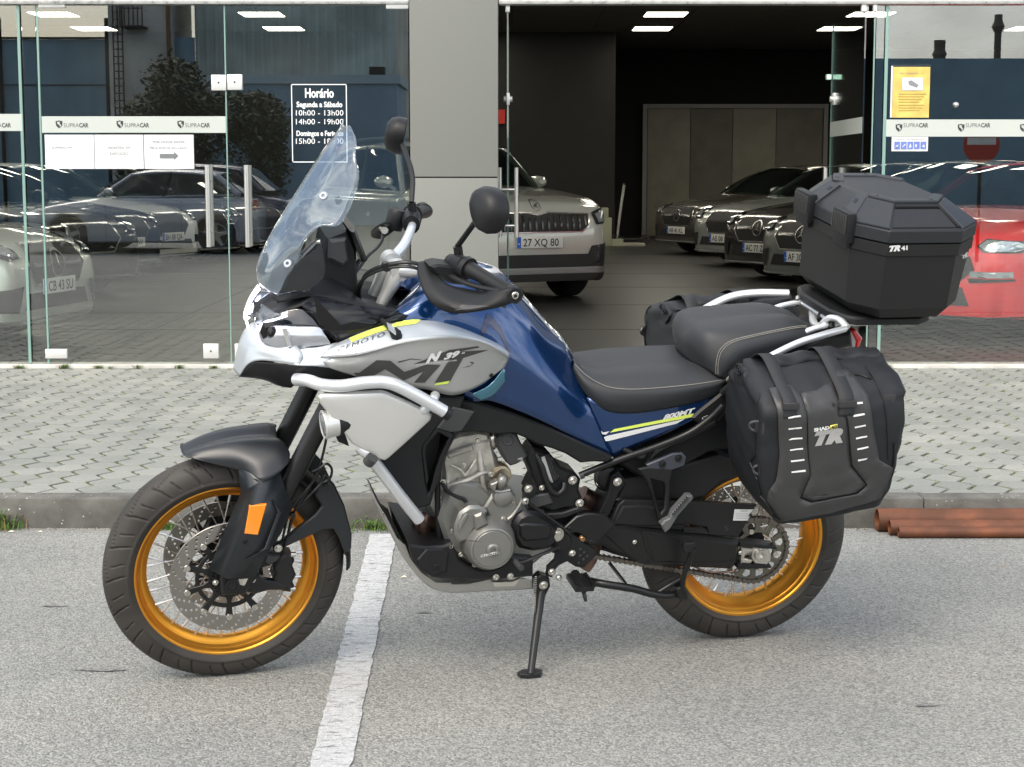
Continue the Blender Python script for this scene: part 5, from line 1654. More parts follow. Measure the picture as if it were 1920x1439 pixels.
# caliper and hub details
cal = plate('brake_caliper', [(512, 1066), (524, 1047), (536, 1040), (549, 1042), (553, 1052), (549, 1062), (556, 1080), (549, 1092), (555, 1106), (545, 1112), (530, 1110), (517, 1100), (512, 1086), (516, 1076)], .052, .106, blk_s, fn=SB, M=SM, bev=.006)
mb = MB()
for px, py in ((549, 1040), (548, 1104)): mb.cyl(SB(px - 4, py, .10), SB(px + 5, py, .10), .0075, n=14)
mb.build('caliper_bolt', steelb, cal)
decal('lettering', [text_px('J.JUAN', 527, 1100, 527, 1066, 8, .01)], cal, dgrey, cal, w=.108, fn=SB)
plate('caliper_bracket', [(433, 1075), (470, 1082), (486, 1080), (500, 1090), (520, 1092), (540, 1100), (538, 1108), (505, 1108), (480, 1115), (455, 1110), (438, 1112), (425, 1100), (420, 1086)], .085, .110, blk_s, fn=SB, M=SM, bev=.005)
mb = MB(); bolt(mb, 404, 1093, .112, .006, .006, SB); bolt(mb, 474, 1088, .112, .006, .006, SB); bolt(mb, 522, 1029, .12, .008, .006, SB); mb.build('axle_clamp_bolt', steelb, bike, M=SM)
plate('radial_mount', [(500, 1040), (515, 1043), (545, 1044), (545, 1052), (520, 1054), (505, 1062), (495, 1055)], .075, .10, dgrey, fn=SB, M=SM, bev=.004)
# brake hoses and sensor wires
for pts in ([(612, 822, .10), (606, 850, .11), (596, 884, .115), (580, 915, .118), (560, 945, .118), (549, 965, .115), (540, 1000, .10)],
            [(585, 885, .118), (597, 880, .12), (612, 870, .12), (622, 880, .118), (618, 898, .115), (600, 910, .112), (575, 935, .115), (553, 957, .11), (545, 985, .105), (530, 1040, .10)],
            [(590, 900, .12), (570, 925, .122), (548, 950, .12), (538, 975, .12), (530, 1010, .11)]):
    tubeB('brake_hose', pts, .0036, blk_s, fn=SB, M=SM, n=8)
mb = MB(); 
for px, py in ((596, 897), (612, 912), (548, 966)): c = SB(px, py, .118); mb.lathe([(.008, -.008), (.008, .008)], Matrix.Translation(c) @ LAT, 10)
mb.build('hose_clip', blk_s, bike, M=SM)
# front fender over the tyre
surf('front_fender', [
    [(341, 850, 0), (342, 851, .022), (345, 854, .038), (349, 857, .048)],
    [(378, 838, 0), (380, 841, .040), (390, 857, .066), (403, 871, .078)],
    [(418, 827, 0), (426, 831, .050), (442, 858, .090), (455, 885, .104)],
    [(462, 820, 0), (476, 826, .056), (486, 862, .112), (488, 904, .149)],
    [(498, 819, 0), (514, 826, .062), (522, 852, .108), (522, 888, .141)],
    [(520, 822, 0), (532, 831, .066), (543, 850, .100), (541, 868, .122)],
], fendm, fn=SB, M=SM, thick=.003)
0 and surf('fender_side', [[(452, 848, .096), (455, 884, .104), (470, 893, .112), (489, 905, .150)], [(490, 858, .110), (497, 880, .128), (503, 890, .140), (505, 897, .146)], [(530, 860, .104), (530, 885, .128), (525, 893, .138), (524, 900, .140)]], fendm, fn=SB, M=SM, thick=.003)
# rear part of the front mudguard: strip over the tyre and its arm
mb = MB(); rws = []
for k in range(17):
    a = radians(62 - 64 * k / 16)      # behind the wheel (towards -x)
    row = []
    for j in range(9):
        u = -1 + j / 4; r = RF + .018 - .022 * abs(u) ** 2.5
        row.append(Vector((XF - r * cos(a), u * .072, RF + r * sin(a))))
    rws.append(row)
mb.grid(rws); mb.build('rear_mudflap', blk, bike, M=SM, thick=.003)
plate('mudguard_arm', [(590, 930), (601, 905), (611, 893), (628, 910), (646, 948), (660, 1002), (659, 1030), (653, 1037), (645, 1034), (637, 1012), (626, 993), (608, 994), (528, 1030), (514, 1036), (511, 1022), (525, 1018), (591, 966), (604, 950)], .080, .094, guardm, fn=SB, M=SM, bev=.004, mirror=True)

# handlebar assembly (steered)
mb = MB()
def barpt(s_): return [SB(728, 470, 0) + Vector((0, 0, 0))]
bar_c = SB(738, 478, 0)
riser_top = SB(742, 497, .045)
pts = [(880, 505, .285), (868, 500, .25), (835, 497, .18), (800, 503, .12), (770, 512, .085), (748, 508, .045)]
P = [SB(*p) for p in pts]
P = P + [Vector((P[-1].x, 0, P[-1].z))] + [Vector((p.x, -p.y, p.z)) for p in reversed(P)]
# tapered bar, brighter centre
mb.tube(P, [.0111, .0111, .0125, .0143, .0143, .0143, .0143, .0143, .0125, .0111, .0111], n=16, sub=5)
bar = mb.build('handlebar', satin, bike, M=SM)
def grip(s_):
    a, b2 = SB(956, 548, .415), SB(880, 505, .285)
    a = Vector((a.x, a.y * s_, a.z)); b2 = Vector((b2.x, b2.y * s_, b2.z))
    mb = MB(); mb.tube([a, a.lerp(b2, .3), a.lerp(b2, .7), b2], [.0195, .0185, .019, .021], n=20, sub=3); mb.cyl(b2, b2 + (b2 - a).normalized() * .016, .029, n=24); 
    o = mb.build('grip', blk, bike, M=SM)
    mb = MB(); d = (a - b2).normalized(); mb.cyl(a, a + d * .028, .020, n=20); mb.build('bar_end', blk_s, o)
    mb = MB(); c = a + d * .029; 
    return o
grip(1); grip(-1)
# switchgear
for s_ in (1, -1):
    mb = MB(); a, b2 = SB(872, 502, .272), SB(846, 496, .205); a.y *= s_; b2.y *= s_
    mb.tube([a, a.lerp(b2, .5), b2], [.024, .028, .024], n=14, sub=3, flat=1.15); mb.build('switchgear', blk, bike, M=SM)
    mb = MB(); c = SB(858, 462, .235); c.y *= s_; m = SB(905, 398, .40); m.y *= s_
    base = SB(862, 492, .235); base.y *= s_
    mb.cyl(base, c, .012, n=12); mb.tube([c, c.lerp(Vector((SB(885, 425, .30).x, SB(885, 425, .30).y * s_, SB(885, 425, .30).z)), 1), m], .0075, n=10)
    mi = mb.build('mirror_stem', blk_s, bike, M=SM)
    mc = SB(921, 395, .45); mc.y *= s_
    mb = MB(); rws = []
    # rounded shell facing forward, glass to the rear
    for f_, sc_ in ((0, .05), (.03, .55), (.22, .86), (.6, 1.0), (1, .98)):
        row = []
        for k in range(28):
            t_ = 2 * pi * k / 28
            sx = abs(cos(t_)) ** .92 * math.copysign(1, cos(t_)); sz = abs(sin(t_)) ** .85 * math.copysign(1, sin(t_))
            wdt = 1 - .34 * (sz < 0) * (-sz)
            row.append(Vector((.044 - .056 * f_, s_ * (.056 * sx * sc_ * wdt), .055 * sz * sc_ - .007 * sx * sc_)))
        rws.append(row)
    R_ = Matrix.Translation(mc) @ Matrix.Rotation(radians(22 if s_ > 0 else -17), 4, 'Z') @ Matrix.Rotation(radians(-8), 4, 'Y')
    rws = [[R_ @ p for p in r_] for r_ in rws]
    mb.grid(rws, closed_u=True); mb.f.append(tuple(range(28))); mb.m.append(0); sh = mb.build('mirror_shell', dgrey if False else blk, mi, ang=60)
    mb = MB(); mb.add([p + (R_.to_3x3() @ Vector((.002, 0, 0))) for p in rws[-1]], [tuple(range(28))]); mb.build('mirror_glass', pm('mirror_silvering', (.7, .72, .74), .02, 1.0) if s_ == 1 else MATS['mirror_silvering'], mi, smooth=False)
# levers and hoses at the bar
tubeB('clutch_lever', [(846, 500, .20), (880, 530, .24), (930, 568, .36), (946, 575, .40)], .006, dgrey, fn=SB, M=SM, flat=.6)
# hand guards
HG = [
    [(782, 492, .20), (792, 490, .205), (802, 491, .21)],
    [(783, 515, .24), (800, 512, .25), (818, 510, .245)],
    [(793, 545, .29), (815, 543, .31), (838, 532, .30)],
    [(812, 572, .33), (840, 566, .36), (872, 541, .33)],
    [(850, 588, .37), (876, 578, .40), (905, 546, .37)],
    [(905, 583, .42), (920, 572, .435), (932, 543, .42)],
    [(948, 573, .445), (955, 562, .45), (958, 540, .445)],
    [(972, 562, .45), (976, 553, .45), (972, 542, .448)],
]
for s_ in (1, -1):
    R = [[SB(*p) for p in r] for r in HG]
    R = [[Vector((p.x, p.y * s_, p.z)) for p in r] for r in R]
    cols = [catmull([r[i] for r in R], 5) for i in range(3)]
    rows = [catmull([c[k] for c in cols], 4) for k in range(len(cols[0]))]
    mb = MB(); mb.grid(rows); hg = mb.build('hand_guard', blk, bike, M=SM, thick=.006)
    mb = MB(); c = SB(964, 553, .44); c.y *= s_
    mb.lathe([(.021, -.02), (.021, .006), (.019, .010), (.013, .010), (.012, .004), (0, .004)], Matrix.Translation(c) @ Matrix.Rotation(-pi / 2 * s_, 4, 'X'), 28); mb.build('guard_end', blk, hg)
    mb = MB(); mb.lathe([(.0105, 0), (.0105, .009), (.008, .011), (.0045, .011), (.004, .006), (0, .006)], Matrix.Translation(c) @ Matrix.Rotation(-pi / 2 * s_, 4, 'X'), 20); mb.build('bar_end_bolt', steelb, hg)
    if s_ == 1:
        decal('guard_flash', [[(852, 582), (866, 572), (880, 573), (920, 574), (885, 580)]], hg, dgrey, hg, w=.40, fn=SB, off=.0015)
plate('lever_perch', [(806, 500), (822, 496), (850, 500), (872, 516), (868, 536), (850, 534), (832, 528), (815, 514)], .20, .262, blk, fn=SB, M=SM, bev=.006)
tubeB('guard_stay', [(842, 516, .25), (872, 530, .31), (905, 540, .36), (940, 546, .41)], .010, blk, fn=SB, M=SM, flat=.7)
# risers and top clamp
for y in (.045, -.045):
    mb = MB(); a = SB(714, 575, .05); a.y = y; b2 = SB(748, 506, .045); b2.y = y
    d = (b2 - a)
    mb.tube([a, a + d * .45, b2 + d * .02], [.017, .021, .026], n=4, sub=3, smooth=False) if False else mb.tube([a, a + d * .35, a + d * .7, b2], [.016, .018, .023, .022], n=12, sub=3)
    mb.lathe([(.026, -.02), (.026, .02)], Matrix.Translation(b2) @ LAT, 20)
    mb.lathe([(.022, -.003), (.022, .004), (.016, .008)], Matrix.Translation(a + Vector((0, 0, -.006))) @ Matrix.Rotation(radians(-25), 4, 'Y'), 16)
    mb.build('handlebar_riser', platem, bike, M=SM)
mb = MB(); c = SB(700, 582, .06)
tc_ = [fork_pt(1.0, .105), fork_pt(1.0, -.105)]
cz = tc_[0].z
RotC = Matrix.Translation((tc_[0].x, 0, cz)) @ Matrix.Rotation(-CAST, 4, 'Y')
poly = [(.035, .12), (.038, .07), (.02, .04), (.02, -.04), (.038, -.07), (.035, -.12), (0, -.145), (-.04, -.13), (-.075, -.05), (-.075, .05), (-.04, .13), (0, .145)]
mb.prism(poly, lambda x, y, h: RotC @ Vector((x, y, h)), -.014, .014, bev=.004)
tcl = mb.build('top_clamp', platem, bike, M=SM)
for y in (.105, -.105):
    mb = MB(); mb.lathe([(.027, 0), (.027, .012), (.020, .018), (.012, .018), (.011, .012), (0, .012)], RotC @ Matrix.Translation((0, y, .010)), 24); mb.build('fork_cap', blk_s, tcl)
mb = MB(); mb.lathe([(.026, 0), (.026, .02), (.018, .028), (0, .028)], RotC @ Matrix.Translation((-.0, 0, .014)), 20); mb.build('ignition_lock', blk, tcl)
key = empty('ignition_key', matrix=BM @ SM @ RotC @ Matrix.Translation((-.0, .01, .045)), label='motorcycle key with red tag stuck in the ignition lock', cat='key')
MB().box((-.004, -.011, -.01), (.004, .011, .032), bev=.003).build('key_head', blk, key)
MB().box((-.018, .012, -.026), (-.006, .030, .006), bev=.002).build('red_tag', pm('red_tag', (.7, .02, .02), .5), key)
MB().lathe([(.010, -.0008), (.0115, 0), (.010, .0008)], Matrix.Translation((0, .012, -.004)) @ Matrix.Rotation(pi / 2, 4, 'Y'), 16, closed=True).build('ring', steelb, key)
# brake reservoir and far-side switch on the right bar, display
mb = MB(); c = SB(742, 412, -.27)
mb.lathe([(.024, -.028), (.027, -.01), (.027, .022), (.022, .030)], Matrix.Translation(c) @ Matrix.Rotation(radians(-12), 4, 'Y'), 20); mb.build('brake_reservoir', blk, bike, M=SM)
tubeB('reservoir_hose', [(718, 438, -.20), (716, 452, -.17), (706, 466, -.14), (690, 480, -.10), (672, 505, -.06), (640, 545, -.03)], .0045, blk_s, fn=SB, M=SM, n=8)
mb = MB(); c = SB(719, 430, -.20); mb.lathe([(.010, -.016), (.010, .016)], Matrix.Translation(c) @ LAT, 14); mb.build('banjo', steelb, bike, M=SM)
tubeB('clutch_cable', [(672, 560, .06), (676, 535, .09), (690, 512, .12), (722, 498, .16), (760, 492, .19), (790, 496, .20)], .0055, blk_s, fn=SB, M=SM, n=8)
tubeB('clutch_cable', [(666, 562, .06), (670, 540, .09), (688, 518, .12), (722, 504, .16), (760, 500, .19), (788, 505, .20)], .0045, blk_s, fn=SB, M=SM, n=8)
mb = MB()
for px, py, ww in ((724, 500, .16), (668, 556, .06)): c = SB(px, py, ww); mb.lathe([(.012, -.010), (.012, .010)], Matrix.Translation(c) @ LAT, 12)
mb.build('cable_clip', blk_s, bike, M=SM)

# ------------------------------------------------------------------ nose, screen, headlight (fixed to the frame)
ns = surf('nose_panel', [
    [(438, 692, 0), (444, 700, .03), (450, 705, .05)],
    [(445, 660, 0), (456, 676, .06), (466, 683, .09)],
    [(452, 640, 0), (470, 655, .08), (490, 676, .125)],
    [(462, 625, 0), (498, 652, .12), (530, 681, .165)],
    [(480, 615, 0), (560, 652, .16), (563, 686, .19)],
], silver, thick=.003)
surf('nose_panel_side', [[(498, 651, .115), (520, 668, .15), (540, 684, .17)], [(548, 653, .14), (552, 668, .165), (561, 686, .19)], [(594, 652, .165), (592, 668, .18), (590, 687, .197)], [(632, 643, .165), (625, 660, .19), (615, 690, .197)]], silver, thick=.003)
surf('lower_beak', [
    [(448, 706, .045), (470, 708, .05), (500, 712, .04)],
    [(466, 683, .088), (500, 705, .11), (520, 722, .09)],
    [(487, 679, .12), (530, 700, .15), (545, 727, .12)],
    [(560, 685, .185), (560, 702, .18), (555, 722, .14)],
    [(612, 688, .195), (622, 700, .19), (600, 722, .16)],
    [(655, 704, .20), (660, 712, .19), (640, 725, .17)],
], blk, thick=.003)
# headlight: reflector bowl, clear cover, daylight strips
plate('headlight_housing', [(494, 638), (488, 624), (494, 608), (530, 602), (580, 602), (604, 622), (616, 642), (600, 650), (520, 650)], 0.02, .118, blk_g, mirror=True, bev=.01)
hl = surf('headlight_lens', [
    [(486, 622, .09), (488, 632, .098), (492, 642, .105)],
    [(512, 612, .118), (515, 630, .132), (520, 651, .138)],
    [(560, 612, .140), (562, 632, .154), (560, 653, .152)],
    [(596, 613, .150), (605, 632, .162), (605, 651, .160)],
    [(604, 620, .152), (614, 635, .162), (622, 648, .162)]], lensb, thick=.002)
surf('headlight_visor', [
    [(487, 612, .088), (489, 617, .09), (490, 622, .091)],
    [(520, 588, .105), (520, 600, .115), (520, 612, .118)],
    [(560, 578, .118), (564, 595, .130), (568, 612, .142)],
    [(585, 590, .13), (592, 600, .14), (600, 613, .150)]], screen2, thick=.002)
D1 = [B(479, 626, .075), B(468, 619, .05), B(462, 600, .022), B(464, 582, .012), B(472, 562, .012), B(487, 541, .015)]
D2 = [B(480, 621, .082), B(488, 611, .092), B(500, 603.5, .103), B(520, 598.5, .112), B(538, 592, .120)]
for P_ in (D1, D2):
    for s_ in (1, -1): MB().tube([(p.x, p.y * s_, p.z) for p in P_], .0030 if P_ is D1 else .0038, n=10, flat=.8).build('daylight_strip', drl, bike)
surf('headlight_brow', [[(476, 606, .05), (482, 612, .075), (486, 617, .085)], [(480, 590, .06), (500, 598, .10), (505, 606, .105)], [(490, 570, .07), (520, 588, .11), (540, 596, .12)]], glass('clear_brow', (.82, .85, .88), 1.6, .0, .08, (.3, .32, .36)), thick=.002)
# projector lens
mb = MB(); c = B(508, 622, .118); mb.lathe([(.0, .012), (.012, .008), (.017, 0), (.017, -.02)], Matrix.Translation(c) @ Matrix.Rotation(radians(62), 4, 'Y') @ Matrix.Rotation(radians(-30), 4, 'X'), 20); mb.build('projector', blk_g, bike)
plate('lens_divider', [(528, 616), (538, 614), (548, 650), (540, 652)], .146, .156, pm('lens_chrome', (.8, .8, .82), .1, .9), bev=.002)
# inner black fairing between screen and silver side
UC = {k: B(*v) for k, v in dict(a=(494, 600, .085), b=(564, 573, .125), c=(589, 557, .135), d=(735, 584, .150), e=(789, 597, .150), f=(634, 643, .168), g=(617, 631, .162), h=(596, 606, .150), i=(640, 610, .166),
      p=(472, 590, .0), q=(528, 556, 0), r=(556, 541, 0), s=(700, 562, 0), t=(772, 580, 0)).items()}
for s_ in (1, -1):
    V = {k: Vector((v.x, v.y * s_, v.z)) for k, v in UC.items()}
    facets('nose_side_panel', V, [('c', 'd', 'i'), ('d', 'e', 'f', 'i'), ('c', 'i', 'h'), ('i', 'f', 'g', 'h'), ('b', 'c', 'h')], blk_g, ang=8)
    facets('upper_cowl', V, [('a', 'b', 'q', 'p'), ('b', 'c', 'r', 'q'), ('c', 'd', 's', 'r'), ('d', 'e', 't', 's')], blk, ang=8)
surf('dash_panel', [
    [(500, 540, .0), (508, 555, .06), (520, 568, .09)],
    [(520, 500, .0), (545, 530, .07), (585, 556, .12)],
    [(590, 470, .0), (610, 520, .07), (640, 566, .13)],
    [(640, 500, .0), (660, 545, .07), (690, 576, .13)],
], blk, thick=.003)
# windscreen
wsc = surf('windscreen', [
    [(486, 532, 0), (500, 545, .055), (522, 553, .10)],
    [(482, 500, 0), (508, 510, .075), (557, 506, .135)],
    [(505, 445, 0), (530, 458, .080), (566, 462, .145)],
    [(528, 405, 0), (555, 420, .085), (598, 425, .158)],
    [(550, 370, 0), (580, 388, .090), (640, 418, .178)],
    [(577, 328, 0), (605, 342, .090), (672, 342, .172)],
    [(603, 290, 0), (628, 298, .080), (666, 295, .145)],
    [(630, 254, 0), (648, 260, .060), (667, 262, .105)],
    [(645, 238, 0), (650, 237, .030), (656, 236, .050)],
], screen, thick=.0035, su=6, sv=6)
surf('wind_deflector', [[(520, 555, .105), (540, 552, .12), (582, 545, .15)], [(548, 500, .125), (566, 490, .145), (610, 510, .165)], [(590, 452, .14), (596, 448, .15), (601, 450, .158)]], screen2, thick=.003)
mb = MB()
for px, py, ww in ((607, 368, .152), (540, 495, .128)):
    for s_ in (1,):
        c = B(px, py, ww); c.y *= s_
        mb.lathe([(.0045, 0), (.0045, .006), (.0095, .006), (.0115, .003), (.0115, 0)], Matrix.Translation(c) @ Matrix.Rotation(s_ * radians(-60), 4, 'X') @ Matrix.Rotation(radians(25), 4, 'Y'), 18, closed=True)
mb.build('screen_grommet', pm('clear_grommet', (.30, .34, .38), .15, coat=1), bike)
# instrument tower and display
plate('instrument_bracket', [(612, 445), (650, 430), (668, 470), (672, 560), (640, 575), (590, 560), (600, 500)], -.07, .07, blk, bev=.006)
plate('bracket_wing', [(618, 452), (650, 448), (654, 488), (645, 500), (616, 486)], .06, .095, dgrey, bev=.006)
mb = MB()
a, b2 = B(655, 432, .10), B(678, 492, .10); d = (b2 - a); n_ = Vector((-d.z, 0, d.x)).normalized() * -.016
q = [a, b2, b2 + n_, a + n_]
mb.prism([(v.x, v.z) for v in q], lambda x, z, h: Vector((x, h, z)), -.11, .11, bev=.006)
dsp = mb.build('display', blk_g, bike)
# wrist-side black housing behind the screen (right-hand guard and switch seen from behind)
# ------------------------------------------------------------------ side fairing
SF = [
    [(632, 644, .165), (600, 670, .190), (612, 688, .197)],
    [(700, 617, .160), (672, 664, .222), (668, 706, .205)],
    [(790, 598, .150), (760, 641, .236), (735, 722, .212)],
    [(850, 610, .148), (845, 632, .241), (800, 730, .212)],
    [(905, 632, .155), (902, 640, .236), (850, 741, .210)],
    [(938, 649, .170), (936, 657, .220), (900, 722, .207)],
    [(956, 664, .185), (954, 672, .196), (946, 688, .198)],
]
up_ = surf('side_fairing', [[r[0], ((r[0][0] + r[1][0]) / 2, (r[0][1] + r[1][1]) / 2 - 2, (r[0][2] + r[1][2]) / 2 + .006), r[1]] for r in SF], silver, thick=.003)
lo_ = surf('fairing_panel', [[(r[1][0], r[1][1], r[1][2]), (r[1][0] + (r[2][0] - r[1][0]) * .12, r[1][1] + (r[2][1] - r[1][1]) * .12, r[1][2] - .006), ((r[1][0] + r[2][0]) / 2, (r[1][1] + r[2][1]) / 2, (r[1][2] + r[2][2]) / 2 + .000), r[2]] for r in SF], silver2, thick=.003)
ub, lb = bvh_of(up_), bvh_of(lo_)
decal('panel_gap', [[(592, 654), (594, 654), (566, 686), (563.5, 686)]], ub, darkdec, up_, w=.18)
mb = MB(); bolt(mb, 921, 704, .209, .0045, .003); mb.build('fairing_screw', blk_s, bike)
decal('lime_stripe', [[(655, 636), (700, 618), (745, 604), (783, 597.5), (791, 600), (780, 609), (745, 614), (700, 628), (660, 643)]], ub, limem, up_, w=.17, off=.0012)
decal('lettering', [text_px('CFMOTO', 634, 661, 722, 631, 7.2, .0, .15, 1.15)], ub, darkdec, up_, w=.2, off=.0024)
mt = [[(662, 706), (703, 675), (733, 676), (760, 700), (742, 700), (720, 684), (690, 707)], [(760, 706), (800, 672), (822, 684), (793, 717), (774, 717), (795, 690)],
      [(800, 689), (842, 664), (900, 652), (917, 656), (868, 668), (850, 690), (836, 719), (815, 717), (838, 688)]]
mt[1] = [(722, 696), (760, 708), (800, 684), (842, 684), (808, 717), (776, 716), (790, 700), (768, 716), (742, 709)]
mt = [[(663, 706), (706, 675), (732, 676), (758, 697), (800, 683), (826, 684), (796, 717), (776, 717), (794, 696), (757, 713), (722, 692), (692, 708)],
      [(774, 683), (842, 656), (895, 649), (899, 651), (860, 659), (915, 656), (868, 671), (843, 716), (815, 717), (843, 673), (806, 678)]]
decal('model_mark', mt, lb, darkdec, lo_, w=.225, off=.0010)
decal('mark_outline', [[(820, 674), (846, 676), (846, 675), (821, 673)], [(860, 690), (884, 678), (889, 680), (880, 687), (864, 690), (881, 685.5), (886, 680.5), (880, 680)], [(745, 678), (770, 672), (790, 674), (790, 675), (770, 673.5), (748, 680)]], lb, darkdec, lo_, w=.225, off=.0010)
decal('lime_flash', [[(813, 722), (819, 717.5), (843, 713.5), (839, 719)]], lb, limem, lo_, w=.22, off=.0014)
decal('lettering', [text_px('N', 797, 680, 829, 672, 14, .07, .45), text_px('39', 831, 673.5, 862, 666, 9.5, .06, .35), text_px('o', 865, 663, 871, 661.5, 4, .03, 0), text_px('EXPERIENCE MORE TOGETHER', 780, 685, 856, 676, 2.8, .0, .0)], lb, whitem, lo_, w=.23, off=.0022)
# small indicator
mb = MB(); c = B(738, 622, .215); c0 = B(716, 600, .16)
mb.tube([c0, c.lerp(c0, .4), c], [.006, .007, .010], n=10, sub=3); mb.build('indicator_stalk', blk, bike)
mb = MB(); rw = []
for f_, r_ in ((0, .2), (.15, .7), (.5, 1), (.85, .8), (1, .2)):
    rw.append([c + Vector((.010 - .034 * f_ + .0, 0, -.010 + .010 * 0)) + Vector((-.012 * cos(a) * 0, .013 * r_ * cos(a), .021 * r_ * sin(a) - .016 * f_ + .008)) for a in [2 * pi * k / 12 for k in range(12)]])
mb.grid(rw, closed_u=True); ind = mb.build('indicator', blk, bike, ang=60)
mb = MB(); cc = B(733, 617, .222); mb.prism([(cc.x + .012, cc.z + .016), (cc.x + .006, cc.z - .002), (cc.x - .014, cc.z - .018), (cc.x - .012, cc.z - .004), (cc.x - .002, cc.z + .012)], lambda x, z, h: Vector((x, h, z)), .214, .229, bev=.003); mb.build('indicator_lens', pm('clear_indicator', (.55, .58, .62), .12, .4, coat=1), ind)

# ------------------------------------------------------------------ tank, side panels, seats
tank = surf('fuel_tank', [
    [(770, 548, 0), (762, 556, .05), (745, 575, .10), (742, 588, .135), (750, 598, .15)],
    [(815, 508, 0), (805, 525, .07), (795, 555, .125), (795, 590, .155), (800, 640, .17)],
    [(868, 490, 0), (860, 515, .07), (850, 560, .130), (850, 640, .165), (872, 744, .185)],
    [(930, 505, 0), (928, 530, .07), (925, 575, .130), (925, 660, .172), (922, 752, .19)],
    [(978, 550, 0), (980, 572, .065), (985, 615, .125), (985, 690, .172), (990, 778, .185)],
    [(1022, 600, 0), (1026, 620, .06), (1033, 660, .110), (1040, 725, .160), (1050, 806, .175)],
    [(1056, 634, 0), (1059, 650, .05), (1068, 690, .090), (1085, 755, .142), (1100, 833, .162)],
    [(1075, 664, 0), (1076, 674, .04), (1082, 705, .08), (1110, 770, .138), (1150, 857, .152)],
], blue, thick=.003, su=6, sv=6)
tb = bvh_of(tank)
sp_ = surf('side_panel', [
    [(1100, 745, .134), (1125, 805, .146), (1149, 857, .153)],
    [(1158, 762, .144), (1172, 800, .151), (1188, 838, .153)],
    [(1238, 752, .147), (1245, 785, .152), (1250, 812, .152)],
    [(1334, 728, .144), (1336, 752, .148), (1337, 770, .148)],
], blue, thick=.003)
spb = bvh_of(sp_)
decal('lime_stripe', [[(1144, 812), (1150, 805), (1322, 773), (1318, 778)]] if False else [[(1143, 811), (1151, 804.5), (1300, 775), (1296, 782)]], spb, limem, sp_, w=.152)
decal('silver_stripe', [[(1108, 819), (1119, 813), (1142, 808.5), (1136, 814.5)], [(1124, 825), (1138, 817), (1284, 785), (1268, 794), (1132, 829)]], spb, whitem, sp_, w=.152)
decal('lettering', [text_px('800MT', 1243, 787, 1303, 773, 8.5, .045, .35)], spb, whitem, sp_, w=.152, off=.0016)
# black knee panel on tank top rear + cap
mb = MB(); c = B(902, 506, 0) ; mb.lathe([(.052, -.004), (.052, .006), (.046, .010), (.030, .011), (.028, .007), (.0, .007)], Matrix.Translation(c + Vector((.0, 0, .002))) @ Matrix.Rotation(radians(-12), 4, 'Y'), 36); mb.build('filler_cap', platem, bike)
tubeB('tank_trim', [(972, 553, .045), (1000, 583, .045), (1030, 617, .042), (1054, 648, .038), (1070, 676, .030)], [.004, .008, .009, .008, .004], pm('tank_silver_strip', (.40, .41, .42), .3, .7), mirror=True, flat=.45)
decal('tank_accent', [[(912, 588), (918, 590), (938, 612), (958, 662), (952, 660), (936, 628), (918, 610), (905, 632), (900, 625)]], tb, pm('dark_blue_accent', (.002, .008, .05), .2, .5, coat=1), tank, w=.17, off=.0014)
surf('tank_side_edge', [[(945, 690, .199), (948, 700, .201), (950, 712, .199)], [(918, 722, .205), (922, 730, .206), (924, 742, .203)], [(884, 740, .207), (890, 744, .207), (900, 751, .204)]], pm('teal_reflection_tint', (.05, .17, .24), .2, .6, coat=1), thick=.002)  # tank edge strip; the teal reflection is put into its colour
seat = surf('rider_seat', [
    [(1070, 668, 0), (1072, 672, .04), (1076, 678, .07), (1075, 688, .085), (1074, 697, .08)],
    [(1083, 684, 0), (1090, 688, .06), (1100, 703, .108), (1096, 717, .126), (1094, 733, .12)],
    [(1118, 690, 0), (1128, 698, .09), (1140, 724, .145), (1134, 748, .156), (1128, 766, .14)],
    [(1165, 683, 0), (1176, 695, .10), (1190, 729, .160), (1184, 754, .168), (1178, 775, .15)],
    [(1238, 675, 0), (1248, 690, .10), (1262, 726, .164), (1262, 747, .172), (1262, 764, .152)],
    [(1300, 668, 0), (1312, 688, .10), (1335, 718, .160), (1335, 731, .162), (1335, 744, .15)],
    [(1322, 668, 0), (1335, 690, .10), (1357, 711, .150), (1357, 715, .152), (1356, 720, .15)],
], seatm, thick=.004)
surf('pillion_seat', [
    [(1278, 664, 0), (1296, 680, .06), (1326, 694, .12), (1346, 705, .154), (1352, 708, .154), (1356, 709, .148)],
    [(1279, 628, 0), (1292, 640, .06), (1318, 660, .12), (1346, 680, .154), (1362, 692, .162), (1368, 700, .152)],
    [(1300, 603, 0), (1308, 612, .06), (1328, 628, .115), (1354, 657, .150), (1370, 676, .164), (1384, 690, .150)],
    [(1345, 596, 0), (1350, 602, .05), (1364, 616, .11), (1378, 641, .148), (1390, 662, .162), (1402, 680, .146)],
    [(1405, 591, 0), (1410, 596, .05), (1418, 608, .10), (1424, 629, .142), (1430, 650, .156), (1438, 668, .142)],
    [(1462, 590, 0), (1468, 594, .05), (1478, 602, .09), (1487, 616, .128), (1490, 634, .142), (1494, 650, .130)],
    [(1502, 601, 0), (1508, 604, .04), (1518, 610, .075), (1526, 618, .100), (1528, 626, .108), (1528, 634, .10)],
], seatm, thick=.004, su=4)
def stitch(pts, off=0):
    mb = MB(); P = catmull([B(*p) for p in pts], 10)
    L = 0; seg = []
    for a, b2 in zip(P, P[1:]):
        n = max(1, int((b2 - a).length / .0035))
        for k in range(n): seg.append((a.lerp(b2, k / n), a.lerp(b2, (k + .62) / n)))
    for a, b2 in seg:
        mb.cyl(a, b2, .0009, n=4, cap=False)
    mb.build('seam_stitching', stitchm, bike, smooth=False, recalc=False)
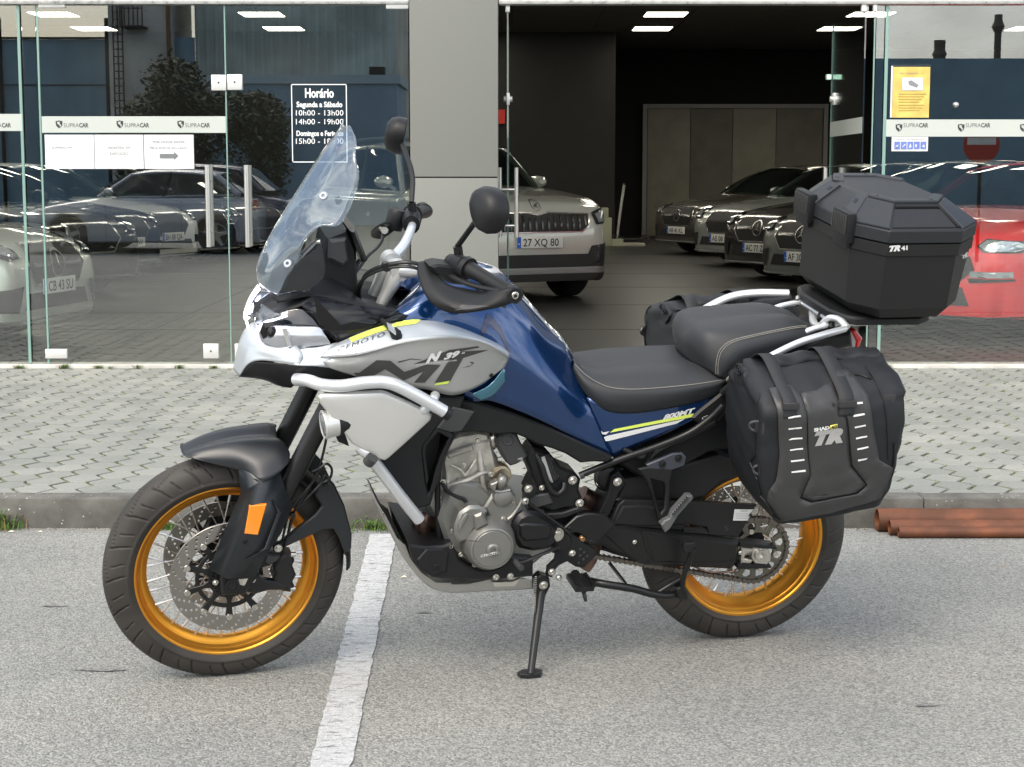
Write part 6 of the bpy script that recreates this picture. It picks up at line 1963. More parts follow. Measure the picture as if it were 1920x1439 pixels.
stitch([(1078, 683, .088), (1098, 703, .116), (1126, 720, .142), (1153, 728, .158), (1190, 730, .1655), (1240, 727, .169), (1300, 721, .166), (1352, 713, .156)])
stitch([(1346, 702, .1575), (1347, 680, .1585), (1354, 658, .156), (1374, 642, .152), (1418, 630, .148), (1487, 616, .133), (1512, 614, .118), (1524, 619, .106)])
stitch([(1342, 702, .1545), (1343, 680, .1555), (1350, 656, .153), (1372, 639, .150), (1418, 627, .146), (1487, 613, .131), (1512, 611, .116)])
surf('seat_base_trim', [[(1360, 712, .15), (1362, 716, .15)], [(1378, 693, .160), (1380, 697, .160)], [(1400, 679, .158), (1402, 684, .158)], [(1440, 668, .155), (1440, 674, .155)]], platem, thick=.003)

# ------------------------------------------------------------------ tail, grab rails, rack
tubeB('grab_rail', [(1384, 686, .175), (1400, 689, .21), (1416, 684, .235), (1440, 671, .242), (1493, 645, .242), (1538, 630, .225), (1584, 617, .19)], [.008, .0105, .0125, .0125, .0125, .0125, .0115], satin, mirror=True, flat=.8)
tubeB('rail_bridge', [(1588, 615, .185), (1574, 600, .155), (1554, 597, .12), (1538, 611, .09), (1526, 606, .03), (1524, 590, -.05), (1524, 573, -.14)], [.0125, .011, .011, .011, .011, .012, .0125], satin, flat=.85)
plate('tail_cover', [(1440, 668), (1500, 648), (1560, 628), (1598, 622), (1600, 650), (1540, 668), (1480, 690), (1430, 705), (1420, 690)], -.10, .10, blk, bev=.01)
plate('rear_light', [(1597, 622), (1604, 618), (1618, 635), (1611, 653), (1604, 655), (1606, 640)], -.085, .085, redm, bev=.004)
plate('rear_light_clear', [(1590, 624), (1597, 622), (1606, 640), (1604, 655), (1596, 652), (1594, 638)], -.08, .088, pm('smoke_lens', (.35, .33, .33), .15, coat=1), bev=.004)
tubeB('rack_tube', [(1560, 600, .12), (1600, 608, .13), (1640, 606, .12)], .006, satin, mirror=True, n=8)
tubeB('subframe_stay', [(1500, 690, .19), (1440, 700, .20), (1385, 714, .20), (1352, 735, .17)], .008, blk_s, mirror=True)

# ------------------------------------------------------------------ black frame covers, shroud, crash plate, bars
plate('frame_cover', [(864, 752), (885, 751), (936, 767), (964, 776), (1033, 803), (1100, 835), (1150, 858), (1141, 868), (1115, 867), (1089, 869), (1061, 852), (1035, 842), (1006, 834), (985, 822), (965, 814), (936, 816), (905, 812), (878, 809), (864, 811)], .10, .178, blk, bev=.006, mirror=True)
shr = plate('radiator_shroud', [(610, 733), (700, 730), (800, 742), (872, 745), (866, 768), (890, 773), (864, 809), (836, 846), (826, 880), (815, 925), (808, 948), (764, 962), (742, 930), (700, 868), (640, 775)], .10, .200, blk, holes=[[(819, 805), (847, 812), (849, 820), (828, 860), (818, 890), (810, 918), (804, 925), (800, 900), (794, 848), (796, 838)]], bev=.006, mirror=True)
plate('shroud_flap', [(850, 764), (890, 773), (866, 809), (846, 812), (819, 804), (838, 780)], .196, .206, dgrey, bev=.003)
plate('shroud_edge', [(819, 804), (846, 812), (850, 818), (836, 846), (828, 882), (812, 930), (806, 925), (816, 885), (826, 856), (842, 822), (822, 811), (800, 836), (798, 850), (804, 900), (800, 912), (792, 850), (794, 834)], .196, .2045, blk, bev=.002)
plate('radiator', [(745, 790), (830, 800), (815, 920), (790, 950), (760, 930)], -.15, .15, blk, bev=.004)
mb = MB()
P = [(597, 745), (602, 741), (660, 738), (716, 735), (725, 737), (770, 757), (806, 775), (811, 780), (808, 789), (770, 824), (730, 860), (722, 865), (712, 862), (662, 834), (630, 795), (600, 757)]
q = [B(x, y, .285) for x, y in P]
cen = sum((v for v in q), Vector()) / len(q)
# domed plate: rings shrinking to the centre
rings = []
for f_, h_ in ((1.0, .270), (1.0, .279), (.975, .285), (.93, .287), (.75, .2885), (.45, .290), (.15, .2905)):
    rings.append([Vector((cen.x + (v.x - cen.x) * f_, h_, cen.z + (v.z - cen.z) * f_)) for v in q])
mb.grid(rings, closed_u=True); mb.f.append(tuple(len(mb.v) - len(q) + k for k in range(len(q)))); mb.m.append(0)
mb.f.append(tuple(range(len(q)))); mb.m.append(0)
MB().add([(x, -y, z) for x, y, z in mb.v], mb.f).build('crash_plate', platem, bike, ang=50)
mb.build('crash_plate', platem, bike, ang=50)
tubeB('crash_bar', [(556, 712, .19), (578, 714, .235), (603, 722, .262), (640, 724, .275), (684, 718, .285), (720, 717, .292), (748, 725, .298), (790, 747, .302), (838, 775, .302)], .0165, satin, mirror=True, n=18)
tubeB('bar_end_cap', [(833, 772, .302), (843, 778, .302)], .0172, blk, mirror=True, n=18)
tubeB('bar_stub', [(816, 742, .262), (812, 750, .285), (800, 765, .285), (790, 772, .275)], .0125, satin, mirror=True, n=14)
tubeB('lower_crash_bar', [(674, 838, .262), (690, 852, .272), (712, 880, .262), (750, 930, .245), (786, 975, .225)], .0162, satin, mirror=True, n=18)
tubeB('lower_cap', [(690, 868, .285), (699, 858, .296)], .0155, dgrey, mirror=True, n=18)
# fog light
mb = MB(); c = B(607, 797, .262); d = Vector((.97, .10, -.10)).normalized()
Mf = Matrix.Translation(c) @ d.to_track_quat('Z', 'Y').to_matrix().to_4x4()
mb.lathe([(.036, -.012), (.038, 0), (.035, .003), (.030, .001)], Mf, 28, cap=False); mb.lathe([(.034, -.035), (.036, -.012)], Mf, 28); fg = mb.build('fog_light', platem, bike)
mb = MB(); mb.lathe([(0, .004), (.02, .003), (.030, .0)], Mf, 24); mb.build('fog_lens', lensb, fg)
mb = MB(); mb.lathe([(.022, -.09), (.033, -.07), (.035, -.036)], Mf, 24); mb.build('fog_body', blk, fg)
plate('fog_bracket', [(612, 760), (628, 775), (650, 822), (655, 838), (635, 830), (615, 790), (604, 768)], .235, .25, blk, bev=.003)

# ------------------------------------------------------------------ engine
eng = plate('crankcase', [(838, 925), (860, 900), (910, 912), (935, 940), (965, 950), (985, 958), (1040, 965), (1040, 1030), (1000, 1062), (950, 1072), (880, 1065), (840, 1030), (822, 975)], -.15, .145, cast2, bev=.012)
plate('cylinder', [(830, 876), (838, 868), (925, 846), (934, 858), (945, 930), (950, 975), (880, 1000), (848, 1000), (832, 940)], -.13, .118, cast, bev=.008, parent=eng)
plate('cylinder_head', [(829, 868), (834, 846), (900, 826), (922, 824), (938, 900), (925, 905), (842, 926), (836, 918)], -.135, .128, cast, bev=.008, parent=eng)
plate('valve_cover', [(834, 848), (842, 822), (862, 814), (900, 808), (918, 812), (922, 828), (906, 835), (842, 858)], -.13, .122, cast, bev=.010, parent=eng)
plate('cover_flange', [(838, 855), (842, 850), (886, 837), (890, 845), (842, 861)], .11, .140, cast, bev=.004, parent=eng)
mb = MB()
mb.tube([B(*p) for p in ((840, 910, .13), (858, 905, .137), (880, 899, .138), (902, 888, .137), (915, 887, .13))], .0062, n=10)
mb.tube([B(*p) for p in ((845, 872, .126), (862, 880, .134), (872, 892, .134))], .0045, n=8); mb.tube([B(*p) for p in ((872, 892, .134), (882, 878, .134), (892, 862, .128))], .0045, n=8)
mb.tube([B(*p) for p in ((898, 845, .120), (902, 880, .130), (908, 915, .132), (914, 945, .13))], .0095, n=12)
mb.tube([B(*p) for p in ((838, 880, .12), (842, 920, .126), (850, 955, .13))], .0085, n=12)
mb.tube([B(*p) for p in ((856, 940, .125), (880, 938, .129), (900, 925, .127))], .0045, n=8)
mb.tube([B(*p) for p in ((852, 952, .125), (880, 950, .129), (900, 940, .127))], .0045, n=8)
mb.tube([B(*p) for p in ((826, 932, .11), (836, 944, .12), (850, 958, .125))], .0055, n=8)
mb.build('casting_ribs', cast, eng)
mb = MB()
mb.lathe([(.012, 0), (.012, .014), (.008, .016)], Matrix.Translation(B(893, 840, .115)) @ Matrix.Rotation(radians(-18), 4, 'Y'), 16)
for px, py, ww, rr in ((895, 825, .125, .007), (870, 873, .131, .0045), (831, 905, .128, .0065), (902, 955, .150, .006), (943, 974, .16, .006), (850, 996, .16, .006), (845, 1024, .165, .006), (864, 1040, .172, .005), (889, 1060, .172, .004), (924, 911, .165, .0045), (962, 940, .155, .0055), (921, 890, .158, .0055), (953, 1026, .16, .004), (840, 997, .10, .006), (841, 1012, .10, .006)):
    bolt(mb, px, py, ww, rr, .007)
mb.build('engine_bolt', steelb, eng)
# generator cover
mb = MB(); lathe_at(mb, 913, 1013, .150, [(.076, -.02), (.076, .012), (.073, .018), (.070, .045), (.060, .062), (.0575, .0635), (.0565, .061), (.054, .061), (.052, .0635), (.018, .065), (.0175, .069), (.013, .072), (.0075, .072), (.007, .066), (0, .066)], 56)
gen = mb.build('generator_cover', cast2, eng, ang=25)
mb = MB(); c = B(916, 1017, .213)
for a in (radians(8), radians(188)):
    p0 = c + Vector((cos(a) * .018, .0, sin(a) * .018)); p1 = c + Vector((cos(a) * .056, -.001, sin(a) * .056)); mb.cyl(p0, p1, .0012, n=6)
mb.build('cover_groove', dgrey, gen)
decal('lettering', [text_px('CFMOTO', 901, 1045, 936, 1038.5, 4.6, .02, .1, 1.1)], gen, whitem, gen, w=.215, off=.0012)
plate('stator_bulge', [(853, 985), (862, 962), (880, 950), (900, 950), (915, 960), (905, 985), (890, 995), (880, 1015), (862, 1020), (852, 1005)], .13, .190, cast2, bev=.008, parent=eng)
plate('bulge_facet', [(862, 980), (874, 962), (880, 966), (868, 988), (860, 998)], .186, .196, cast2, bev=.003, parent=eng)
plate('bulge_fin', [(889, 968), (904, 962), (916, 984), (893, 996), (892, 985)], .186, .205, cast2, bev=.006, parent=eng)
plate('timing_cover', [(908, 952), (925, 925), (950, 915), (968, 930), (972, 950), (960, 975), (945, 990), (920, 975)], .10, .158, cast2, bev=.006, parent=eng)
mb = MB(); lathe_at(mb, 934, 884, .10, [(.030, 0), (.030, .030), (.028, .034), (.021, .036), (.020, .040), (.0, .040)], 30); mb.build('oil_filler', pm('warm_alloy', (.42, .37, .27), .35, .9), eng)
mb = MB(); lathe_at(mb, 938, 925, .13, [(.031, -.02), (.031, .020), (.027, .035), (.018, .042), (.0, .043)], 32); mb.tube([B(938, 912, .155), B(941, 902, .165), B(944, 895, .155)], [.014, .016, .014], n=14); mb.build('water_pump', cast2, eng)
plate('pump_vane', [(920, 909), (934, 903), (930, 920), (938, 922), (958, 918), (958, 923), (930, 926), (920, 916)], .150, .176, cast2, bev=.003, parent=eng)
mb = MB(); a = B(905, 832, .09); b2 = B(932, 816, .09); mb.cyl(a, b2, .028, n=26); mb.cyl(a.lerp(b2, .35), a.lerp(b2, .5), .031, n=26); mb.cyl(a.lerp(b2, .8), a.lerp(b2, .95), .031, n=26); mb.build('intake_stub', steelb, eng)
ac = plate('throttle_actuator', [(933, 824), (944, 812), (958, 809), (970, 814), (975, 826), (990, 856), (984, 864), (968, 872), (958, 875), (949, 868), (940, 850), (933, 838)], .09, .155, dgrey, bev=.006)
mb = MB(); lathe_at(mb, 952, 826, .154, [(.0155, 0), (.0155, .002), (.013, .0035), (.010, .002), (.006, .002), (0, .004)], 24); mb.build('actuator_boss', dgrey, ac)
decal('label', [[(970, 860), (979, 857), (981, 864), (973, 867)]], ac, pm('grey_label', (.3, .3, .3), .5), ac, w=.157)
tubeB('wiring', [(828, 905, .13), (840, 922, .14), (858, 932, .145), (870, 937, .15), (876, 946, .158), (878, 952, .16)], .0055, blk, n=8)
tubeB('cooling_hose', [(822, 880, .12), (820, 930, .125), (822, 985, .125), (826, 1018, .12)], .008, blk, n=10)
tubeB('breather_hose', [(996, 845, .12), (1000, 880, .13), (1006, 905, .13), (1000, 930, .13)], .006, blk, n=8)
# braided hose
tubeB('braided_hose', [(983, 925, .15), (975, 945, .155), (962, 965, .158), (952, 974, .16)], .0048, pm('braid', (.32, .31, .29), .5, .7), n=8)
# sprocket cover and frame plates
plate('sprocket_cover', [(962, 985), (972, 968), (990, 960), (1008, 962), (1032, 975), (1050, 990), (1048, 1020), (1030, 1032), (1000, 1036), (975, 1030), (963, 1010)], .10, .165, blk_s, bev=.012)
plate('cover_relief', [(974, 985), (984, 982), (1026, 984), (1036, 990), (1030, 1012), (985, 1016), (975, 1006)], .16, .172, blk_s, bev=.005)
plate('rear_frame', [(1000, 840), (1030, 850), (1052, 876), (1080, 888), (1090, 900), (1086, 920), (1096, 944), (1088, 955), (1060, 955), (1036, 962), (1012, 952), (990, 925), (1002, 900), (985, 860)], .06, .135, blk, bev=.008)
plate('frame_gusset', [(990, 940), (1002, 930), (1030, 925), (1038, 945), (1002, 955)], .13, .145, dgrey, bev=.004)
plate('foot_brake_panel', [(1012, 965), (1055, 962), (1090, 950), (1096, 958), (1062, 972), (1030, 978)], .12, .15, blk_s, bev=.004)
lb_ = plate('vin_label_plate', [(1012, 857), (1032, 851), (1050, 896), (1048, 902), (1036, 908), (1026, 903)], .125, .143, blk, bev=.004)
decal('label', [[(1015, 858), (1021, 856), (1037, 905), (1030, 907)]], lb_, pm('label_grey', (.33, .33, .33), .5), lb_, w=.145)
decal('lettering', [text_px('=========', 1026 + i * 4.5, 862 + i * -1.2, 1040 + i * 3.2, 900 - i * 2.5, 2.0) for i in range(3)], lb_, pm('label_print', (.3, .3, .3), .5), lb_, w=.145, off=.0015)
tubeB('frame_hoop', [(1000, 842, .12), (1014, 870, .14), (1024, 900, .148), (1034, 920, .15), (1046, 926, .15), (1056, 918, .148), (1058, 906, .14)], .0085, blk_s, n=12)
# gear linkage
mb = MB(); lathe_at(mb, 991, 917, .145, [(.020, 0), (.020, .012), (.012, .014), (.012, .020), (.0, .020)], 22); mb.build('selector_boss', blk_s, bike)
tubeB('gear_link', [(985, 938, .165), (1000, 950, .168), (1040, 978, .17), (1068, 1000, .172)], .0042, blk_s, n=8)
plate('selector_arm', [(984, 945), (979, 938), (985, 915), (990, 910), (997, 916), (991, 938)], .150, .162, blk_s, bev=.003)
mb = MB(); bolt(mb, 991, 917, .166, .0085, .006); bolt(mb, 985, 940, .164, .0075, .007); bolt(mb, 1074, 901, .145, .0095, .008); bolt(mb, 1087, 944, .145, .009, .008); bolt(mb, 1016, 915, .145, .006, .006)
bolt(mb, 1158, 904, .12, .0095, .006); mb.build('frame_bolt', steelb, bike)
# pivot plate, foot peg, heel guard
pv_ = plate('footrest_bracket', [(1030, 985), (1040, 978), (1054, 984), (1064, 994), (1118, 1034), (1117, 1044), (1096, 1066), (1080, 1064), (1064, 1054), (1048, 1062), (1040, 1072), (1036, 1084), (1026, 1082), (1028, 1066), (1042, 1052), (1044, 1036), (1034, 1015), (1028, 1000)], .135, .155, blk, bev=.004)
mb = MB(); lathe_at(mb, 1043, 1002, .155, [(.021, 0), (.021, .004), (.017, .004), (.015, .009), (.0105, .010), (.0105, .017), (.006, .017), (0, .016)], 26); mb.build('pivot_bolt', steelb, pv_)
mb = MB(); lathe_at(mb, 1043, 1002, .10, [(.030, 0), (.030, .052), (.026, .058)], 30); mb.build('pivot_boss', blk_s, pv_)
mb = MB()
for px, py, r in ((1073, 1038, .0075), (1035, 1073, .008), (1048, 1084, .007)): bolt(mb, px, py, .156, r, .006)
mb.build('bracket_bolt', steelb, pv_)
mb = MB()
for px, py in ((1088, 1030), (1095, 1036), (1088, 1042), (1101, 1043), (1094, 1049), (1085, 1056)): lathe_at(mb, px, py, .155, [(.004, 0), (.0035, .0012), (.0, .0012)], 8)
mb.build('bracket_dimple', dgrey, pv_)
hgd = plate('heel_guard', [(1056, 992), (1081, 969), (1100, 964), (1134, 965), (1155, 984), (1116, 1021), (1110, 1023), (1098, 1017), (1100, 1010), (1084, 1000), (1078, 1000), (1070, 1001)], .150, .160, blk_s, bev=.003)
mb = MB()
for px, py, r in ((1068, 992, .0055), (1108, 1017, .0055)): bolt(mb, px, py, .161, r, .003)
mb.build('guard_screw', blk_s, hgd)
mb = MB(); bolt(mb, 1092, 1010, .150, .008, .006); mb.build('brass_bolt', pm('brass', (.45, .28, .15), .35, 1.0), bike)
fp = MB()
q = [B(*p) for p in ((1060, 1064, .16), (1066, 1056, .17), (1075, 1062, .24), (1090, 1072, .26), (1104, 1086, .265), (1102, 1098, .265), (1092, 1102, .262), (1080, 1094, .255), (1066, 1080, .22))]
c0 = B(1068, 1066, .155); 
fp.box((c0.x - .045, .155, c0.z - .030), (c0.x + .010, .250, c0.z - .016), bev=.003)
for k in range(7):
    y = .170 + k * .013; fp.box((c0.x - .046, y, c0.z - .017), (c0.x - .038, y + .006, c0.z - .008)); fp.box((c0.x + .002, y, c0.z - .017), (c0.x + .010, y + .006, c0.z - .008))
fp.tube([Vector((c0.x - .018, .15, c0.z - .02)), Vector((c0.x - .018, .20, c0.z - .024)), Vector((c0.x - .018, .25, c0.z - .022))], [.014, .012, .010], n=10)
fp.tube([Vector((c0.x - .018, .225, c0.z - .03)), Vector((c0.x - .022, .24, c0.z - .05)), Vector((c0.x - .024, .245, c0.z - .062))], [.006, .006, .004], n=8)
fp.build('rider_footrest', blk_s, bike)
tubeB('gear_lever', [(1048, 1026, .165), (1030, 1034, .18), (1005, 1044, .19), (985, 1052, .195), (968, 1056, .20)], .0062, blk_s, n=10, flat=.7)
tubeB('gear_lever_tip', [(966, 1052, .20), (972, 1060, .225), (978, 1066, .245)], .0085, dgrey, n=12)
# lower cover, bash plate, headers
plate('belly_cover', [(767, 1022), (800, 1026), (832, 1024), (847, 1018), (854, 1032), (862, 1050), (880, 1064), (905, 1070), (932, 1066), (950, 1054), (958, 1044), (1000, 1048), (1000, 1082), (950, 1086), (895, 1088), (850, 1087), (811, 1084), (790, 1072), (775, 1056)], -.14, .172, blk, bev=.006)
plate('belly_relief', [(800, 1030), (830, 1030), (842, 1040), (838, 1072), (815, 1080), (792, 1066), (782, 1050)], .168, .178, blk, bev=.004)
mb = MB(); bolt(mb, 817, 1063, .179, .0075, .003); mb.build('cover_screw', blk_s, bike)
mb = MB(); out_ = [(717, 962), (726, 985), (750, 1035), (764, 1058), (781, 1079), (795, 1093), (811, 1104), (844, 1112), (895, 1110), (997, 1105)]
R = [B(x, y, .13) for x, y in out_]; R = catmull(R, 3)
rows = []
for p in R: rows.append([Vector((p.x, y_, p.z + (.006 * (1 - (y_ / .13) ** 2) * -1))) for y_ in [.13 * k / 6 for k in range(-6, 7)]])
mb.grid(rows); bp_ = mb.build('bash_plate', bashm, bike, thick=.004)
plate('bash_flange', [(717, 962), (726, 985), (750, 1035), (764, 1058), (781, 1079), (795, 1093), (811, 1104), (844, 1111.5), (895, 1109.5), (997, 1104.5), (997, 1088), (975, 1084), (960, 1090), (925, 1092), (918, 1086), (880, 1095), (848, 1096), (845, 1093), (818, 1092), (792, 1074), (777, 1056), (770, 1046), (761, 1022), (745, 1010), (722, 964)], .126, .132, bashm, bev=.002, parent=bp_, mirror=True)
plate('flange_cutout', [(923, 1092), (960, 1091), (975, 1085), (970, 1094), (965, 1100), (928, 1101)], .130, .134, pm('bright_alu', (.7, .68, .62), .3, .9), bev=.001, parent=bp_)
mb = MB()
for px, py in ((930, 1083), (957, 1081)): bolt(mb, px, py, .172, .007, .006)
mb.build('bash_bolt', steelb, bp_)
for k, (xo, yo) in enumerate(((0, .02), (10, .065), (-6, -.03), (4, -.07))):
    tubeB('exhaust_header', [(832, 985, yo * .6), (800, 978, yo), (788 + xo, 970, yo), (785 + xo, 990, yo), (795 + xo, 1020, yo * .8), (810 + xo, 1045, yo * .5)], .0185, copper, n=14)
tubeB('collector_pipe', [(1088, 928, .03), (1104, 940, .03), (1112, 960, .02), (1112, 1000, .0), (1104, 1040, .0), (1090, 1062, .0)], .030, copper, n=16)
# subframe tubes and passenger bracket
tubeB('subframe_tube', [(1087, 892, .150), (1130, 874, .155), (1175, 857, .160), (1230, 838, .165), (1290, 813, .17), (1330, 785, .175), (1355, 760, .18)], .0092, blk_s, mirror=True, n=12)
tubeB('tube_collar', [(1087, 893, .150), (1094, 890, .151)], .0105, dgrey, n=12)
tubeB('subframe_brace', [(1168, 842, .150), (1190, 852, .158), (1205, 856, .16), (1212, 840, .158)], .008, blk_s, n=10)
tubeB('subframe_lower', [(1212, 872, .135), (1235, 845, .14), (1300, 812, .145), (1340, 790, .15)], .010, blk_s, mirror=True, n=10)
ph = plate('pannier_bracket', [(1215, 880), (1212, 872), (1262, 851), (1280, 850), (1287, 858), (1284, 874), (1262, 882), (1234, 887)], .155, .168, pm('blue_black_plate', (.055, .062, .078), .4, .4), bev=.003)
mb = MB()
for px, py in ((1242, 871), (1272, 860)): bolt(mb, px, py, .169, .008, .004)
mb.build('bracket_bolt', blk_s, ph)
fr2 = plate('passenger_hanger', [(1196, 880), (1215, 876), (1262, 880), (1256, 908), (1257, 960), (1252, 972), (1246, 980), (1236, 975), (1224, 930), (1212, 900)], .15, .170, blk_s, holes=[[(1222, 900), (1245, 906), (1249, 915), (1246, 955), (1240, 962), (1234, 952)]], bev=.004)
mb = MB(); lathe_at(mb, 1244, 982, .160, [(.014, 0), (.014, .018), (.006, .020), (0, .020)], 18); mb.build('hanger_pivot', blk_s, fr2)
mb = MB(); bolt(mb, 1244, 980, .178, .004, .003); mb.build('pivot_pin', steelb, fr2)
pp_ = plate('passenger_footrest', [(1240, 985), (1246, 977), (1256, 972), (1260, 962), (1290, 930), (1299, 930), (1301, 936), (1272, 968), (1262, 985), (1256, 994), (1248, 1000)], .165, .190, pm('peg_rubber', (.085, .088, .092), .55), bev=.004)
mb = MB(); 
for k in range(8):
    t_ = k / 7; c = B(1262 + 26 * t_, 964 - 30 * t_, .19); mb.box((c.x - .003, .186, c.z - .003), (c.x + .003, .194, c.z + .003))
mb.build('peg_ridge', dgrey, pp_)
# muffler end behind, battery box, tail underside
tubeB('exhaust_shield', [(1180, 905, .02), (1250, 870, .0), (1330, 820, -.05), (1400, 790, -.09)], .045, blk_s, n=16)
plate('undertray', [(1160, 870), (1215, 840), (1300, 800), (1360, 770), (1420, 790), (1380, 840), (1330, 850), (1260, 890), (1205, 900)], -.09, .10, blk, bev=.008)
plate('inner_fender', [(1172, 900), (1215, 893), (1262, 880), (1300, 868), (1350, 855), (1372, 862), (1375, 900), (1352, 905), (1322, 932), (1290, 938), (1185, 940), (1160, 935)], -.06, .105, blk, bev=.006)
# rear shock
mb = MB(); P0, P1 = B(1165, 865, .0), B(1128, 985, .0)
mb.cyl(P0, P1, .018, n=14); mb.build('shock_body', blk_s, bike)
mb = MB(); d = P1 - P0; pts = []
q_ = d.to_track_quat('Z', 'Y'); 
for k in range(97):
    a = 2 * pi * k / 12; pts.append(P0 + d * (.08 + .8 * k / 96) + (q_ @ Vector((.030 * cos(a), .030 * sin(a), 0))))
mb.tube(pts, .0055, n=6, smooth=False); mb.build('shock_spring', pm('spring_grey', (.25, .25, .25), .4, .6), bike)
mb = MB(); c = B(1140, 895, .06); mb.lathe([(.036, -.02), (.036, .02), (.030, .024), (0, .024)], Matrix.Translation(c) @ LAT, 26); mb.lathe([(.042, .0), (.0425, .003), (.042, .006), (.039, .003)], Matrix.Translation(c) @ LAT, 30, closed=True); mb.build('shock_reservoir', blk_s, bike)
plate('shock_mount', [(1148, 893), (1160, 885), (1176, 905), (1162, 925), (1145, 965), (1128, 985), (1118, 975), (1140, 930)], .02, .11, blk, bev=.004)
# swingarm
for s_ in (1, -1):
    mb = MB()
    def F3(x, z, h, s_=s_): return Vector((x, s_ * h, z))
    def PG(pts, w): return [(lambda v: (v.x, v.z))(B(px, py, w)) for px, py in pts]
    mb.prism(PG([(1036, 975), (1060, 962), (1142, 975), (1204, 990), (1300, 1000), (1364, 1010), (1390, 1017), (1386, 1032), (1384, 1058), (1372, 1069), (1300, 1066), (1245, 1064), (1212, 1062), (1180, 1050), (1130, 1025), (1060, 1030)], .128), F3, .075, .128, bev=.010)
    mb.prism(PG([(1388, 1017), (1456, 1026), (1458, 1031), (1388, 1026)], .128), F3, .08, .128, bev=.002)
    mb.prism(PG([(1386, 1058), (1445, 1060), (1448, 1066), (1384, 1068)], .128), F3, .08, .128, bev=.002)
    sw = mb.build('swingarm', blk_s, bike, ang=30)
    mb = MB(); mb.prism(PG([(1391, 1026), (1412, 1028), (1414, 1034), (1398, 1040), (1397, 1048), (1412, 1052), (1408, 1058), (1390, 1057)], .122), F3, .09, .122, bev=.003)
    mb.prism(PG([(1413, 1027), (1442, 1030), (1446, 1040), (1446, 1052), (1438, 1060), (1416, 1058), (1410, 1046)], .127), F3, .09, .127, bev=.003)
    mb.build('axle_block', pm('machined_alu', (.62, .60, .55), .3, .95) if s_ == 1 else MATS['machined_alu'], sw)
    c = Vector((XR, 0, RR))
    mb = MB(); mb.lathe([(.0105, -.04), (.0105, .004), (.0155, .004), (.0155, -.004), (.018, -.004), (.018, -.01)], Matrix.Translation((XR, s_ * .131, RR)) @ Matrix.Rotation(-pi / 2 * s_, 4, 'X'), 28); mb.build('axle_nut', steelb, sw)
    mb = MB(); p0 = B(1383, 1036, .11); p1 = B(1399, 1037, .11); p0.y *= s_; p1.y *= s_; mb.cyl(p0, p1, .0085, n=14); mb.build('chain_adjuster', steelb, sw)
plate('swingarm_facet', [(1203, 1058), (1180, 1045), (1130, 1000), (1142, 985), (1204, 998), (1212, 1030), (1222, 1050)], .125, .134, blk_s, bev=.004)
plate('swingarm_hollow', [(1226, 1054), (1210, 1000), (1380, 1020), (1376, 1052), (1300, 1056)], .126, .1315, blk_s, bev=.004)
# chain guard with sticker
cg = plate('chain_guard', [(1142, 988), (1160, 947), (1170, 938), (1290, 941), (1418, 948), (1410, 962), (1398, 985), (1385, 1008), (1330, 1004), (1326, 990), (1290, 984), (1278, 995), (1210, 990)], .110, .126, blk, bev=.003, holes=[[(1283, 990), (1318, 992), (1328, 1000), (1284, 997)]])
plate('guard_relief', [(1168, 950), (1200, 948), (1282, 957), (1288, 985), (1205, 988), (1150, 985)], .122, .132, blk, bev=.005)
decal('sticker', [[(1377, 955), (1413, 955.5), (1411, 977), (1374, 976)]], cg, pm('sticker_silver', (.55, .57, .57), .4), cg, w=.127)
decal('sticker_print', [[(1388, 957), (1402, 957.3), (1400, 959), (1388, 959)], [(1379, 963), (1408, 963.5), (1408, 964.3), (1379, 964)], [(1379, 967), (1406, 967.5), (1406, 968.3), (1379, 968)], [(1379, 971), (1404, 971.5), (1404, 972.3), (1379, 972)]], cg, pm('sticker_ink', (.3, .33, .35), .5), cg, w=.127, off=.0018)
decal('lettering', [text_px('S', 1358, 995, 1366, 995, 9, .0)], cg, dgrey, cg, w=.127)
mb = MB(); bolt(mb, 1190, 1017, .135, .005, .003); mb.build('guard_bolt', steelb, bike)
# rear sprocket
def gear(ro, nt, n_h):
    pts = []
    for k in range(nt):
        a = 2 * pi * k / nt
        for da, r in ((-.30, ro - .006), (-.14, ro), (.14, ro), (.30, ro - .006)):
            pts.append((r * cos(a + da * 2 * pi / nt), r * sin(a + da * 2 * pi / nt)))
    return pts
hs = [C2(.056, 48)]
for k in range(12):
    a = 2 * pi * (k + .5) / 12
    if k % 2 == 0: hs.append([(.076 * cos(a + p) + .0, .076 * sin(a + p)) for p in ()] or [((.076 + q * .011) * cos(a + p * .14), (.076 + q * .011) * sin(a + p * .14)) for q, p in ((-1, -1), (-1.1, 0), (-1, 1), (.6, 1.15), (1.1, .5), (1.1, -.5), (.6, -1.15))])
    else: hs.append([((.076 + q * .011) * cos(a + p * .14), (.076 + q * .011) * sin(a + p * .14)) for q, p in ((-1, -1), (-1.1, 0), (-1, 1), (.6, 1.15), (1.1, .5), (1.1, -.5), (.6, -1.15))])
mb = MB(); mb.prism(gear(.1005, 39, 0), lambda x, z, h: Vector((x, h, z)), .091, .098, holes=hs, bev=.001)
spk = mb.build('rear_sprocket', sprm, bike, M=MR)
mb = MB()
for k in range(6):
    a = 2 * pi * k / 6 + .2; mb.lathe([(.0075, 0), (.0075, .005), (.004, .005), (0, .004)], Matrix.Translation((.064 * cos(a), .098, .064 * sin(a))) @ LAT, 12)
mb.build('sprocket_bolt', steelb, spk)
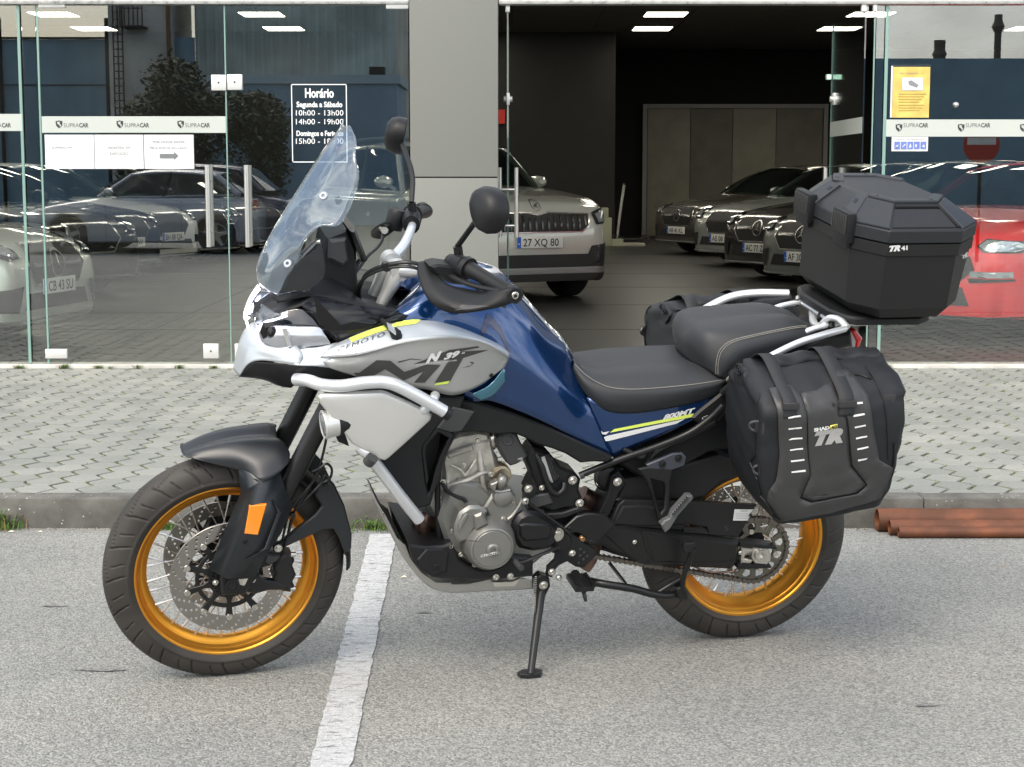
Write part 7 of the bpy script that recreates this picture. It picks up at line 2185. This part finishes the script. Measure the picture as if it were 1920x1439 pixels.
# chain
cx0, cz0, r0c = XR, RR, .0985; fs = B(1005, 1000, .095); r1c = .040
pts = []
import itertools
dx, dz = fs.x - cx0, fs.z - cz0; D = sqrt(dx * dx + dz * dz); base_a = atan2(dz, dx); al = math.acos((r0c - r1c) / D)
for k in range(41):
    a = base_a + al + (2 * pi - 2 * al) * k / 40; pts.append(Vector((cx0 + r0c * cos(a), .095, cz0 + r0c * sin(a))))
for k in range(13):
    a = base_a - al + 2 * al * k / 12; pts.append(Vector((fs.x + r1c * cos(a), .095, fs.z + r1c * sin(a))))
cl = sum((pts[(i + 1) % len(pts)] - pts[i]).length for i in range(len(pts)))
nl = int(round(cl / .015875)); mb = MB(); acc = 0; i = 0; step = cl / nl; pos = []
d_acc = 0; tgt = 0
for i in range(len(pts)):
    a, b2 = pts[i], pts[(i + 1) % len(pts)]; L_ = (b2 - a).length
    while tgt <= d_acc + L_ and len(pos) < nl: pos.append(a.lerp(b2, (tgt - d_acc) / L_)); tgt += step
    d_acc += L_
for k in range(nl):
    a, b2 = pos[k], pos[(k + 1) % nl]
    # gentle sag on the lower run
    off = .0065 if k % 2 else .0090
    t_ = (b2 - a).normalized(); nn = Vector((-t_.z, 0, t_.x))
    for s_ in (1, -1):
        o_ = []
        for (u, v_) in ((-.35, 0), (-.25, .0065), (.15, .0072), (.35, .0048), (.65, .0048), (.85, .0072), (1.25, .0065), (1.35, 0), (1.25, -.0065), (.85, -.0072), (.65, -.0048), (.35, -.0048), (.15, -.0072), (-.25, -.0065)):
            p = a + (b2 - a) * u + nn * v_; o_.append((p.x, p.z))
        mb.prism(o_, lambda x, z, h: Vector((x, .095 + s_ * h, z)), off - .001, off + .001)
    mb.cyl(a + Vector((0, -.0105, 0)), a + Vector((0, .0105, 0)), .0045, n=7)
ch = mb.build('drive_chain', chainm, bike, smooth=False, recalc=False); ch['kind'] = 'stuff'
# side stand
ft = BI @ atZ(995, 1264, .012)
p0 = B(1018, 1098, .14); p0.y = .13
kn = p0.lerp(ft, .12)
ss = MB(); ss.tube([p0, p0.lerp(ft, .10), p0.lerp(ft, .5), ft], [.014, .0135, .0115, .010], n=12, sub=3)
sso = ss.build('side_stand', blk_s, bike)
mb = MB(); mb.prism([(lambda v: (v.x, v.z))(B(px, py, .15)) for px, py in ((1003, 1088), (1014, 1078), (1030, 1084), (1032, 1100), (1022, 1120), (1008, 1126), (1003, 1110))], lambda x, z, h: Vector((x, h, z)), .118, .152, bev=.004); mb.build('stand_knuckle', blk_s, sso)
mb = MB(); bolt(mb, 1019, 1098, .153, .0095, .005); mb.build('stand_bolt', steelb, sso)
spr = [Vector((v.x, v.y, v.z)) for v in (B(1004, 1080, .158), B(1002, 1110, .165), B(1001, 1150, .185))]
mb = MB(); pl = []; d = spr[2] - spr[0]
for k in range(121):
    a = 2 * pi * k / 6; pl.append(spr[0] + d * k / 120 + Vector((.0045 * cos(a), .0045 * sin(a), 0)))
mb.tube(pl, .0011, n=4, smooth=False); mb.build('stand_spring', steelb, sso)
mb = MB(); g = BI.to_3x3() @ Vector((0, 0, 1)); g.normalize()
ftb = BI @ atZ(995, 1268, 0)
xa = Vector((1, 0, 0)); ya = g.cross(xa).normalized()
o_ = [(-.036, -.012), (-.024, -.026), (.020, -.026), (.036, -.010), (.034, .016), (.016, .026), (-.022, .024)]
mb.prism(o_, lambda x, y, h: ftb + xa * x + ya * y + g * h, .001, .014, bev=.003); mb.build('stand_foot', blk, sso)
# centre stand, folded up
cs = tubeB('centre_stand', [(1106, 1090, .10), (1130, 1095, .13), (1186, 1104, .15), (1215, 1112, .15), (1245, 1117, .145), (1280, 1113, .13)], .0115, blk_s, mirror=True)
tubeB('stand_lever', [(1280, 1113, .15), (1281, 1085, .165), (1291, 1056, .18), (1296, 1040, .19), (1300, 1026, .20)], .0085, blk_s, parent=cs)
plate('stand_pad', [(1284, 1020), (1304, 1018), (1306, 1026), (1296, 1036), (1286, 1040), (1282, 1030)], .18, .205, blk, parent=cs, bev=.003)
tubeB('stand_strut', [(1142, 1055, .08), (1160, 1078, .10), (1178, 1102, .13)], .008, blk_s, parent=cs, flat=.5)
tubeB('stand_brace', [(1228, 1115, .14), (1255, 1098, .14), (1276, 1086, .15)], .007, blk_s, parent=cs)
plate('stand_toe', [(1268, 1104), (1286, 1100), (1292, 1118), (1288, 1128), (1274, 1126)], .11, .16, blk_s, parent=cs, bev=.004)
# licence plate carrier and brake line on swingarm
tubeB('swingarm_hose', [(1300, 1062, .10), (1330, 1073, .10), (1370, 1072, .10), (1384, 1066, .11)], .003, copper, n=6)
# side black cover lettered CF 800-5
sc_ = plate('tail_side_cover', [(1296, 785), (1312, 770), (1352, 738), (1370, 726), (1372, 760), (1350, 790), (1310, 795)], .12, .160, blk, bev=.006)
decal('lettering', [text_px('CF 800-5', 1316, 787, 1350, 773, 4.2, .02, .1)], sc_, whitem, sc_, w=.162)
mb = MB()
# far-side hand guard seen through the bars is the mirrored copy; crossing cables at the head
tubeB('loom', [(640, 560, .02), (655, 520, .03), (670, 495, .02), (682, 478, .0)], .006, blk, n=8)

# ================================================================== LUGGAGE
LM = BM
# --- top case
tcx = pm('top_case_shell', (.011, .0112, .0115), .5, spec=.3, bump=.45, bscale=700, bdist=.0007)
tcx2 = pm('top_case_lid', (.013, .0145, .017), .48, spec=.4, bump=.35, bscale=700, bdist=.0006)
case = empty('top_case', matrix=BM, label='black hard shell top case on the rear rack of the motorcycle', cat='luggage case')
def octo(x0, x1, wy, cf, cr, z, cyf=None, cyr=None):
    """eight-sided ring, front x0 (larger), rear x1, half width wy; cf/cr chamfer lengths in x, cyf/cyr in y"""
    cyf = cyf or .09; cyr = cyr or .07
    return [Vector((x0, wy - cyf, z)), Vector((x0 - cf, wy, z)), Vector((x1 + cr, wy, z)), Vector((x1, wy - cyr, z)), Vector((x1, -wy + cyr, z)), Vector((x1 + cr, -wy, z)), Vector((x0 - cf, -wy, z)), Vector((x0, -wy + cyf, z))]
ZS = 1.276
def ringloft(name, rings, mat, parent, bevel=.006, caps=(True, True), ang=22):
    mb = MB(); mb.grid(rings, closed_u=True); n = len(rings[0])
    if caps[0]: mb.f.append(tuple(range(n))); mb.m.append(0)
    if caps[1]: mb.f.append(tuple(len(mb.v) - n + k for k in range(n))); mb.m.append(0)
    o = mb.build(name, mat, parent, ang=ang)
    if bevel:
        md = o.modifiers.new('bevel', 'BEVEL'); md.width = bevel; md.segments = 3; md.limit_method = 'ANGLE'; md.angle_limit = radians(12)
    return o
X0, X1, WY = -.925, -1.300, .258
lower = ringloft('case_base', [octo(X0 - .036, X1 + .066, WY - .032, .045, .055, 1.060, .08, .07), octo(X0 - .008, X1 + .036, WY - .010, .055, .07, 1.090, .09, .075), octo(X0 - .002, X1 + .012, WY - .004, .062, .09, ZS - .035, .10, .085), octo(X0, X1 + .008, WY, .062, .09, ZS - .034, .10, .085), octo(X0, X1 + .006, WY, .062, .09, ZS - .002, .10, .085)], tcx, case)
lid = ringloft('case_lid', [octo(X0 + .002, X1 + .004, WY + .002, .062, .09, ZS + .002, .10, .085), octo(X0 + .001, X1 + .003, WY + .002, .062, .09, ZS + .036, .10, .085), octo(X0 - .002, X1 + .006, WY - .002, .062, .09, ZS + .040, .10, .085), octo(X0 - .060, X1 + .085, WY - .062, .040, .06, 1.372, .085, .08), octo(X0 - .075, X1 + .10, WY - .078, .036, .055, 1.378, .08, .075)], tcx2, case)
# raised frame pieces on the lid: four corner guards and side window panel
def lidpt(f, k, t_):
    pass
cv = pm('case_trim', (.018, .021, .026), .44, spec=.4)
lb_ = BVHTree.FromPolygons([Vector(v.co) for v in lid.data.vertices], [tuple(p.vertices) for p in lid.data.polygons])
def draped(name, polys, mat, off, parent, thick=.004, w=.262, bvh=None):
    o = onto(bvh or lb_, [[(lambda v: (v.x, v.z))(B(x, y, w)) for x, y in p] for p in polys], lambda x, z: Vector((x, w, z)), lambda p: (p - (BI @ CO)).normalized(), off, .03, start=.5).build(name, mat, parent, recalc=False, thick=thick)
    return o
RG = [octo(X0 - .002, X1 + .006, WY - .002, .062, .09, ZS + .040, .10, .085), octo(X0 - .060, X1 + .085, WY - .062, .040, .06, 1.372, .085, .08)]
def facet_panel(name, a, b2, c, d, u0, u1, v0, v1, t0, t1, mat, parent=None, bev=.0025, poly=None):
    """plate lying on the quad a-b (low edge) d-c (high edge); u along, v up; t = height above it"""
    nrm = (b2 - a).cross(d - a).normalized()
    ctr = (a + b2 + c + d) / 4
    if nrm.dot(ctr - Vector(((X0 + X1) / 2, 0, 1.2))) < 0: nrm = -nrm
    f3 = lambda u, v, h: (a.lerp(b2, u)).lerp(d.lerp(c, u), v) + nrm * h
    L_ = (b2 - a).length; Hh = (d - a).length
    pl = poly or [(u0, v0), (u1, v0), (u1, v1), (u0, v1)]
    mb = MB(); mb.prism([(u * L_, v * Hh) for u, v in pl], lambda x, y, h: f3(x / L_, y / Hh, h), t0, t1, bev=bev)
    return mb.build(name, mat, parent or lid, ang=30)
def fq(i): return RG[0][i], RG[0][(i + 1) % 8], RG[1][(i + 1) % 8], RG[1][i]
for i in (0, 2, 3 + 1 - 1 + 1, 6):
    facet_panel('corner_guard', *fq(i), 0.0, 1.0, -.02, 1.0, -.001, .006, cv)
facet_panel('side_frame', *fq(1), 0, 1, 0, 1, -.001, .0062, blk, poly=[(.01, .84), (.01, .98), (.99, .98), (.99, .84), (.995, .05), (.955, .05), (.925, .84)])
facet_panel('side_window', *fq(1), .02, .945, .04, .80, -.001, .0035, tcx2)
facet_panel('side_frame', *fq(5), .01, .99, .82, .98, -.001, .0062, blk)
facet_panel('front_rail', *fq(7), 0.0, .24, -.02, 1.0, -.001, .006, cv)
facet_panel('front_rail', *fq(7), 0.76, 1.0, -.02, 1.0, -.001, .006, cv)
TP = octo(X0 - .060, X1 + .085, WY - .062, .040, .06, 1.3725, .085, .08)
ctop = Vector(((X0 + X1) / 2, 0, 1.3745))
def top_piece(idx, k0, k1, name):
    pts = [TP[i] for i in idx]; inn = [TP[i].lerp(ctop, k1) for i in idx]
    mb = MB(); pl = [(p.x, p.y) for p in pts] + [(p.x, p.y) for p in reversed(inn)]
    mb.prism(pl, lambda x, y, h: Vector((x, y, 1.371 + h)), 0, .0115, bev=.003); return mb.build(name, cv, lid, ang=30)
top_piece([7 + 0 - 7, 1, 2, 3], 0, .20, 'top_rail')
top_piece([4, 5, 6, 7], 0, .20, 'top_rail')
for i, j, t_ in ((0, 1, .25), (1, 2, .85), (5, 6, .2), (6, 7, .6)):
    p = TP[i].lerp(TP[j], t_).lerp(ctop, .11); q = TP[i].lerp(TP[j], t_ + .12).lerp(ctop, .11); r_ = TP[i].lerp(TP[j], t_ + .06).lerp(ctop, .02)
    mb = MB(); mb.add([(v.x, v.y, 1.3832) for v in (p, q, r_)], [(0, 1, 2)]); mb.build('strap_slot', blk_g, lid, smooth=False, recalc=False)
for i, u_ in ((7, .80), (7, .12)):
    facet_panel('strap_slot', *fq(i), u_, u_ + .08, .62, .80, .0055, .0066, blk_g, bev=.0)
# latches with ribs on the front face
for px, py, yy in ((1512, 395, 0), (1580, 428, 0)):
    c = B(px, py, 0)
fx = X0 + .004
for yc in (.120, -.135):
    mb = MB(); mb.box((X0 - .006, yc - .050, ZS - .020), (X0 + .020, yc + .050, ZS + .065), bev=.006)
    la = mb.build('latch', blk, case)
    mb = MB()
    for k in range(9):
        y = yc - .040 + k * .010; mb.box((X0 + .018, y - .0018, ZS + .005), (X0 + .0245, y + .0018, ZS + .058), bev=.0008)
    mb.build('latch_rib', dgrey, la)
    mb = MB(); mb.box((X0 + .001, yc - .044, ZS - .034), (X0 + .014, yc + .044, ZS - .016), bev=.004); mb.build('latch_lip', blk, la)
bb_ = BVHTree.FromPolygons([Vector(v.co) for v in lower.data.vertices], [tuple(p.vertices) for p in lower.data.polygons])
def ctext(name, items, mat, parent, bvh, w=.262, off=.001):
    return onto(bvh, [('tris', [(lambda v: (v.x, v.z))(B(x, y, w)) for x, y in t_[1]], t_[2]) for t_ in items], lambda x, z: Vector((x, w, z)), lambda p: (p - (BI @ CO)).normalized(), off, .05, start=.5).build(name, mat, parent, recalc=False)
ctext('lettering', [text_px('TR', 1667, 471.5, 1688, 470.0, 9.5, .07, .35), text_px('41', 1689.5, 469.5, 1701.5, 468.5, 7.5, .05, .0)], whitem, lower, bb_)
# rear edge sticker print
def rear_sticker():
    mb = MB(); x = X1 + .008
    P = lambda u, z: Vector((x + .052 - u * .045 + .0015 * 0, WY - .035 - u * .045, z)) + Vector((-.0, .0, 0))
    return mb
ctext('decal_print', [text_px('TR', 1804, 492, 1814, 480, 9, .05, .2)], whitem, lower, bb_)
# rack plate below the case
mb = MB()
o_ = [(-.912, .09), (-.935, .165), (-.96, .185), (-1.15, .185), (-1.20, .15), (-1.20, -.15), (-1.15, -.185), (-.96, -.185), (-.935, -.165), (-.912, -.09)]
RK = Matrix.Translation((0, 0, 0))
mb.prism(o_, lambda x, y, h: Vector((x, y, h + .06 * (x + 1.1) * .2)), 1.026, 1.048, bev=.006); mb.build('case_plate', blk, bike)
mb = MB()
for y in (.09, -.09): mb.tube([(-.80, y * 1.3, .975), (-.88, y * 1.3, 1.005), (-1.0, y * 1.2, 1.018), (-1.18, y, 1.02)], .008, n=10)
for x in (-.93, -1.12): mb.cyl((x, -.12, 1.012), (x, .12, 1.012), .007, n=8)
mb.build('luggage_rack', satin, bike)
mb = MB(); 
for x, y in ((-.915, .12), (-.915, -.12), (-.93, .02)): mb.lathe([(.010, -.006), (.012, 0), (.008, .012), (0, .012)], Matrix.Translation((x, y, 1.008)), 12)
mb.build('rack_fixing', blk_s, bike)

# --- soft panniers
bagm = pm('pannier_fabric', (.011, .0122, .0145), .55, spec=.32, bump=.5, bscale=1500, bdist=.0008, var=.1, vscale=9)
tarp = pm('pannier_tarpaulin', (.034, .0345, .035), .42, spec=.42, bump=.25, bscale=900, bdist=.0006)
webm = pm('black_webbing', (.014, .015, .017), .7, bump=.6, bscale=900, bdist=.001)
buckm = pm('buckle_plastic', (.03, .03, .032), .3)
def make_pannier(s_, label, detail=True):
    e = empty('soft_pannier', matrix=BM, label=label, cat='pannier bag', group='soft pannier bags on the motorcycle')
    def Q(px, py, w): v = B(px, py, w); return v
    # horizontal sections: z level, front x, rear x, inner y, outer y, corner radius
    bl, br = B(1468, 979, .44), B(1655, 938, .43)
    zs = [
        (.556, -0.664, -0.950, .24, .446, .014, .034),
        (.562, -0.658, -0.956, .22, .456, .014, .040),
        (.62, -0.616, -0.976, .20, .470, .018, .034),
        (.70, -0.590, -0.980, .19, .476, .018, .014),
        (.80, -0.574, -0.986, .19, .476, .018, .0),
        (.880, -0.570, -0.988, .19, .474, .018, .004),
        (.912, -0.572, -0.986, .20, .452, .018, .014),
        (.936, -0.578, -0.980, .225, .410, .018, .022),
        (.958, -0.590, -0.974, .25, .352, .024, .030),
    ]
    rings = []
    for z, xf, xr_, yi, yo, rad, tilt in zs:
        pts = []
        for cx, cy, a0 in ((xf - rad, yo - rad, 0), (xr_ + rad, yo - rad, pi / 2), (xr_ + rad, yi + rad * .5, pi), (xf - rad, yi + rad * .5, 1.5 * pi)):
            rr = rad if cy > (yi + yo) / 2 else rad * .5
            for k in range(6):
                a = a0 + pi / 2 * k / 5
                x, y = cx + rr * cos(a), cy + rr * sin(a)
                zz = z + tilt * ((x - xf) / (xr_ - xf)) * 1.0
                # soft wrinkles
                wr_ = .0025 * sin(x * 60 + z * 43) * sin(z * 71 + y * 30) + .002 * sin(z * 130 + x * 22)
                pts.append(Vector((x, (y + wr_), zz)))
        # subdivide long outer side so that it can wrinkle
        ring_ = []
        for i in range(len(pts)):
            a, b2 = pts[i], pts[(i + 1) % len(pts)]
            n = max(1, int((b2 - a).length / .03))
            for k in range(n):
                p = a.lerp(b2, k / n); 
                if n > 2:
                    t_ = k / n; bul = .006 * sin(pi * t_) if a.y > .3 and b2.y > .3 else .004 * sin(pi * t_)
                    out_d = Vector((0, 1, 0)) if abs(a.y - b2.y) < .05 else (Vector((1, 0, 0)) if a.x > -.7 else Vector((-1, 0, 0)))
                    if abs(a.y - b2.y) < .05 and a.y < .3: out_d = Vector((0, -1, 0))
                    p = p + out_d * (bul + .0025 * sin(p.x * 90 + z * 50))
                ring_.append(p)
        rings.append(ring_)
    m = min(len(r) for r in rings)
    R2 = []
    for r in rings:                      # resample to equal count
        L = [0]
        for i in range(len(r)): L.append(L[-1] + (r[(i + 1) % len(r)] - r[i]).length)
        tot = L[-1]; o = []; j = 0
        for k in range(64):
            t_ = tot * k / 64
            while L[j + 1] < t_: j += 1
            o.append(r[j].lerp(r[(j + 1) % len(r)], (t_ - L[j]) / (L[j + 1] - L[j] + 1e-9)))
        R2.append(o)
    cols = [catmull([r[i] for r in R2], 5) for i in range(64)]
    rows = [[cols[i][k] for i in range(64)] for k in range(len(cols[0]))]
    for ri, r in enumerate(rows):
        for i, p in enumerate(r):
            k = .0022 if p.z < .9 else .006
            p.y += k * sin(p.x * 47 + p.z * 31) * sin(p.z * 83 + 1.3 * sin(p.x * 20)) ; p.x += k * .8 * sin(p.z * 95 + p.y * 40)
    mir = lambda p: Vector((p.x, p.y * s_, p.z))
    mb = MB(); mb.grid([[mir(p) for p in r] for r in rows], closed_u=True)
    mb.f.append(tuple(range(64))); mb.m.append(0); mb.f.append(tuple((len(rows) - 1) * 64 + k for k in range(64))); mb.m.append(0)
    body = mb.build('bag_body', bagm, e, ang=60)
    # rolled closure on top
    mb = MB(); N = 36; pts = []
    for k in range(N + 1):
        u = k / N; x = -.572 - .392 * u; pts.append((x, .300 + .008 * sin(u * 9), .946 + .030 * u + .012 * sin(u * 3.1) - .018 * (1 - u) * (u < .2) + .004 * sin(u * 31)))
    rws = []
    for k, (x, y, z) in enumerate(pts):
        u = k / N; rr = .027 * (1 - .12 * sin(u * 17)) * (1.12 if u < .08 or u > .94 else 1)
        rws.append([mir(Vector((x + .004 * sin(a * 2), y + rr * 1.25 * cos(a) * (1 + .05 * sin(3 * a + u * 20)), z + rr * .72 * sin(a) * (1 + .08 * sin(2 * a + u * 26))))) for a in [2 * pi * j / 18 for j in range(18)]])
    mb.grid(rws, closed_u=True); mb.f.append(tuple(range(18))); mb.m.append(0); mb.f.append(tuple(N * 18 + j for j in range(18))); mb.m.append(0)
    mb.build('rolled_top', bagm, e, ang=60)
    # spiral ends of the roll
    for xe, dr in ((-.570, 1), (-.966, -1)):
        mb = MB(); mb.tube([mir(Vector((xe + dr * .002, 30 * .01 + .026 * (1 - t_) * cos(t_ * 13), (.946 if dr > 0 else .976) + .018 * (1 - t_) * sin(t_ * 13)))) for t_ in [i / 24 for i in range(24)]], .0035, n=6, smooth=False); mb.build('roll_end', bagm, e)
    bv = BVHTree.FromPolygons([Vector(v.co) for v in body.data.vertices], [tuple(p.vertices) for p in body.data.polygons])
    fr_ = lambda x, z: Vector((x, s_ * .6, z))
    dd = Vector((0, -s_, 0))
    def px2(pts, w=.475): return [(lambda v: (v.x, v.z))(B(x, y, w)) for x, y in pts]
    def dr(name, polys, mat, off, thick, maxe=.03):
        return onto(bv, [px2(p) for p in polys], fr_, dd, off, maxe).build(name, mat, e, recalc=False, thick=thick)
    # tarpaulin panels: two side panels joined at the bottom, centre panel recessed
    p1 = [[(1455, 742), (1500, 737), (1507, 745), (1512, 860), (1515, 888), (1498, 933), (1520, 942), (1570, 932), (1606, 925), (1624, 908), (1595, 870), (1588, 800), (1577, 722), (1581, 717), (1616, 713), (1627, 728), (1634, 800), (1645, 860), (1672, 876), (1662, 915), (1652, 936), (1560, 962), (1470, 980), (1434, 930), (1454, 900), (1460, 850)]]
    dr('outer_panel', p1, tarp, .003, .003)
    dr('centre_panel', [[(1509, 745), (1540, 740), (1576, 728), (1586, 800), (1592, 872), (1622, 908), (1604, 922), (1570, 929), (1521, 939), (1501, 931), (1517, 888), (1514, 860)]], tarp, .0015, .002)
    ba = [(614, 569), (0, 0)]
    sl_ = []
    for i in range(6):
        sl_.append([(1474 + i * 1.4, 780.5 + i * 20.2), (1498 + i * 1.6, 777 + i * 20.2), (1498.5 + i * 1.6, 780 + i * 20.2), (1474.5 + i * 1.4, 783.5 + i * 20.2)])
        sl_.append([(1594 + i * 2.0, 757 + i * 20.2), (1616 + i * 1.8, 753.5 + i * 20.2), (1616.5 + i * 1.8, 756.5 + i * 20.2), (1594.5 + i * 2.0, 760 + i * 20.2)])
    dr('reflective_bar', sl_, pm('reflective_white', (.72, .72, .70), .5) if s_ == 1 else MATS['reflective_white'], .0065, .0015)
    if s_ == 1:
        def tx_(items, mat, off): return onto(bv, [('tris', px2(t_[1]), t_[2]) for t_ in items], fr_, dd, off, .05).build('lettering', mat, e, recalc=False)
        tx_([text_px('TR', 1523, 832, 1577, 824, 23, .085, .35)], pm('grey_hatched_print', (.30, .30, .29), .5), .0050)
        tx_([text_px('SHAD', 1522, 806.5, 1552, 801.5, 5.2, .05)], whitem, .0052)
        dr('number_patch', [[(1553, 795), (1566, 792), (1566, 800), (1553, 802)]], pm('yellow_patch', (.62, .58, .10), .5), .0045, .0005)
        tx_([text_px('40', 1554, 801.5, 1565, 799.7, 6, .02)], plate_k, .0058)
    # seams / piping: bottom edge and rear edge
    def seam(pts, r, mat=blk, w=.475, off=.002):
        P = []
        for x, z in catmull([Vector((*p, 0)) for p in px2(pts)], 6) and [(v.x, v.y) for v in catmull([Vector((*p, 0)) for p in px2(pts)], 6)]:
            o3 = fr_(x, z); h, n, i, ds = bv.ray_cast(o3, dd, 2)
            if h is None: h, n, i, ds = bv.find_nearest(Vector((x, s_ * .44, z)))
            if n.dot(dd) > 0: n = -n
            P.append(h + n * off)
        MB().tube(P, r, n=6, smooth=False).build('piping', mat, e)
    seam([(1431, 930), (1450, 958), (1468, 980), (1520, 972), (1600, 953), (1655, 938)], .0035)
    seam([(1655, 938), (1674, 880), (1676, 830)], .0035)
    seam([(1512, 742), (1514, 860), (1499, 932), (1521, 941), (1606, 924)], .0012)
    seam([(1577, 725), (1588, 800), (1594, 871), (1625, 908), (1652, 938)], .0012)
    seam([(1630, 665), (1650, 700), (1660, 760), (1664, 860)], .0025)
    seam([(1418, 730), (1420, 800), (1432, 930)], .0022)
    # webbing straps with buckles over the top
    for (xa, xb) in ((1468, 1493), (1572, 1600)):
        x0s = B(xa, 740, .47).x; x1s = B(xb, 740, .47).x
        mb = MB(); prof = [(.500, .872), (.499, .895), (.488, .922), (.458, .944), (.420, .964), (.378, .984), (.335, 1.002), (.295, 1.004), (.262, .985), (.25, .96)]
        dz = .018 if xa < 1500 else .004
        prof = [(y - .012, z - dz * min(1, max(0, (z - .9) / .06))) for y, z in prof]
        Pz = catmull([Vector((0, y, z)) for y, z in prof], 4)
        mb.grid([[mir(Vector((x, p.y + .002 * sin(p.z * 40), p.z))) for x in (x0s, (x0s + x1s) / 2, x1s)] for p in Pz]); mb.build('strap', webm, e, thick=.002)
        mb = MB(); zc = .905; yc = .484
        xm = (x0s + x1s) / 2
        mb.box((x1s - .004, yc - .004, zc - .010), (x0s + .003, yc + .006, zc + .008), bev=.002)
        o = mb.build('buckle', buckm, e); 
        if s_ < 0:
            for v in o.data.vertices: v.co.y *= -1
        mb = MB(); mb.box((x1s - .002, yc - .012, .862), (x0s + .002, yc + .000, .874), bev=.002); o = mb.build('strap_end', webm, e)
        if s_ < 0:
            for v in o.data.vertices: v.co.y *= -1
    # side compression buckles, front and rear
    for (px, py, fr0) in ((1425, 798, 1), (1432, 880, 1), (1666, 747, 0), (1668, 828, 0)):
        v = B(px, py, .44)
        x = v.x
        mb = MB()
        if fr0: mb.box((x - .045, .448, v.z - .018), (x + .006, .470, v.z + .018), bev=.004); mb.tube([Vector((x + .002, .450, v.z - .016)), Vector((x + .022, .440, v.z - .010)), Vector((x + .028, .436, v.z)), Vector((x + .022, .440, v.z + .010)), Vector((x + .002, .450, v.z + .016))], .0042, n=8)
        else: mb.box((x - .008, .440, v.z - .018), (x + .030, .466, v.z + .018), bev=.004); mb.tube([Vector((x - .004, .446, v.z - .016)), Vector((x - .022, .432, v.z - .010)), Vector((x - .026, .430, v.z)), Vector((x - .022, .432, v.z + .010)), Vector((x - .004, .446, v.z + .016))], .0042, n=8)
        o = mb.build('side_buckle', buckm, e, ang=40)
        if s_ < 0:
            for q in o.data.vertices: q.co.y *= -1
        mb = MB()
        if fr0: mb.box((x - .012, .452, v.z - .013), (x + .020, .4555, v.z + .013)) ; mb.box((x + .0, .25, v.z - .013), (x + .004, .45, v.z + .013))
        else: mb.box((x - .02, .450, v.z - .013), (x + .02, .4535, v.z + .013))
        o = mb.build('side_strap', webm, e, smooth=False)
        if s_ < 0:
            for q in o.data.vertices: q.co.y *= -1
    return e
make_pannier(1, 'black soft pannier with white reflective bars, on the near side of the motorcycle')
make_pannier(-1, 'black soft pannier with rolled top on the far side, showing behind the seat')


# ================================================================== FINISHING
def split_loose(o):
    """give every separate piece of a mesh its own object"""
    me = o.data; n = len(me.vertices); par = list(range(n))
    def find(a):
        while par[a] != a:
            par[a] = par[par[a]]; a = par[a]
        return a
    for p in me.polygons:
        vs = p.vertices; r0 = find(vs[0])
        for v in vs[1:]:
            r = find(v)
            if r != r0: par[r] = r0
    comps = {}
    for p in me.polygons: comps.setdefault(find(p.vertices[0]), []).append(p)
    if len(comps) < 2 or len(comps) > 60: return
    base = o.name.split('.')[0]
    for i, (r, ps) in enumerate(comps.items()):
        ids = {}; vs = []; fs = []
        for p in ps:
            f = []
            for v in p.vertices:
                if v not in ids: ids[v] = len(vs); vs.append(tuple(me.vertices[v].co))
                f.append(ids[v])
            fs.append(f)
        nm = bpy.data.meshes.new(base); nm.from_pydata(vs, [], fs)
        for m in me.materials: nm.materials.append(m)
        nm.polygons.foreach_set('use_smooth', [ps[0].use_smooth] * len(fs))
        if ps[0].use_smooth: nm.set_sharp_from_angle(angle=radians(35))
        nm.update()
        if i == 0: first_me = nm; continue
        q = bpy.data.objects.new(base, nm); COL.objects.link(q); q.parent = o.parent; q.matrix_local = o.matrix_local.copy()
    o.data = first_me
SPL = ('disc_button', 'axle_clamp_bolt', 'hose_clip', 'caliper_bolt', 'engine_bolt', 'frame_bolt', 'bracket_bolt', 'guard_screw', 'bash_bolt', 'sprocket_bolt', 'rack_fixing', 'casting_ribs', 'latch_rib', 'strap_slot',
       'reflective_bar', 'bracket_dimple', 'cover_groove', 'cable_clip', 'screen_grommet', 'peg_ridge', 'pictograms', 'pictogram_squares', 'luggage_rack', 'silver_stripe', 'sticker_print', 'mark_outline')
bpy.context.view_layer.update()
for o in list(COL.objects):
    if o.type == 'MESH' and o.name.split('.')[0] in SPL and len(o.children) == 0: split_loose(o)
# old stains on the asphalt
stm = pm('tar_stain', (.12, .12, .12), .8, vcol=(.24, .24, .235), vscale=60, vpos=(.45, .6))
for i, (px, py, a, b_, m_) in enumerate(((190, 1256, .07, .010, stm), (100, 1136, .045, .007, stm), (1736, 1321, .028, .012, stm), (795, 1148, .022, .008, stm))):
    rnd = random.Random(i); n = 30; mb = MB(); vs = [(0, 0, 0)]
    for k in range(n):
        t_ = 2 * pi * k / n; r = 1 + .35 * sin(3 * t_ + i) * rnd.random() + rnd.uniform(-.25, .25); vs.append((a * r * cos(t_), b_ * r * sin(t_), 0))
    mb.add(vs, [(0, 1 + k, 1 + (k + 1) % n) for k in range(n)])
    o = mb.build('asphalt_stain', m_, smooth=False, recalc=False); o.location = atZ(px, py, .0035); tag(o, kind='structure')
